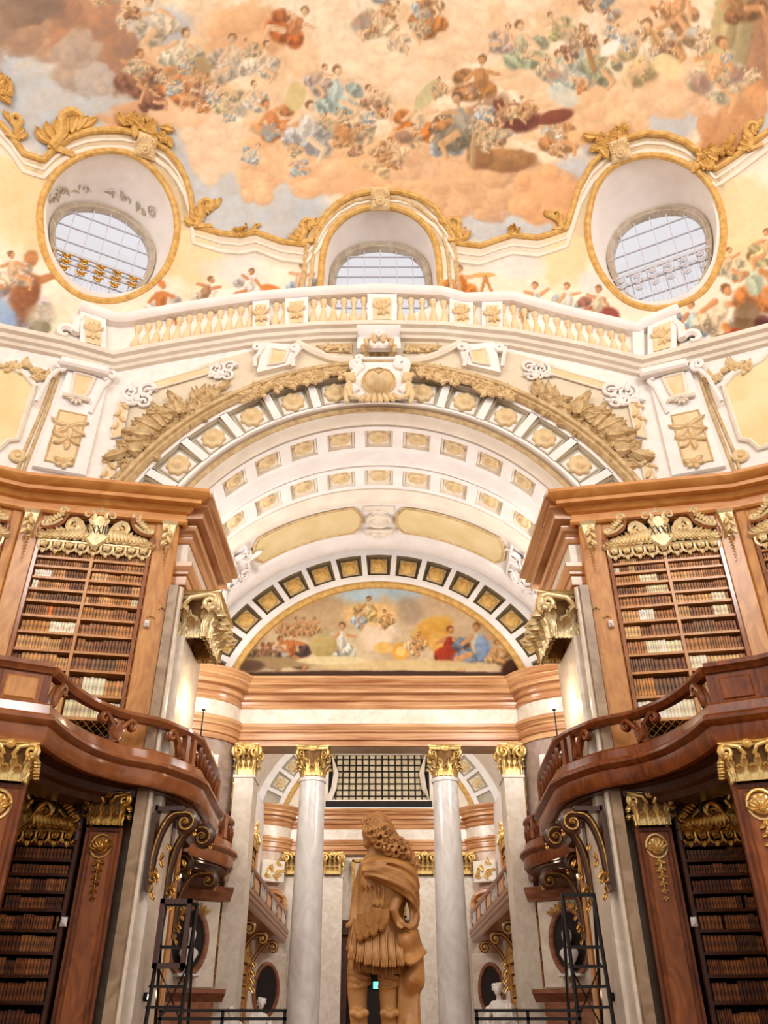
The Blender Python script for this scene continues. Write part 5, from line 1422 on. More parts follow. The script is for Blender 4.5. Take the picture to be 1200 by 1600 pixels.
def upper_case(s, p, q, W, first, txt):
    fr, rz = wallfr(s, p, q); sd = SIDE[s]
    nm = 'tall gallery bookcase with numeral crest beside the %s pier' % sd if first else 'gallery bookcase at the far %s edge, next to the numbered one' % sd
    c = fr([(W / 2, -.2, 4.2)])[0]
    t = thing('gallery_bookcase', c, nm, 'bookcase', 'gallery bookcases')
    l0, l1 = (.5 if first else .22), W - .42
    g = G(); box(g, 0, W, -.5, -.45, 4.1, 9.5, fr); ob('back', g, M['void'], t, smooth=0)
    for a0, a1 in ((0, l0), (l1, W)):
        g = G(); bevbox(g, a0, a1, -.45, 0, 4.1, 9.36, .03, fr); st = ob('stile', g, M['woodl'], t, smooth=0)
        if first or a0 > 0: gilt_drop(t, fr, (a0 + a1) / 2 - (.05 if a0 == 0 else -.0), 9.34, 1.0, M['palegold'])
    for a in (l0 + .04, l1 - .04):
        g = G(); box(g, a - .035, a + .035, -.4, .035, 4.2, 9.0, fr); ob('frame_bead', g, M['woodrail'], t, smooth=0)
    # head board cut to the swelling line
    g = G(); ctr = (l0 + l1) / 2; hw = (l1 - l0) / 2; xs = np.linspace(l0, l1, 40)
    zz = 9.0 + np.interp(np.abs(xs - ctr) / hw, [0, .55, .62, .8, 1], [.34, .34, .24, .03, 0]) - .03
    V = np.stack([fr(np.stack([xs, np.full(40, b), z], -1)) for b, z in ((-.1, zz), (-.02, zz), (-.02, np.full(40, 9.4)))], 1)
    g.add(V, gridq(40, 3)); ob('head_board', g, M['woodl'], t)
    shaped_top(t, fr, l0, l1, 8.98, M['woodrail'], M['palegold'])
    crest(t, fr, ctr, 8.78, hw - .03, M['palegold'], txt, b=.02)
    g = G(); box(g, ctr - .03, ctr + .03, -.42, .0, 4.2, 8.55, fr); ob('post', g, M['woodl'], t, smooth=0)
    for z in SHELVES:
        for a0, a1 in ((l0, ctr - .03), (ctr + .03, l1)):
            g = G(); box(g, a0, a1, -.44, -.015, z - .05, z, fr); ob('shelf', g, M['woodl'], t, smooth=0)
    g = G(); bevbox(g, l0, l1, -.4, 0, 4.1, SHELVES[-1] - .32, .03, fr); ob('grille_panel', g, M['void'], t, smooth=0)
    for i in range(15):
        g = G()
        for dd in (-1, 1):
            a = l0 + .1 + (l1 - l0 - .2) * i / 14; z1 = SHELVES[-1] - .06; z0 = z1 - .3
            tube(g, fr([(a, .01, z0), (np.clip(a + dd * .3, l0, l1), .01, z1)]), .008, 4)
        ob('grille_wire', g, M['darkgold'], t)
    # books
    rng = random.Random(11 * s + (5 if first else 90))
    for i, z in enumerate(SHELVES):
        top = (8.62 + (.12 if i == 0 else 0)) if i == 0 else SHELVES[i - 1] - .05
        for hf, (a0, a1) in enumerate(((l0 + .08, ctr - .03), (ctr + .03, l1 - .08))):
            single = first and i >= 7 + (1 if (hf == 1) else 0)
            pale = .08
            if i == len(SHELVES) - 1: pale = 1.0
            if s < 0 and i == 0: pale = .9
            if s > 0 and i in (8, 9) and hf == 1: pale = .45
            sp = None
            if s < 0 and i == 6 and hf == 1: sp = None
            if s < 0 and first and i == 7 and hf == 1: sp = None
            lb = 'on %s shelf, %s half, %s gallery bookcase' % (ORD[i], 'inner' if hf == 0 else 'outer', sd)
            gp = '%s shelf books, %s half, %s gallery bookcase' % (ORD[i], 'inner' if hf == 0 else 'outer', sd)
            if first and s < 0 and i == 6 and hf == 1:
                done = [0]
                def sp(a, done=done, mid=(a0 + a1) / 2):
                    if not done[0] and a > mid - .03: done[0] = 1; return ((214, 96, 20), 'bright orange book standing out on the left gallery bookcase')
                single = True
            put_row(fr, rz, a0, a1, z, top - z, rng, single, lb, gp, pale, special=sp, wmul=.9 + .04 * i)
    return t
for s in (-1, 1):
    upper_case(s, BA, BB, 3.25, True, 'XXXIII' if s < 0 else 'XXXII')
    upper_case(s, BB, BD, 3.3, False, None)
    # wooden cornice over the gallery cases
    t = thing('trim_%d' % (10 if s < 0 else 11), (s * 7.5, 14.4, 9.3), 'honey walnut cornice over the %s gallery bookcases' % SIDE[s], 'trim', kind='structure')
    def off(p, q, a, b):
        f, _ = wallfr(s, p, q); v = f([(a, b, 0)])[0]; return (v[0], v[1])
    pth = [off(BA, BB, -.06, -.4), off(BA, BB, -.06, .0), off(BA, BB, 3.27, .0), off(BB, BD, 3.2, 0)]
    g = G(); mould(g, pth, [(0, 9.34), (.06, 9.34), (.1, 9.38), (.1, 9.44), (.06, 9.47), (.06, 9.58), (.14, 9.61), (.2, 9.68), (.2, 9.72), (.36, 9.73), (.36, 9.82), (.4, 9.84), (.5, 9.92), (.52, 9.95), (.52, 10.02), (0, 10.02)], -1 if s > 0 else 1)
    ob('cornice', g, M['woodc'], t, smooth=.4)
    # blind wall behind the cases
    g = G(); f, _ = wallfr(s, BA, BB); box(g, 0, 3.4, -1.0, -.55, -1.1, 10, f); f2, _ = wallfr(s, BB, BD); box(g, 0, 4.5, -1.0, -.55, -1.1, 10, f2)
    ob('wall_%s_lower' % SIDE[s], g, M['stone2'], None, 'wall behind the %s bookcases' % SIDE[s], 'wall', kind='structure', smooth=0)

# ---------------------------------------------------------------- lower bookcases under the gallery
lrx = [115, 112, 110, 105, 100, 93, 87, 82, 72]; lry = [1318, 1342, 1365, 1392, 1420, 1452, 1487, 1523, 1565]
LSH = [float(at_plane(x, y, _f.o, _f.m[1])[2]) for x, y in zip(lrx, lry)]
LSH += [LSH[-1] - .5, LSH[-1] - 1.0]
for s in (-1, 1):
    fr, rz = wallfr(s, BA, BB); sd = SIDE[s]
    t = thing('lower_bookcase', fr([(1.8, -.2, -1.1)])[0], 'dark lower bookcase with dark gilt crest under the %s gallery' % sd, 'bookcase', 'lower bookcases')
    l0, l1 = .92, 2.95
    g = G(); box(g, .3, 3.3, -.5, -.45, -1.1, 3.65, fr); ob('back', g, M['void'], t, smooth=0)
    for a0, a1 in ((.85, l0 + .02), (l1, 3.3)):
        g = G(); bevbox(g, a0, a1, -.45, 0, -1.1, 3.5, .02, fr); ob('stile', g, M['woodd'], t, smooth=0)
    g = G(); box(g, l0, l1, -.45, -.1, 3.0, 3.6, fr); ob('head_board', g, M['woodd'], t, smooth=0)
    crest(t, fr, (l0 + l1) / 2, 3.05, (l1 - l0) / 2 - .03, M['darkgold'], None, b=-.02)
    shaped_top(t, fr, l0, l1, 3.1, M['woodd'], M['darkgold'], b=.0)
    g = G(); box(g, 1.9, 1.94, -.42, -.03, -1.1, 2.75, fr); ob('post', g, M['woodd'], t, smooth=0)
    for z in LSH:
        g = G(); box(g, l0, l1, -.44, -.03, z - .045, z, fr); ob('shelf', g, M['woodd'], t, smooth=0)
    rng = random.Random(300 + s)
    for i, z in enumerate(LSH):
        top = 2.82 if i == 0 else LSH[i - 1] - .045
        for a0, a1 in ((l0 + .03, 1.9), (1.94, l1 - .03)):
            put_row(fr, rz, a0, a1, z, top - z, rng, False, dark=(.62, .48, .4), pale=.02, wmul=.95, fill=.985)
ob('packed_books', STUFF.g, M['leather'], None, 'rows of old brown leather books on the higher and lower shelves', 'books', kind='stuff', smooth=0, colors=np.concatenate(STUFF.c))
# ---------------------------------------------------------------- galleries
RZ = 4.95
railpx = [(-40, 1022), (0, 1030), (85, 1043), (110, 1067), (150, 1093), (200, 1112), (250, 1123), (293, 1140), (313, 1153), (338, 1207)]
rp = at_z([p[0] for p in railpx], [p[1] for p in railpx], RZ)[:, :2]
k0 = spline(rp[2:8], 40)                                   # swelling open part
PATH = np.vstack([[(-9.2, 9.3)], rp[1:3], k0[1:], rp[8:10], spline([(-3.72, 18.9), (-4.35, 19.7), (-4.8, 20.7), (-4.6, 21.7), (-4.15, 22.7), (-4.1, 23.7), (-4.45, 24.7), (-4.5, 25.6)], 28)])
def arclen(p): return np.r_[0, np.cumsum(np.hypot(*np.diff(p, axis=0).T))]
def along(p, d):
    L = arclen(p); x = np.interp(d, L, p[:, 0]); y = np.interp(d, L, p[:, 1])
    e = .05; t = np.array([np.interp(d + e, L, p[:, 0]) - np.interp(d - e, L, p[:, 0]), np.interp(d + e, L, p[:, 1]) - np.interp(d - e, L, p[:, 1])]); t /= np.hypot(*t) + 1e-9
    return np.array([x, y]), t
def near(p, q):
    L = arclen(p); return L[np.argmin(np.hypot(p[:, 0] - q[0], p[:, 1] - q[1]))]

for s in (-1, 1):
    sd = SIDE[s]; side = -1 if s < 0 else 1
    mp = PATH * np.array([-s, 1])                          # PATH is traced on the left
    t = thing('gallery_balcony', (s * 4.6, 14, 3.4), 'curving polished walnut gallery balcony on the %s' % sd, 'balcony', 'gallery balconies')
    wr = M['woodrail'] if s < 0 else M['wood']  # right gallery takes darker wood, its shade put into the colour
    g = G(); mould(g, mp, [(-.3, 3.68), (.12, 3.68), (.16, 3.74), (.16, 3.95), (.2, 3.97), (.26, 4.03), (.26, 4.08), (.2, 4.13), (.12, 4.16), (.1, 4.3), (.06, 4.34), (-.14, 4.34), (-.14, 4.0), (-.3, 4.0)], side); ob('fascia', g, wr, t)
    op = mp[2:]
    g = G(); mould(g, op, [(-.1, 4.80), (.03, 4.80), (.07, 4.84), (.1, 4.88), (.1, 4.93), (.05, 4.96), (-.08, 4.96), (-.12, 4.9), (-.12, 4.84)], side); ob('handrail', g, wr, t)
    g = G(); mould(g, mp, [(-.95, 3.4), (-.4, 3.4), (-.36, 3.5), (-.28, 3.55), (-.24, 3.69), (-.95, 3.69)], side); ob('under_moulding', g, M['woodd'], t)  # darker walnut puts the shade under the gallery into the colour
    # gallery floor and soffit
    g = G(); inner = []
    for x, y in PATH:
        if y < 14.9: inner.append((min(x - 1.6, -4.4 - (14.9 - y) * 1.5), 15.0 if x > -6 else 14.4))
        else: inner.append((-4.1 if y < 17.7 else -7.1, y))
    inner = np.array(inner) * np.array([-s, 1])
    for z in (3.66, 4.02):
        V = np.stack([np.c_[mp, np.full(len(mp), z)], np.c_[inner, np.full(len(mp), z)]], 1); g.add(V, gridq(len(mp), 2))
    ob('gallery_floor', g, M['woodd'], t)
    # panelled parapet at the outer end
    for i in (0, 1):
        a, b = mp[i], mp[i + 1]; d = b - a; L = np.hypot(*d); d /= L; n = np.array([d[1], -d[0]]) * (1 if s < 0 else -1)
        fr = Fr((a[0], a[1], 0), (d[0], d[1], 0), (n[0], n[1], 0))
        g = G(); box(g, 0, L, -.12, .02, 4.0, 4.84, fr); o = ob('parapet', g, M['wood'], t, smooth=0)
        e0, e1 = L - min(L, 2.6) + .1, L - .12
        for (f0, f1) in (((e0, e1),) if i == 1 else ((e1 - 2.2, e1),)):
            g = G(); box(g, f0, f1, .02, .05, 4.3, 4.78, fr); ob('panel_frame', g, wr, o, smooth=0)
            g = G(); bevbox(g, f0 + .06, f1 - .06, .04, .075, 4.36, 4.72, .025, fr); ob('raised_panel', g, M['woodl'] if s < 0 else M['wood'], o, smooth=0)  # panel on the shaded right darkened the same way
    g = G(); mould(g, mp[:3], [(-.14, 4.82), (.06, 4.82), (.1, 4.88), (.14, 4.9), (.14, 4.97), (-.16, 4.97), (-.16, 4.9)], side); ob('parapet_cap', g, wr, t)
    # scrolled Y balusters in the open part
    def path_fr(d):
        p, tt = along(mp, d); n = np.array([tt[1], -tt[0]]) * (1 if s < 0 else -1)
        return Fr((p[0], p[1], 0), (tt[0], tt[1], 0), (n[0], n[1], 0))
    dm = near(PATH, at_z(190, 1108, RZ)[:2]); d0 = near(PATH, rp[2]); d1 = near(PATH, rp[7])
    def ybal(d, l, r):
        fr = path_fr(d); g = G()
        for sg, on in ((-1, l), (1, r)):
            if not on: continue
            for bb in (-.03, .04):
                scroll(g, np.vstack([[(sg * .03, 4.34)], [(sg * .05, 4.5)], [(sg * .12, 4.66)], spiral2((sg * .3, 4.7), .1, -sg * 1.0, math.pi / 2 + sg * .5)]), fr, .05, bb, .6)
            leafpiece(g, fr, (0, 4.36), math.pi / 2 - sg * .5, .3, .07, .07, .8); leafpiece(g, fr, (0, 4.34), math.pi / 2 - sg * .1, .22, .06, .08, .8)
        ob('scroll_baluster', g, wr, t)
    ybal(dm, 1, 1); ybal(d0 + .12, 0, 1); ybal(d1 - .12, 1, 0)
    if s > 0: pass
    # carved openwork along the wing side
    de = near(PATH, rp[9])
    d = d1 + .05
    for d in (d1 + .02, d1 + .28):
        fr = path_fr(d); g = G(); box(g, -.06, .06, -.06, .06, 4.34, 4.82, fr); ob('rail_post', g, wr, t, smooth=0)
    Ltot = arclen(PATH)[-1]; rng = random.Random(6)
    for d in np.arange(d1 + .6, Ltot - .3, .42):
        fr = path_fr(d); g = G()
        scroll(g, spiral2((-.08, 4.5), .13, 1.3, rng.uniform(0, 3)), fr, .04, 0); scroll(g, spiral2((.09, 4.66), .12, -1.3, rng.uniform(0, 3)), fr, .04, 0)
        leafpiece(g, fr, (0, 4.36), 1.9, .4, .08, .02, .8); leafpiece(g, fr, (.1, 4.78), -2.2, .3, .07, .02, .8); leafpiece(g, fr, (-.15, 4.6), .4, .3, .06, .02, .8)
        ob('carved_openwork', g, M['wood'], t)
    for d in (near(PATH, (-3.72, 18.9)), near(PATH, (-4.8, 20.7)), near(PATH, (-4.15, 22.7))):
        fr = path_fr(d); g = G(); box(g, -.09, .09, -.08, .1, 4.34, 4.86, fr); ob('rail_post', g, wr, t, smooth=0)
    # lamp on the balcony corner
    lp = at_z(313, 1153, RZ); x, y = s * abs(lp[0]), lp[1]
    tl = thing('gallery_lamp', (x, y, RZ), 'lit globe lamp on a thin rod above the %s gallery rail' % sd, 'lamp', 'gallery lamps')
    g = G(); lathe(g, [(.07, RZ), (.06, RZ + .03), (.015, RZ + .05), (.012, RZ + .55), (.04, RZ + .57), (.04, RZ + .6)], (x, y, 0), 10); ob('rod', g, M['iron'], tl)
    g = G(); q = np.linspace(0, math.pi, 10); lathe(g, [(.105 * math.sin(a) + .0005, RZ + .69 - .105 * math.cos(a)) for a in q], (x, y, 0), 16); ob('bulb', g, M['bulb'], tl, smooth=4)

    # ------------------------------------------------ timber pilasters carrying the gallery
    def timber(x, y, ang, w, lab, mw, mg, d=.3):
        ca, sa = math.cos(ang), math.sin(ang)
        fr = Fr((x, y, 0), (ca, sa, 0), (sa, -ca, 0))
        t2 = thing('timber_pilaster', (x, y, -1.1), lab, 'pilaster', 'timber pilasters under the galleries')
        g = G(); box(g, -w / 2, w / 2, -d, .0, -1.1, 3.04, fr); bevbox(g, -w / 2 + .05, w / 2 - .05, 0, .05, -.6, 2.98, .03, fr); ob('shaft', g, mw, t2, smooth=0)
        g = G(); bevbox(g, -w / 2 + .13, w / 2 - .13, .05, .08, -.5, 2.9, .02, fr); ob('shaft_panel', g, M['woodm'], t2, smooth=0)
        capital(t2, (x - sa * d * .35, y + ca * d * .35, 3.05), w * .43, .55, ang, mg, square=True)
        gilt_drop(t2, fr, 0, 2.72, w / .68 * .95, mg, True, .09, 'shell_drop')
        return t2
    timber(s * 4.8, 14.98, s * -.17, .62, 'wooden pilaster with shell drop beside the %s stone pier' % sd, M['wood'], M['darkgold'] if s < 0 else M['gold'])
    xn, yn = (-5.42, 11.95)
    timber(-s * xn, yn, -s * .25 if False else s * -.35, .66, 'large wooden pilaster with shell drop at the %s edge of the picture' % sd, M['wood'], M['gold'], .5)
    # panelled side of the next lower case behind that pilaster
    fr = Fr((s * 5.7, 12.1, 0), (s * .94, -.34, 0), (-s * .34, -.94, 0))
    g = G(); box(g, 0, 3.0, -.6, -.05, -1.1, 3.6, fr); ob('side_case', g, M['woodd'], None, 'dark wooden case end beyond the %s edge pilaster' % sd, 'bookcase', smooth=0)

    # ------------------------------------------------ scroll brackets under the gallery
    def bracket(y, xw, reach, ztop, zbot, lab):
        fr = Fr((s * xw, y, 0), (-s, 0, 0), (0, -1, 0))
        t3 = thing('scroll_bracket', (s * xw, y, zbot), lab, 'bracket', 'scroll brackets under the galleries')
        r = .17
        p2 = np.vstack([[(.03, zbot + .12)], [(.06, zbot + .5 * (ztop - zbot))], [(.2 * reach + .04, zbot + .78 * (ztop - zbot))], [(.55 * reach, ztop - .06)], spiral2((reach, ztop - r - .02), r, -1.5, math.pi / 2)])
        p2 = np.vstack([spline(p2[:5], 20)[:-1], p2[4:]])
        g = G(); pts = lift(p2, fr)
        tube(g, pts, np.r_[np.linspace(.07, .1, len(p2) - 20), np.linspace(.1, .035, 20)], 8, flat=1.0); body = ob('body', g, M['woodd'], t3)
        g = G()
        for bb in (.085, -.085): tube(g, lift(p2, fr, bb), np.r_[np.full(len(p2) - 20, .02), np.linspace(.02, .014, 20)], 5)
        disc(g, fr, (reach, ztop - r - .02), .05, .08, .05, 10); ob('gilt_edge', g, M['darkgold'], t3)
        g = G()
        for i in range(7): leafpiece(g, fr, (.1 + .012 * i * i * .4, zbot - .02 + .13 * i), -math.pi / 2 + .35 * (-1) ** i, .15, .04, .03, 1)
        for i in range(5): leafpiece(g, fr, (reach + .14, ztop - .05 - .07 * i), -1.2, .1, .035, 0, 1)
        scroll(g, spiral2((.1, zbot + .2), .1, 1.3, 0), fr, .03, .05); ob('gilt_leaf', g, M['darkgold'], t3, kind='stuff')
        g = G(); box(g, -.02, .04, -.12, .12, zbot, ztop + .1, fr); box(g, 0, reach * .9, -.12, .12, ztop, ztop + .08, fr); ob('back_plate', g, M['woodd'], t3, smooth=0)
    for y, xw, rch, zt, zb, nn in ((15.25, 4.0, .55, 3.36, 2.05, 'nearest'), (16.5, 3.98, .6, 3.36, 2.0, 'second nearest'), (19.4, 4.95, .6, 3.36, 2.1, 'third nearest'), (21.8, 4.95, .75, 3.36, 1.9, 'farthest')):
        bracket(y, xw, rch, zt, zb, '%s gilt-edged scroll bracket under the %s gallery' % (nn, sd))
    g = G(); box(g, s * 5.02, s * 5.3, 18.6, 22.2, -1.1, 3.64); ob('wall_%s_under_gallery' % sd, g, M['stone'], None, 'stone wall under the %s gallery in the wing' % sd, 'wall', kind='structure', smooth=0)

    # ------------------------------------------------ niche wall with bust in the rounded corner
    nx, ny = s * 5.25, 24.98
    n = np.array([-s * .5, -.866])
    ea = np.array([-n[1], n[0]]); ea = ea if ea[0] > 0 else -ea
    fr = Fr((nx, ny, 0), (ea[0], ea[1], 0), (n[0], n[1], 0))
    t = thing('niche_panel', (nx, ny, -1.1), 'pale panel with a dark oval niche and red marble base %s of the column screen' % sd, 'niche', 'oval niche panels')
    g = G(); bevbox(g, -.85, .85, -.1, .12, 1.0, 3.15, .05, fr); ob('panel', g, M['pale_m'], t, smooth=0)
    q = np.linspace(0, 2 * math.pi, 40, endpoint=False); el = np.stack([.52 * np.cos(q), 2.1 + .8 * np.sin(q)], -1)
    g = G(); tube(g, lift(el, fr, .13), .08, 8, True); ob('oval_frame', g, M['redm2'], t)
    g = G(); rings = np.stack([lift((el - (0, 2.1)) * k + (0, 2.1), fr, b) for k, b in ((1, .13), (.97, .125), (.6, .122), (.01, .122))], 1); g.add(rings, gridq(40, 4, True, False)); ob('niche_field', g, M['void'], t)
    g = G()
    for i in range(9): leafpiece(g, fr, (-.35 + .0875 * i, 2.78 + .12 * math.cos((i - 4) * .35)), math.pi / 2 - (i - 4) * .3, .22, .06, .17, 1)
    ob('gilt_garland', g, M['gold'], t); g = G(); shell_orn(g, fr, (0, 1.3), .2, .2, math.pi, 2 * math.pi, 5); ob('gilt_shell', g, M['gold'], t)
    g = G(); mould(g, [tuple(fr([(-1.1, .0, 0)])[0][:2]), tuple(fr([(1.1, .0, 0)])[0][:2])], [(0, 3.15), (.14, 3.15), (.2, 3.25), (.3, 3.33), (.36, 3.42), (.36, 3.5), (0, 3.5)], -1 if fr.m[1][1] < 0 else 1); ob('upper_cornice', g, M['redm2'], t)
    g = G(); mould(g, [tuple(fr([(-1.1, .0, 0)])[0][:2]), tuple(fr([(1.1, .0, 0)])[0][:2])], [(0, .7), (.2, .7), (.3, .8), (.42, .9), (.42, 1.0), (0, 1.0)], -1); box(g, -.8, .8, -.1, .25, -1.1, .7, fr); ob('marble_base', g, M['redm2'], t)
    # plaque above, between the corner and the gallery
    g = G(); fr3 = Fr((s * 5.35, 25.06, 0), (ea[0], ea[1], 0), (n[0], n[1], 0)); bevbox(g, -.42, .42, -.1, .14, 6.45, 7.25, .04, fr3)
    tp = ob('relief_plaque', g, M['white'], None, 'pale relief plaque on the rounded %s corner below the entablature' % sd, 'plaque', 'relief plaques', smooth=0)
    g = G()
    for i in range(12): leafpiece(g, fr3, (random.Random(i).uniform(-.3, .3), 6.85 + random.Random(i + 50).uniform(-.25, .25)), i * 1.3, .25, .06, .14, 1)
    ob('leaf_relief', g, M['palegold'], tp)
    # marble bust
    tb = thing('marble_bust', fr([(0, .35, 1.32)])[0], 'white marble bust in the oval niche %s of the column screen' % sd, 'bust', 'marble busts')
    g = G(); lathe(g, [(.001, 1.32), (.13, 1.32), (.13, 1.36), (.07, 1.42), (.06, 1.5), (.1, 1.54)], n=12, fr=Fr(fr([(0, .3, 0)])[0], (1, 0, 0), (0, 1, 0))); ob('socle', g, M['wmarble'], tb)
    g = G(); f4 = Fr(fr([(0, .3, 0)])[0], (ea[0] , ea[1], 0), (n[0], n[1], 0))
    prof = [(.06, 1.5, .05), (.13, 1.57, .08), (.2, 1.68, .1), (.27, 1.8, .1), (.25, 1.88, .1), (.14, 1.95, .09), (.085, 2.0, .08), (.08, 2.06, .08), (.11, 2.1, .12), (.135, 2.18, .155), (.14, 2.28, .155), (.11, 2.37, .12), (.05, 2.42, .06), (.002, 2.43, .002)]
    qq = np.linspace(0, 2 * math.pi, 16, endpoint=False)
    V = np.stack([np.stack([a * np.cos(qq), (.0 if z < 2 else .03) + b * np.sin(qq) * (1 + .22 * (np.sin(qq) > .9) * (2.13 < z < 2.2)), np.full(16, z)], -1) for a, z, b in prof], 1)
    g.add(f4(V), gridq(16, len(prof), True, False)); ob('figure', g, M['wmarble'], tb, smooth=4)
    g = G(); bevbox(g, -.3, .3, .1, .5, 1.26, 1.33, .02, fr); ob('ledge', g, M['wmarble'], tb, smooth=0)
    # small white sensors on the bookcases
    f1, _ = wallfr(s, BA, BB)
    for a, z, w in ((.34, 6.95, 'gallery bookcase stile'), (.86, 1.55, 'lower bookcase')):
        g = G(); bevbox(g, a - .05, a + .05, .0, .09, z - .07, z + .07, .03, f1); disc(g, f1, (a, z), .03, .09, .02, 8)
        ob('sensor', g, M['white'], None, 'small white sensor on the %s %s' % (sd, w), 'sensor')

# ---------------------------------------------------------------- library ladders, barriers
def ladder(s):
    t = thing('library_ladder', (s * 3.45, 15.3, -1.1), 'tall dark iron library ladder by the %s pier' % SIDE[s], 'ladder', 'library ladders')
    zt = 2.05 if s > 0 else 1.9
    y0 = 15.2; lean = .35
    for x in (3.2, 3.75):
        g = G(); tube(g, [(s * x, y0, -1.1), (s * x * (.985 if s < 0 else 1), y0 + lean, zt)], .035, 6); ob('stringer', g, M['iron'], t)
        g = G(); tube(g, [(s * x, y0 + 1.3, -1.1), (s * x, y0 + lean + .05, zt - .1)], .03, 6); ob('rear_leg', g, M['iron'], t)
    for i, z in enumerate(np.arange(-.8, zt - .6, .29)):
        f = (z + 1.1) / (zt + 1.1)
        g = G(); box(g, s * 3.18, s * 3.77, y0 + lean * f - .02, y0 + lean * f + .16, z - .02, z + .02); ob('step', g, M['iron'], t, smooth=0)
    g = G(); box(g, s * 3.18, s * 3.77, y0 + lean - .03, y0 + lean + .05, zt - .04, zt + .02); ob('top_bar', g, M['iron'], t, smooth=0)
    for a, b in ((3.2, 3.75), (3.75, 3.2)):
        for z0 in (-1.0, .0):
            g = G(); tube(g, [(s * a, y0 + 1.2 - .4 * (z0 + 1), z0), (s * b, y0 + .85 - .4 * (z0 + 1), z0 + 1.0)], .014, 5); ob('brace', g, M['iron'], t)
    if s < 0:
        g = G(); box(g, -3.72, -3.2, y0 + lean - .1, y0 + lean - .05, .95, 1.9)
        V = g.verts(); g = G()
        for x0, x1, z0, z1 in ((-3.74, -3.66, .9, 1.95), (-3.28, -3.2, .9, 1.95), (-3.74, -3.2, 1.87, 1.95), (-3.74, -3.2, .9, .98)): box(g, x0, x1, y0 + .1, y0 + .16, z0, z1)
        ob('guard_frame', g, M['woodd'], t, smooth=0)
ladder(-1); ladder(1)
for s, x0, x1 in ((-1, 1.25, 3.0), (1, 1.3, 2.75)):
    Y = 13.0; zt = float(at_y(800, 1579, Y)[2]); z2 = float(at_y(800, 1592, Y)[2])
    t = thing('barrier', (s * 2, Y, -1.1), 'low black metal barrier %s of the statue' % SIDE[s], 'barrier', 'barriers')
    for z in (zt, z2, -.4):
        g = G(); box(g, s * x0, s * x1, Y - .02, Y + .02, z - .018, z + .018); ob('rail', g, M['iron'], t, smooth=0)
    for x in (x0 + .03, x1 - .03, (x0 + x1) / 2):
        g = G(); box(g, s * x - .02, s * x + .02, Y - .02, Y + .02, -1.1, zt); ob('post', g, M['iron'], t, smooth=0)
        g = G(); box(g, s * x - .15, s * x + .15, Y - .15, Y + .15, -1.1, -1.07); ob('foot', g, M['iron'], t, smooth=0)

# a small bulb under each gallery; on each pier a glowing disc for a lamp reflection
for s in (-1, 1):
    sd = SIDE[s]; c = at_y(311.0, 1366.0, 22.6); c[0] = s * abs(c[0])
    t = thing('hanging_bulb', tuple(c), 'small lit bulb hanging under the %s gallery between the brackets' % sd, 'lamp', 'bulbs under the galleries')
    g = G(); q = np.linspace(0, math.pi, 9); lathe(g, [(.06 * math.sin(a) + .0005, c[2] - .06 * math.cos(a)) for a in q], (c[0], c[1], 0), 12); ob('bulb', g, M['bulb'], t, smooth=4)
    g = G(); lathe(g, [(.05, c[2] + .05), (.06, c[2] + .1), (.02, c[2] + .14), (.012, c[2] + .16), (.012, 3.66)], (c[0], c[1], 0), 10); ob('holder', g, M['iron'], t)
    fr = Fr((s * 3.96, 15.95, 0), (0, 1, 0), (-s, 0, 0)); z = .52
    t = thing('pier_glint', (s * 3.96, 15.95, z), 'tiny glowing disc for the lamp reflection on the inner face of the %s pier' % sd, 'lamp', 'glowing reflections on the piers')
    g = G(); disc(g, fr, (0, z), .07, 0, .06, 14, [(1, 0), (1, 1), (.8, 1.2), (.75, .8)]); ob('housing', g, M['iron'], t)  # rim of the glowing disc
    g = G(); disc(g, fr, (0, z), .052, .03, .03, 14); ob('lens', g, M['bulb'], t)  # emission puts the reflected glint on the stone
# ---------------------------------------------------------------- far bay: side bookcases, gallery, brackets
FB = BookStuff()
def far_case(s, y0, y1, z0, z1, lab, mw, step, dark):
    fr = Fr((s * 5.7, y0, 0), (0, 1, 0), (-s, 0, 0)); W = y1 - y0
    t = thing('wing_bookcase', (s * 5.9, (y0 + y1) / 2, z0), lab, 'bookcase', 'bookcases of the far bay')
    g = G(); box(g, 0, W, -.5, -.45, z0, z1, fr); ob('back', g, M['void'], t, smooth=0)
    for a0, a1 in ((0, .45), (W - .45, W), (W / 2 - .12, W / 2 + .12)):
        g = G(); bevbox(g, a0, a1, -.45, .03, z0, z1, .03, fr); ob('stile', g, mw, t, smooth=0)
    g = G(); bevbox(g, 0, W, -.45, .05, z1 - .45, z1, .05, fr); ob('head_board', g, mw, t, smooth=0)
    rng = random.Random(int(y0 * 10) + s)
    zs = np.arange(z0 + .35, z1 - .7, step)
    for z in zs:
        for a0, a1 in ((.45, W / 2 - .12), (W / 2 + .12, W - .45)):
            g = G(); box(g, a0, a1, -.44, -.0, z - .05, z, fr); ob('shelf', g, mw, t, smooth=0)
            a = a0
            while a < a1 - .05:
                w = rng.uniform(.05, .1); h = (step - .05) * rng.uniform(.72, .9)
                FB.add(Fr(fr([(0, -.06, 0)])[0], *fr.m), a + w / 2, z, w * .95, .3, h, tuple(np.array(rng.choice(LEATH + VELL[:2])) * dark)); a += w
    if z0 > 2:
        for c in (W * .25 + .1, W * .75 - .1):
            crest(t, fr, c, z1 - .55, W * .2, M['gold'], None, b=.08)
    else:
        for c in (W * .25 + .1, W * .75 - .1): crest(t, fr, c, z1 - .5, W * .19, M['gold'], None, b=.08)
    return t
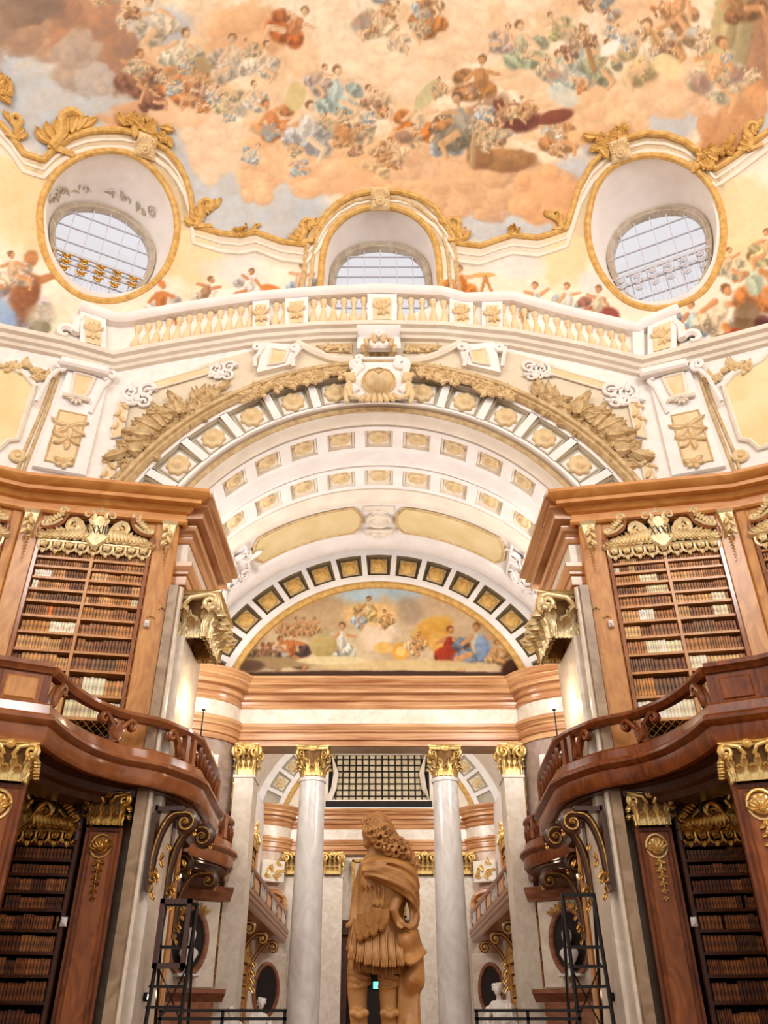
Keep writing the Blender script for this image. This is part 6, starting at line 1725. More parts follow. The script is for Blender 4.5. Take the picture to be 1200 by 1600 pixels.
for s in (-1, 1):
    sd = SIDE[s]
    for y0, y1, nn in ((27.6, 33.2, 'nearer'), (35.2, 40.8, 'farther')):
        far_case(s, y0, y1, 4.1, 8.0, '%s upper bookcase on the %s side of the far bay' % (nn, sd), M['woodl'], .4, 1.0)
        far_case(s, y0, y1, -1.1, 3.4, '%s lower bookcase on the %s side of the far bay' % (nn, sd), M['woodl'], .42, .95)
    g = G(); box(g, s * 5.9, s * 6.3, 26.9, 44.0, -1.1, 9.9); ob('wall_%s_far' % sd, g, M['white'], None, '%s side wall of the far bay' % sd, 'wall', kind='structure', smooth=0)
    t = thing('wing_gallery', (s * 4.5, 35, 3.4), 'straight walnut gallery along the %s side of the far bay' % sd, 'gallery', 'galleries of the far bay')
    side = -1 if s < 0 else 1; pth = [(s * 4.5, 27.2), (s * 4.5, 43.4)]
    g = G(); mould(g, pth, [(-1.2, 3.6), (.02, 3.6), (.08, 3.66), (.1, 3.8), (.16, 3.84), (.16, 3.95), (.2, 4.0), (.2, 4.14), (.1, 4.2), (-1.2, 4.2)], side); ob('fascia', g, M['woodm'], t)
    g = G(); mould(g, pth, [(-.08, 4.8), (.06, 4.8), (.1, 4.86), (.1, 4.93), (-.12, 4.93)], side); ob('handrail', g, M['woodm'], t)
    for i, y in enumerate(np.linspace(27.4, 43.2, 9)):
        g = G(); box(g, s * 4.44, s * 4.62, y - .11, y + .11, 4.2, 4.98); ob('rail_post', g, M['wood'], t, smooth=0)
    pys = np.linspace(27.4, 43.2, 9)
    for i, (ya, yb) in enumerate(zip(pys[:-1], pys[1:])):
        if i % 2: continue
        g = G(); fp = Fr((s * 4.5, 0, 0), (0, 1, 0), (-s, 0, 0)); box(g, ya + .12, yb - .12, -.04, .02, 4.2, 4.8, fp); bevbox(g, ya + .3, yb - .3, .02, .06, 4.3, 4.7, .03, fp); ob('parapet_panel', g, M['woodl'], t, smooth=0)
    for i, y in enumerate(np.linspace(27.9, 42.8, 24)):
        if int((y - 27.4) / (15.8 / 8)) % 2 == 0: continue
        g = G(); lathe(g, [(.05, 4.2), (.07, 4.25), (.04, 4.3), (.09, 4.45), (.05, 4.6), (.06, 4.72), (.07, 4.8)], (s * 4.5, y, 0), 8); ob('baluster', g, M['wmarble'], t)
    for y, nn in ((29.2, 'first'), (33.0, 'second'), (36.8, 'third'), (40.6, 'fourth')):
        fr = Fr((s * 5.68, y, 0), (-s, 0, 0), (0, -1, 0)); t3 = thing('wing_bracket', (s * 5.6, y, 2), '%s gilt scroll bracket from the columns under the %s far gallery' % (nn, sd), 'bracket', 'brackets of the far bay')
        rch = 1.0
        p2 = np.vstack([[(.05, 1.9)], [(.1, 2.5)], [(.35, 3.0)], [(.7, 3.36)], spiral2((rch, 3.2), .2, -1.5, math.pi / 2)]); p2 = np.vstack([spline(p2[:5], 20)[:-1], p2[4:]])
        g = G(); tube(g, lift(p2, fr), .08, 7); ob('body', g, M['wood'], t3)
        g = G(); tube(g, lift(p2, fr, .08), .04, 5); disc(g, fr, (rch, 3.2), .08, .08, .06, 9); ob('gilt_edge', g, M['gold'], t3)
        g = G()
        for i in range(8): leafpiece(g, fr, (.12, 1.7 + .16 * i), -math.pi / 2 + .5 * (-1) ** i, .34, .1, .03, 1)
        ob('gilt_leaf', g, M['gold'], t3, kind='stuff')
    # far rounded corner: plaque and arched doorway at gallery level
    n = np.array([-s * .5, -.866]); ea = np.array([-n[1], n[0]]); ea = ea if ea[0] > 0 else -ea
    fr = Fr((s * 5.3, 43.78, 0), (ea[0], ea[1], 0), (n[0], n[1], 0))
    g = G(); bevbox(g, -.6, .6, 0, .14, 6.3, 7.3, .04, fr); tp = ob('corner_plaque', g, M['cream'], None, 'relief plaque on the far %s corner of the wing' % sd, 'plaque', 'relief plaques of the far corners', smooth=0)
    g = G()
    for i in range(12): leafpiece(g, fr, (random.Random(i).uniform(-.45, .45), 6.8 + random.Random(i + 50).uniform(-.3, .3)), i * 1.3, .34, .09, .14, 1)
    ob('leaf_relief', g, M['gold'], tp)
    d2 = thing('door_%d' % (2 if s < 0 else 3), fr([(0, 0, 3.9)])[0], 'arched wooden gallery door in the far %s corner' % sd, 'door', kind='structure')
    q = np.r_[[(-.72, 3.9)], [( .72 * math.cos(a), 5.4 + .5 * math.sin(a)) for a in np.linspace(math.pi, 0, 13)], [(.72, 3.9)]]
    g = G(); tube(g, lift(q, fr, .1), .13, 6); ob('door_frame', g, M['redm'], d2)
    g = G(); V = [fr([(x * .92, .06, z)])[0] for x, z in q]; g.add(V, None, fan(list(range(len(V))))); ob('leaf', g, M['woodl'], d2, smooth=0)
    for x in (-.33, .33):
        for z0, z1 in ((4.0, 4.7), (4.8, 5.5)):
            g = G(); bevbox(g, x - .24, x + .24, .06, .11, z0, z1, .04, fr); ob('door_panel', g, M['wood'], d2, smooth=0)
    # pale niche panel on the ground floor of the far corner
    g = G(); bevbox(g, -.95, .95, 0, .12, .2, 3.2, .05, fr); tn = ob('corner_niche', g, M['pale_m'], None, 'pale panel with dark oval niche in the far %s corner' % sd, 'niche', 'far corner niches', smooth=0)
    qq = np.linspace(0, 2 * math.pi, 32, endpoint=False); el = np.stack([.6 * np.cos(qq), 1.7 + 1.05 * np.sin(qq)], -1)
    g = G(); tube(g, lift(el, fr, .13), .1, 6, True); ob('oval_frame', g, M['redm2'], tn)
    g = G(); rings = np.stack([lift((el - (0, 1.7)) * k + (0, 1.7), fr, .13) for k in (1, .01)], 1); g.add(rings, gridq(32, 2, True, False)); ob('niche_field', g, M['void'], tn)
ob('far_bay_books', FB.g, M['leather'], None, 'rows of small books on the shelves of the far bay', 'books', kind='stuff', smooth=0, colors=np.concatenate(FB.c))
# ---------------------------------------------------------------- sculpture tools: closed pieces fused by voxel remeshing
def ell(g, c, r, rot=None, n=14):
    t = np.linspace(0, math.pi, n // 2 + 1); a = np.linspace(0, 2 * math.pi, n, endpoint=False)
    V = np.stack([np.sin(t)[:, None] * np.cos(a), np.sin(t)[:, None] * np.sin(a), np.cos(t)[:, None] * np.ones(n)], -1).transpose(1, 0, 2) * np.asarray(r, float)
    V = V.reshape(-1, 3)
    if rot is not None: V = V @ np.array(Matrix.Rotation(rot[0], 3, rot[1]).transposed())
    return g.add(V + np.asarray(c, float), gridq(n, n // 2 + 1, True, False))
def limb(g, pts, r, n=10):
    tube(g, pts, r, n); pts = np.asarray(pts, float); r = np.broadcast_to(np.asarray(r, float), (len(pts),))
    ell(g, pts[0], [r[0]] * 3, n=10); ell(g, pts[-1], [r[-1]] * 3, n=10)
def sheet(g, rows, th):
    """closed thick cloth from a grid of points; th along the local normal"""
    P = np.asarray(rows, float); n, m = P.shape[:2]
    N = np.cross(np.gradient(P, axis=0), np.gradient(P, axis=1)); N /= np.linalg.norm(N, axis=-1, keepdims=True) + 1e-9
    A, B = P + N * th / 2, P - N * th / 2
    g.add(np.concatenate([A.reshape(-1, 3), B.reshape(-1, 3)]), np.concatenate([gridq(n, m), gridq(n, m)[:, ::-1] + n * m]))
    per = [(i, 0) for i in range(n)] + [(n - 1, j) for j in range(1, m)] + [(i, m - 1) for i in range(n - 2, -1, -1)] + [(0, j) for j in range(m - 2, 0, -1)]
    ids = [i * m + j for i, j in per]; k = len(ids)
    g.q.append(np.array([(ids[a], ids[(a + 1) % k], ids[(a + 1) % k] + n * m, ids[a] + n * m) for a in range(k)]) + g.n - 2 * n * m)
    return g
def fuse(name, g, voxel, m, par, label=None, smooth_it=2):
    V = g.verts(); b = BASE[par.name]
    me = mesh_from(name + '_raw', V - b, g, None, 4)
    o = bpy.data.objects.new(name + '_raw', me); COL.objects.link(o)
    rm = o.modifiers.new('remesh', 'REMESH'); rm.mode = 'VOXEL'; rm.voxel_size = voxel
    sm = o.modifiers.new('smooth', 'SMOOTH'); sm.factor = .5; sm.iterations = smooth_it
    dg = bpy.context.evaluated_depsgraph_get()
    nm = bpy.data.meshes.new_from_object(o.evaluated_get(dg))
    bpy.data.objects.remove(o); bpy.data.meshes.remove(me)
    nm.name = name; nm.materials.clear(); nm.materials.append(m)
    nm.polygons.foreach_set('use_smooth', np.ones(len(nm.polygons), bool))
    o = bpy.data.objects.new(name, nm); COL.objects.link(o); o.parent = par
    BASE[o.name] = b
    return o

# ---------------------------------------------------------------- the armoured statue
SY = 8.75
def S(px, py, dy=0.0): return at_y(float(px), float(py), SY + dy)
zk = float(S(592, 1585)[2]); zf = zk - .62
st = thing('armoured_statue', (float(S(590, 1500)[0]), SY, zf), 'ochre stone statue in Roman armour with curled wig and draped cape', 'statue')
g = G()
# torso: stacked sections chest to hips (px centre, half width px, depth)
secs = [(600, 1338, 30, .12), (604, 1352, 42, .19), (604, 1372, 44, .22), (600, 1398, 40, .22), (594, 1420, 38, .2), (590, 1440, 40, .2), (588, 1462, 44, .22), (588, 1485, 48, .24)]
rows = []
aa = np.linspace(0, 2 * math.pi, 28, endpoint=False)
for cx_, cy_, hw, dp in secs:
    c = S(cx_, cy_); w = abs(S(cx_ + hw, cy_)[0] - c[0]); rows.append(np.stack([c[0] + w * np.cos(aa), c[1] + dp * np.sin(aa), np.full(28, c[2])], -1))
V = np.stack(rows, 1); g.add(V, gridq(28, len(secs), True, False), None)
for k in (0, len(secs) - 1):
    g.add(rows[k], None, fan(list(range(28))))
# pectorals, belly and cuirass relief
for x, y, r in ((578, 1380, .1), (604, 1384, .11), (590, 1412, .07)): c = S(x, y, -.14); ell(g, c, (r, .09, r * .85))
for i in range(5): p = spline([S(568 + 8 * i, 1372 + 3 * i, -.2), S(572 + 7 * i, 1390, -.24), S(566 + 8 * i, 1412 + 2 * i, -.22)], 10); tube(g, p, .01, 6)
# neck and head turned up to the left, hidden face with brow, nose, chin
limb(g, [S(588, 1345), S(586, 1330), S(586, 1318)], [.11, .085, .08])
hc = S(588, 1297)
ell(g, hc, (.105, .13, .155)); ell(g, S(580, 1306, -.05), (.075, .09, .1))
ell(g, S(570, 1303, -.06), (.03, .03, .05)); ell(g, S(574, 1319, -.05), (.045, .045, .04)); ell(g, S(572, 1292, -.07), (.05, .05, .025)); ell(g, S(572, 1312, -.06), (.034, .03, .016))
body_head = g
# legs
def leg(cx_, ys, ws, dy=0):
    pts = [S(c, y, dy) for c, y in zip(cx_, ys)]; rad = [abs(S(c + w, y)[0] - S(c, y)[0]) for c, y, w in zip(cx_, ys, ws)]
    limb(g, pts, rad, 14); return pts[-1]
leg([566, 560, 558, 559, 560, 561], [1480, 1515, 1545, 1570, 1588, 1600], [21, 17.5, 16, 14.5, 14, 13])
leg([604, 606, 607, 608, 608, 609], [1480, 1515, 1545, 1570, 1588, 1600], [21, 17, 15.5, 14.5, 14, 13])
for cx_ in (561, 609):
    k = S(cx_, 1600); x, z = k[0], k[2]
    limb(g, [(x, SY, z), (x, SY + .03, z - .12), (x, SY + .02, z - .3), (x, SY, zf + .1)], [.085, .09, .07, .055], 12)
    limb(g, [(x, SY + .03, zf + .07), (x - .03, SY - .12, zf + .06), (x - .05, SY - .24, zf + .04)], [.07, .06, .04], 10)
    for dx in (-.05, 0, .05): ell(g, (k[0] + dx, SY - .1, S(560, 1583)[2] + (.0 if dx else -.02)), (.045, .035, .035))
    for y in (1518, 1525, 1532, 1540): q = S(cx_, y); w = .108; t_ = np.linspace(0, 2 * math.pi, 18, endpoint=False); tube(g, np.stack([q[0] + w * np.cos(t_), q[1] + w * np.sin(t_), q[2] + .02 * np.sin(t_ + y)], -1), .01, 5, True)
# arm bent to the hip on the right with hand and fingers
limb(g, [S(636, 1368, .02), S(628, 1392, -.12), S(618, 1410, -.2)], [.085, .07, .055])
limb(g, [S(618, 1410, -.2), S(614, 1424, -.24), S(620, 1436, -.22)], [.055, .05, .04])
ell(g, S(624, 1441, -.22), (.05, .03, .045))
for i in range(4): limb(g, [S(625 + 2 * i, 1440 + 2 * i, -.24), S(632 + 2 * i, 1443 + 2.2 * i, -.25), S(637 + 2 * i, 1446 + 2.2 * i, -.22)], [.014, .013, .011], 6)
limb(g, [S(619, 1440, -.24), S(622, 1448, -.26), S(628, 1451, -.26)], [.014, .013, .011], 6)
# far arm hinted under the cape
limb(g, [S(572, 1356, .05), S(562, 1385, .08), S(556, 1412, .02), S(552, 1438, -.08)], [.08, .065, .055, .04])
for i in range(4): limb(g, [S(552, 1440 + 2 * i, -.1), S(545, 1442 + 2 * i, -.12), S(541, 1443 + 2 * i, -.1)], [.014, .012, .01], 6)
body = fuse('body', g, .012, M['statue'], st)

# wig of heavy curls
g = G(); rng = random.Random(8)
ell(g, S(591, 1291, .03), (.115, .14, .15)); limb(g, [S(598, 1288, .05), S(610, 1308, .06), S(628, 1330, .08), S(645, 1352, .12)], [.1, .085, .07, .04], 12)
def curl(c, r, tilt=0.0):
    t_ = np.linspace(0, 2 * math.pi * 1.6, 26); rr_ = r * np.linspace(1, .25, 26)
    tube(g, np.stack([c[0] + rr_ * np.cos(t_), c[1] - .012 * t_ + tilt * rr_, c[2] + rr_ * np.sin(t_)], -1), np.linspace(.4, .2, 26) * r, 6)
for i in range(7): curl(S(572 + 4 * i, 1285 + (i % 3) * 4, -.1 + .02 * i), .05)
for i, (x, y) in enumerate([(573, 1297), (580, 1303), (590, 1300), (600, 1296), (608, 1302), (584, 1312), (594, 1310), (604, 1312), (614, 1316), (592, 1321), (602, 1324), (612, 1326), (622, 1326), (632, 1330), (640, 1338), (646, 1346), (650, 1356), (624, 1316), (634, 1322), (618, 1334), (608, 1332), (630, 1338)]):
    curl(S(x, y, -.13 + .1 * max(0, (x - 600) / 50)), rng.uniform(.042, .064))
for i in range(6): tube(g, spline([S(588 + 3 * i, 1273 + i, -.04 + .03 * i), S(597 + 3 * i, 1284 + 3 * i, -.06 + .03 * i), S(602 + 4 * i, 1302 + 4 * i, -.04 + .02 * i), S(614 + 5 * i, 1320 + 4 * i, 0)], 12), .022, 6)
for i in range(5): tube(g, spline([S(574 + 3 * i, 1274, -.09), S(580 + 3 * i, 1280, -.12), S(590 + 3 * i, 1290, -.12)], 8), .018, 6)
fuse('curled_wig', g, .0105, M['statue'], st)

# cape: swathe over chest and shoulder, falling behind on the right
g = G()
def cloth(rows_px, th, amp=.02, fr_=9.0):
    P = []
    for r in rows_px:
        p = np.array([S(x, y, d) for x, y, d in r]); p = spline(p, 26); k = len(p)
        P.append(p)
    m = min(len(p) for p in P); P = np.array([p[:m] for p in P])
    P = np.stack([spline(P[:, j], 16) for j in range(P.shape[1])], 1)
    u = np.linspace(0, 1, P.shape[0])[:, None]; v = np.linspace(0, 1, P.shape[1])[None]
    P[:, :, 1] += amp * np.sin(u * fr_ + 2.2 * v)
    sheet(g, P, th)
cloth([[(568, 1346, -.18), (590, 1340, -.22), (620, 1342, -.2), (646, 1356, -.06), (654, 1380, .05)],
       [(565, 1354, -.22), (590, 1352, -.28), (622, 1358, -.26), (646, 1376, -.14), (654, 1400, .0)],
       [(566, 1364, -.22), (592, 1366, -.3), (624, 1378, -.28), (644, 1396, -.2), (651, 1414, -.06)],
       [(572, 1372, -.2), (596, 1378, -.27), (622, 1392, -.26), (642, 1408, -.22), (650, 1424, -.1)]], .03, .05, 21)
for dy in (0, 1, 2, 3):
    tube(g, spline([S(570, 1349 + 6 * dy, -.24 - .01 * dy), S(596, 1352 + 6 * dy, -.32), S(626, 1363 + 7 * dy, -.31), S(648, 1386 + 7 * dy, -.16)], 16), .019, 6)
ell(g, S(632, 1356, .02), (.13, .13, .1))
cloth([[(640, 1352, .12), (650, 1372, .1), (654, 1400, .06), (652, 1430, .02), (644, 1448, -.05)],
       [(626, 1392, .02), (636, 1408, -.12), (642, 1424, -.16), (642, 1440, -.16), (636, 1450, -.16)]], .035, .02, 8)
# loop of cape gathered at the hip and the long fall behind
limb(g, spline([S(650, 1412, -.05), S(650, 1434, -.1), S(644, 1448, -.16), S(630, 1446, -.2), S(618, 1438, -.22)], 14), .026, 8)
limb(g, spline([S(652, 1420, .0), S(653, 1436, -.05), S(648, 1450, -.1), S(634, 1450, -.16)], 12), .022, 8)
cloth([[(618, 1440, -.14), (630, 1446, -.16), (642, 1448, -.1), (650, 1446, .02)],
       [(622, 1470, -.16), (636, 1470, -.2), (648, 1468, -.12), (656, 1470, .02)],
       [(624, 1500, -.2), (640, 1508, -.26), (653, 1504, -.16), (666, 1490, .04)]], .035, .045, 9)
cloth([[(640, 1490, -.02), (646, 1496, -.1), (652, 1496, -.04), (660, 1490, .06)],
       [(630, 1515, .0), (640, 1524, -.12), (651, 1530, -.08), (661, 1538, .06)],
       [(628, 1545, .02), (636, 1552, -.06), (646, 1556, -.03), (656, 1550, .06)],
       [(624, 1600, .02), (634, 1600, -.06), (644, 1600, -.02), (656, 1600, .06)],
       [(622, 1660, .02), (634, 1660, -.06), (644, 1660, -.02), (656, 1660, .06)]], .04, .05, 12)
for i in range(5): limb(g, spline([S(628 + 6 * i, 1500 + 4 * i, -.02), S(626 + 6 * i, 1550, -.06 + .02 * i), S(624 + 6.5 * i, 1600, -.04), S(624 + 7 * i, 1660, -.02)], 12), .028, 8)
fuse('cape', g, .0115, M['statue'], st, smooth_it=1)

# armour scales and leather strips
for x, y, k in ((566, 1432, 0), (577, 1428, 0), (588, 1422, 0), (600, 1424, 0), (560, 1440, 0), (571, 1444, 1), (583, 1440, 1), (563, 1448, 1), (595, 1432, 1)):
    d = -.30 - .05 * math.sin((x - 552) / 60 * math.pi) + .02 * k; g = G()
    c = S(x, y - 4, d + .03); h = abs(S(x, y)[2] - S(x, y + 27)[2]); w = .05
    q = np.array([(-w, 0), (-w, -h * .5), (-w * .8, -h * .78), (-w * .4, -h * .95), (0, -h), (w * .4, -h * .95), (w * .8, -h * .78), (w, -h * .5), (w, 0)])
    fr = Fr(c, (1, .0, 0), (0, -1, 0), (0, -.22, 1)); V = np.concatenate([np.stack([q[:, 0], np.full(9, b), q[:, 1]], -1) for b in (-.04, .03)] + [np.stack([q[:, 0] * .72, np.full(9, .045), q[:, 1] * .84 - h * .04], -1)])
    g.add(fr(V), [(m, m + 1, m + 10, m + 9) for m in range(8)] + [(m + 9, m + 10, m + 19, m + 18) for m in range(8)], [(18, 18 + m, 19 + m) for m in range(1, 8)])
    ob('armour_scale', g, M['statue'], st)
for row, (n, y1, y2, x0, x1, e0, e1, dd, w0, w1) in enumerate(((7, 1440, 1496, 556, 620, 549, 626, 0, .03, .04), (7, 1484, 1512, 558, 616, 556, 620, .06, .036, .04))):
    for i in range(n):
        f = i / (n - 1); xa, xb = x0 + (x1 - x0) * f, e0 + (e1 - e0) * f; d = -.19 - .08 * math.sin(f * math.pi) + dd
        yb = y2 + 12 * math.sin(f * 2.2); ya = y1 + 4 * math.sin(f * 2.4)
        P0, P1 = S(xa, ya, d + .08), S(xb, yb, d - .08 + dd); g = G(); rows = []
        for t_ in np.linspace(0, 1, 7):
            c = P0 + (P1 - P0) * t_; w = (w0 + (w1 - w0) * t_) * (.9 if t_ > .97 else 1)
            rows.append([(c[0] - w, c[1] + .07, c[2]), (c[0] - w * .9, c[1] - .012, c[2]), (c[0] - w * .6, c[1] - .016, c[2]), (c[0] - w * .5, c[1] - .004, c[2]), (c[0] + w * .5, c[1] - .004, c[2]), (c[0] + w * .6, c[1] - .016, c[2]), (c[0] + w * .9, c[1] - .012, c[2]), (c[0] + w, c[1] + .07, c[2])])
        g.add(np.array(rows), gridq(7, 8))
        sp_ = ob('leather_strip', g, M['statue'], st)
        if row == 0:
            g = G(); ell(g, P1 + np.array([0, -.01, .05]), (.026, .022, .05), n=10)
            for k in (-1, 0, 1): ell(g, P1 + np.array([k * .022, -.008, .01]), (.014, .016, .034), n=8)
            ob('tassel', g, M['statue'], sp_)
pd = thing('statue_pedestal', (float(S(590, 1500)[0]), SY, -1.1), 'stone pedestal carrying the armoured statue', 'pedestal')
cx_ = float(S(590, 1500)[0])
g = G(); mould(g, [(cx_ - .5, SY - .5), (cx_ + .5, SY - .5), (cx_ + .5, SY + .5), (cx_ - .5, SY + .5)], [(0, -1.1), (.12, -1.1), (.12, -.95), (.04, -.9), (.0, -.85), (0, zf - .2), (.06, zf - .14), (.1, zf - .08), (.1, zf), (0, zf)], -1, True)
ob('dado', g, M['stone'], pd)
g = G(); box(g, cx_ - .55, cx_ + .55, SY - .55, SY + .55, zf - .06, zf - .005); ob('top_slab', g, M['stone'], pd, smooth=0)

# ---------------------------------------------------------------- white marble statues in the wing
def figure(px, Y, ztop, lab, flipx, seed):
    x0 = float(at_y(px, 1560, Y)[0]); zb = -.9; H = ztop - zb
    t = thing('marble_statue', (x0, Y, -1.1), lab, 'statue', 'white marble statues in the wing')
    g = G(); bevbox(g, x0 - .4, x0 + .4, -Y - .4, -Y + .4, -1.1, zb, .03, Fr((0, 0, 0), (1, 0, 0), (0, -1, 0))); ob('plinth', g, M['wmarble'], t, smooth=0)
    k = H / 1.9; f = flipx
    Pt = lambda a, b, c: (x0 + f * a * k, Y + b * k, zb + c * k)
    g = G()
    limb(g, [Pt(-.1, 0, .05), Pt(-.11, -.02, .45), Pt(-.09, 0, .9)], [.075 * k, .085 * k, .12 * k]); limb(g, [Pt(.12, -.06, .05), Pt(.13, -.1, .48), Pt(.08, 0, .9)], [.07 * k, .085 * k, .12 * k])
    limb(g, [Pt(0, 0, .92), Pt(-.01, 0, 1.12), Pt(-.03, 0, 1.36)], [.17 * k, .15 * k, .18 * k]); limb(g, [Pt(-.18, 0, 1.44), Pt(.14, 0, 1.46)], [.09 * k, .09 * k])
    limb(g, [Pt(-.04, 0, 1.5), Pt(-.06, -.03, 1.62)], [.06 * k, .06 * k]); ell(g, Pt(-.08, -.05, 1.74), (.085 * k, .1 * k, .125 * k)); ell(g, Pt(-.07, .0, 1.78), (.1 * k, .11 * k, .1 * k)); ell(g, Pt(-.09, -.15, 1.72), (.018 * k, .03 * k, .03 * k)); ell(g, Pt(-.09, -.12, 1.65), (.03 * k, .03 * k, .025 * k))
    limb(g, [Pt(.17, 0, 1.43), Pt(.27, -.05, 1.2), Pt(.1, -.22, 1.12)], [.07 * k, .055 * k, .04 * k]); limb(g, [Pt(-.2, 0, 1.43), Pt(-.33, -.06, 1.22), Pt(-.36, -.22, 1.0)], [.07 * k, .055 * k, .04 * k])
    for i in range(4): limb(g, [Pt(.08 - .01 * i, -.24, 1.13 - .022 * i), Pt(.02 - .01 * i, -.25, 1.14 - .025 * i)], [.016 * k, .013 * k], 6); limb(g, [Pt(-.38 + .025 * i, -.24, .98), Pt(-.39 + .03 * i, -.27, .91)], [.016 * k, .013 * k], 6)
    for i in range(9): limb(g, spline([Pt(-.2 + .05 * i, -.13, 1.1 - .02 * i), Pt(-.22 + .06 * i, -.17, .75), Pt(-.2 + .055 * i, -.12, .35), Pt(-.22 + .06 * i, -.1, .08 + .03 * i)], 12), .035 * k, 6)
    for i in range(5): limb(g, spline([Pt(.2 - .03 * i, -.1 + .04 * i, 1.45), Pt(.05 - .04 * i, -.2, 1.25), Pt(-.2, -.16, 1.06 - .03 * i)], 10), .035 * k, 6)
    limb(g, spline([Pt(.25, .1, 1.4), Pt(.32, .12, .9), Pt(.3, .1, .2)], 10), .07 * k, 8)
    for i in range(14):
        a = i * .9; ell(g, Pt(-.07 + .1 * math.cos(a), .02 + .09 * math.sin(a), 1.72 + .011 * i), (.045 * k, .045 * k, .04 * k), n=8)
    for i in range(6): limb(g, spline([Pt(-.26 + .09 * i, -.12, 1.42), Pt(-.2 + .08 * i, -.2, 1.2), Pt(-.3 + .13 * i, -.18, .95)], 8), .04 * k, 6)
    limb(g, spline([Pt(-.3, .0, 1.35), Pt(-.4, .05, .9), Pt(-.38, .05, .1)], 10), .085 * k, 8)
    for sx in (-.115, -.045): ell(g, Pt(sx, -.135, 1.755), (.016 * k, .012 * k, .01 * k), n=8)
    fuse('figure', g, .02, M['wmarble'], t)
figure(783, 22.0, 1.02, 'white marble statue with bent arm near the right balcony', 1, 1)
figure(405, 22.0, .72, 'white marble statue near the left balcony, beside the column', -1, 2)
figure(366, 24.0, .60, 'small white marble statue at the foot of the left niche', 1, 3)
# ---------------------------------------------------------------- stucco on the spandrels and splayed walls
def mirror(pts, s): return [(x if s > 0 else 1184 - x, y) for x, y in pts]
def wall_of(px): return 'r' if px > 1005 else ('l' if px < 180 else 'f')
def shpoly(g, pts, b0, b1):
    p = np.array(pts, float); P, N = SH(p[:, 0], p[:, 1]); n = len(p)
    V = np.concatenate([P + N * b0, P + N * b1])
    g.add(V, [(k, (k + 1) % n, n + (k + 1) % n, n + k) for k in range(n)], fan(list(range(n, 2 * n))))
def plate(pts, b1, m, name, par, border=None):
    g = G(); shpoly(g, pts, -.02, b1); o = ob(name, g, m, par, smooth=0)
    if border:
        g = G(); q = dense(list(pts) + [pts[0]], 10)[:-1]; P, N = SH(q[:, 0], q[:, 1]); tube(g, P + N * b1, border[0], 6, True); ob('border', g, border[1], o)
    return o
def line(pts, r, m, name, par, b=.03, n=0):
    q = spline(pts, n) if n else dense(pts, 10); P, N = SH(q[:, 0], q[:, 1]); g = G(); tube(g, P + N * b, r, 6); return ob(name, g, m, par)
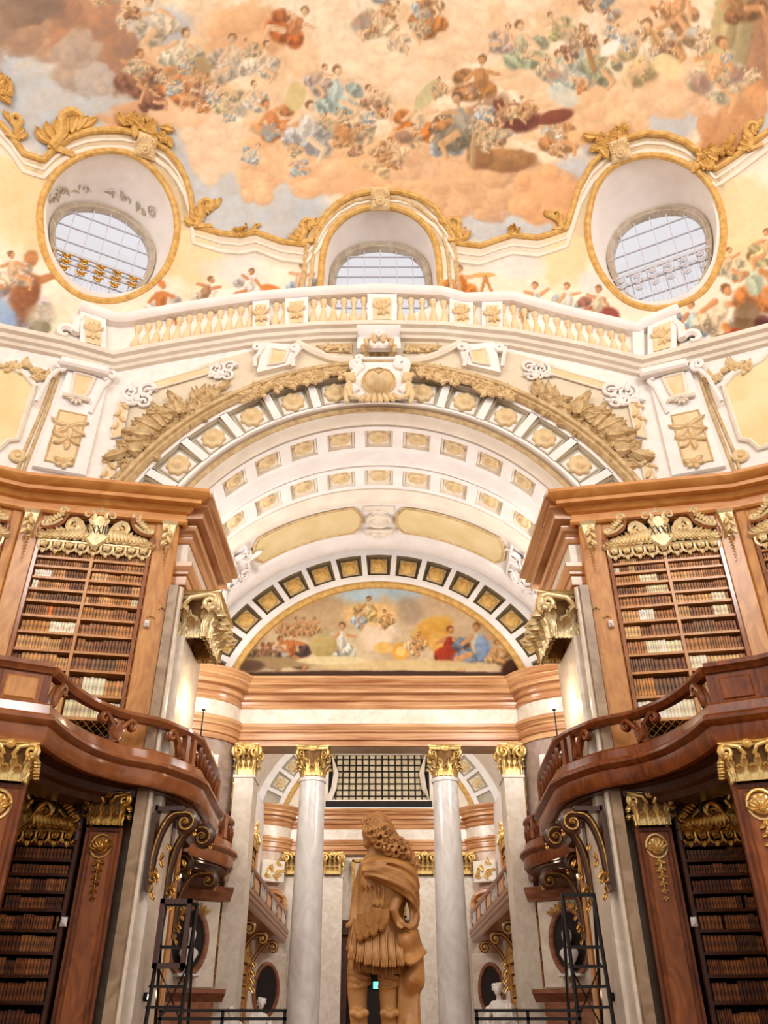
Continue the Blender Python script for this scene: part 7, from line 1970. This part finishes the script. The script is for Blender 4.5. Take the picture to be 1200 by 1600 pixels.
for s in (-1, 1):
    W = WALLS['r' if s > 0 else 'l']; F = wall_front; mr = lambda p: mirror(p, s)
    # broad pilaster on the splayed wall
    o = plate(mr([(1012, 590), (1076, 576), (1134, 732), (1050, 747)]), .14, M['white'], 'wall_pilaster', W)
    plate(mr([(1049, 656), (1092, 647), (1115, 725), (1070, 734)]), .17, M['ochre'], 'inset_panel', o, (.03, M['tan']))
    plate(mr([(1036, 598), (1068, 590), (1074, 625), (1056, 632), (1047, 620)]), .2, M['ochre'], 'inset_panel', o, (.05, M['cream']))
    g = G(); fr = shframe(*mr([(1046, 590)])[0], .2)
    bevbox(g, -.75, .5, 0, .25, -.05, .22, .06, fr); ob('console_cap', g, M['white'], o)
    for (x, y), tn in (((1010, 594), 1), ((1092, 577), -1)):
        x, y = mr([(x, y)])[0]; fr = shframe(x, y, .15); g = G()
        scroll(g, np.vstack([spiral2((0, 0), .2, 1.4 * tn * s, -math.pi / 2)[::-1], [(.15 * s, -.5)], [(.3 * s, -1.4)]]), fr, .06, .05, 1.0); ob('console_scroll', g, M['white'], o)
    fr = shframe(*mr([(1066, 630)])[0], .2); g = G(); tube(g, lift([(-.35, 0), (-.1, .04), (.1, .04), (.35, 0)], fr, .05), .07, 6); shell_orn(g, fr, (0, 0), .25, .05, math.pi, 2 * math.pi, 5); ob('swag', g, M['cream'], o)
    for (x, y), L in (((1076, 672), .5), ((1080, 690), .4), ((1085, 727), .25)):
        x, y = mr([(x, y)])[0]; fr = shframe(x, y, .18); g = G()
        for a in (-1.57, -.6, -2.5, .3, 2.8): leafpiece(g, fr, (0, 0), a, L, .09, .0, .8)
        disc(g, fr, (0, 0), .09, .03, .05, 8); ob('leaf_drop', g, M['stucco'], o)
    # double ribs
    for p in ([(1090, 580), (1110, 640), (1148, 738)], [(1100, 590), (1112, 625), (1118, 640), (1150, 715), (1156, 735)]):
        line(mr(p), .045, M['tan'], 'rib', W, .02)
    # great straw-yellow panel with shaped frame
    yp = mr([(1131, 606), (1147, 587), (1190, 566), (1206, 548), (1290, 520), (1290, 690), (1200, 698), (1186, 703), (1172, 690), (1157, 688)])
    plate(yp, .04, M['yellow'], 'yellow_panel', W, (.07, M['cream']))
    line(mr([(1127, 606), (1145, 583), (1190, 561), (1206, 543)]), .05, M['white'], 'panel_frame', W, .05)
    x, y = mr([(1157, 714)])[0]; fr = shframe(x, y, .02); g = G(); disc(g, fr, (0, 0), .2, 0, .08, 16); ob('boss', g, M['stucco'], W)
    g = G(); rr = random.Random(3)
    for k in range(26):
        f = k / 25; x, y = mr([(1108 + 66 * f, 590 - 22 * f + 6 * math.sin(f * 9))])[0]; fr = shframe(x, y, .04)
        if k % 3: leafpiece(g, fr, (0, 0), rr.uniform(0, 6.28), .26, .08, 0, .9)
        else: disc(g, fr, (0, 0), .1, .02, .07, 7)
    ob('flower_garland', g, M['stucco'], W)
    # narrow ochre strips and scroll clusters beside the arch
    for q in ([(981, 627), (997, 627), (1010, 686), (993, 683)], [(999, 708), (1014, 705), (1024, 748), (1008, 754)]):
        sp_ = plate(mr(q), .06, M['ochre'], 'ochre_strip', F, (.035, M['cream']))
        cx_, cy_ = np.mean(mr(q), 0); fr = shframe(cx_, cy_ - 8, .07); g = G()
        for i in range(4): leafpiece(g, fr, (0, .3 - .22 * i), -1.57 + .7 * (-1) ** i, .28, .07, 0, .9)
        ob('leaf_drop', g, M['stucco'], sp_)
    plate(mr([(856, 574), (945, 600), (945, 611), (856, 585)]), .05, M['ochre'], 'ochre_band', F, (.035, M['cream']))
    for (x, y), R in (((968, 620), .62), ((836, 582), .5)):
        x, y = mr([(x, y)])[0]; fr = shframe(x, y, .03)
        for i, (a, b, r, tn) in enumerate(((-.35, .3, .3, 1.6), (.35, .15, .34, -1.7), (-.3, -.35, .26, -1.5), (.15, -.25, .24, 1.5), (.6, -.2, .16, 1.2))):
            g = G(); scroll(g, spiral2((a * R * s, b * R), r * R * 1.4, tn, i), fr, .075 * R * 1.3, .04); leafpiece(g, fr, (a * R * s, b * R), i * 1.4, .5 * R, .13 * R, .05, .9); ob('scroll_leaf', g, M['white'], F)
    # console block with ochre field beside the crest
    o = plate(mr([(716, 545), (772, 541), (782, 588), (724, 574)]), .16, M['white'], 'console_block', F)
    plate(mr([(733, 556), (758, 552), (764, 578), (739, 573)]), .19, M['ochre'], 'inset_panel', o, (.04, M['cream']))
    for x, y, tn in ((722, 550, 1), (780, 550, -1)):
        x, y = mr([(x, y)])[0]; fr = shframe(x, y, .14); g = G(); scroll(g, np.vstack([spiral2((0, 0), .16, 1.3 * tn * s, 0)[::-1], [(.05 * s, -.45)], [(.0, -.75)]]), fr, .06, .05, 1.0); ob('console_scroll', g, M['white'], o)
    # curved brow below the cornice
    line(mr([(632, 566), (660, 564), (690, 554), (720, 538)]), .12, M['cream'], 'brow_moulding', F, .05, 20)
    plate(mr([(634, 538), (690, 541), (672, 551), (634, 553)]), .05, M['tan'], 'brow_panel', F)
    g = G(); rr = random.Random(5)
    for k in range(12):
        x, y = mr([(638 + 3.6 * k, 546)])[0]; leafpiece(g, shframe(x, y, .06), (0, 0), rr.uniform(0, 6.28), .2, .07, 0, .9)
    ob('brow_foliage', g, M['stucco'], F)

# ---------------------------------------------------------------- crowned coat of arms on the crown of the arch
ca = thing('coat_of_arms', tuple(at_y(592, 632, 16.9)), 'crowned stucco coat of arms at the top of the arch', 'crest')
K = lambda px, py, d=0.0: at_y(float(px), float(py), 16.75 + d)
fr = Fr((0, 16.95, 0), (1, 0, 0), (0, -1, 0))
kz = lambda y: float(at_y(592, y, 16.9)[2])
g = G(); mould(g, [(-.62, 16.95), (.62, 16.95)], [(0, kz(548)), (.1, kz(546)), (.14, kz(530)), (.3, kz(524)), (.34, kz(519)), (0, kz(519))], -1); ob('bracket_block', g, M['white'], ca)
g = G(); disc(g, Fr((0, 16.72, 0), (1, 0, 0), (0, -1, 0)), (0, kz(530)), .16, 0, .12, 12); ob('keystone_shell', g, M['white'], ca)
# crown
g = G(); zc0 = kz(562)
lathe(g, [(.34, zc0), (.38, zc0 + .06), (.36, zc0 + .12), (.42, zc0 + .22), (.38, zc0 + .36), (.2, zc0 + .44), (.02, zc0 + .46)], (0, 16.75, 0), 20)
for a in np.linspace(0, 2 * math.pi, 10, endpoint=False):
    c_ = (math.cos(a) * .4, 16.75 + math.sin(a) * .4, zc0 + .2)
    limb(g, [c_, (math.cos(a) * .46, 16.75 + math.sin(a) * .46, zc0 + .36), (math.cos(a) * .3, 16.75 + math.sin(a) * .3, zc0 + .5)], [.07, .08, .05], 6)
fuse('crown', g, .025, M['stucco'], ca)
# strapwork frame and convex oval shield
for s in (-1, 1):
    g = G(); scroll(g, np.vstack([spiral2((s * .62, kz(574)), .17, 1.3 * s, 0)[::-1], [(s * .72, kz(590))], [(s * .78, kz(604))], [(s * .6, kz(616))]]), fr, .12, .15, .9)
    scroll(g, np.vstack([spiral2((s * .55, kz(566)), .12, -1.2 * s, 0)[::-1], [(s * .3, kz(566))], [(0, kz(566))]]), fr, .06, .2, .9)
    ob('strapwork', g, M['white'], ca)
    g = G(); limb(g, [K(592 + s * 47, 612, .1), K(592 + s * 46, 604, .05)], [.16, .14]); ell(g, K(592 + s * 44, 592), (.15, .15, .17)); ell(g, K(592 + s * 40, 594, -.12), (.04, .05, .05)); limb(g, [K(592 + s * 50, 605), K(592 + s * 44, 618, -.1), K(592 + s * 34, 622, -.15)], [.07, .06, .05]); limb(g, [K(592 + s * 52, 615), K(592 + s * 50, 628)], [.08, .06])
    for i in range(6): ell(g, K(592 + s * (40 + 3 * i), 584 + (i % 2) * 3), (.06, .07, .05))
    fuse('cherub', g, .025, M['stucco'], ca)
bevb = G(); bevbox(bevb, -.78, .78, 0, .12, kz(622), kz(566), .06, fr); ob('shield_back', bevb, M['white'], ca)
g = G(); cz = kz(602)
q = np.linspace(0, 2 * math.pi, 40, endpoint=False)
V = np.stack([np.stack([k * .46 * np.cos(q), np.full(40, 16.8 - b), cz + k * .42 * np.sin(q)], -1) for k, b in ((1.0, -.1), (1.02, .1), (.95, .17), (.88, .12), (.8, .2), (.5, .34), (.01, .4))], 1)
g.add(V, gridq(40, 7, True, False)); sh = ob('oval_shield', g, M['stucco'], ca)
g = G(); tube(g, [(-.3, 16.5, cz + .18), (0, 16.42, cz + .2), (.3, 16.5, cz + .18)], .025, 5); tube(g, [(0, 16.42, cz + .2), (0, 16.4, cz - .02)], .02, 5); tube(g, [(-.16, 16.44, cz + .18), (0, 16.38, cz - .02), (.16, 16.44, cz + .18)], .018, 5); ob('arms_relief', g, M['tan'], sh)
g = G()
for i in range(7): leafpiece(g, fr, (-.36 + .12 * i, kz(622)), -math.pi / 2 + (i - 3) * .22, .34, .09, .2, 1)
ob('leaf_base', g, M['stucco'], ca)
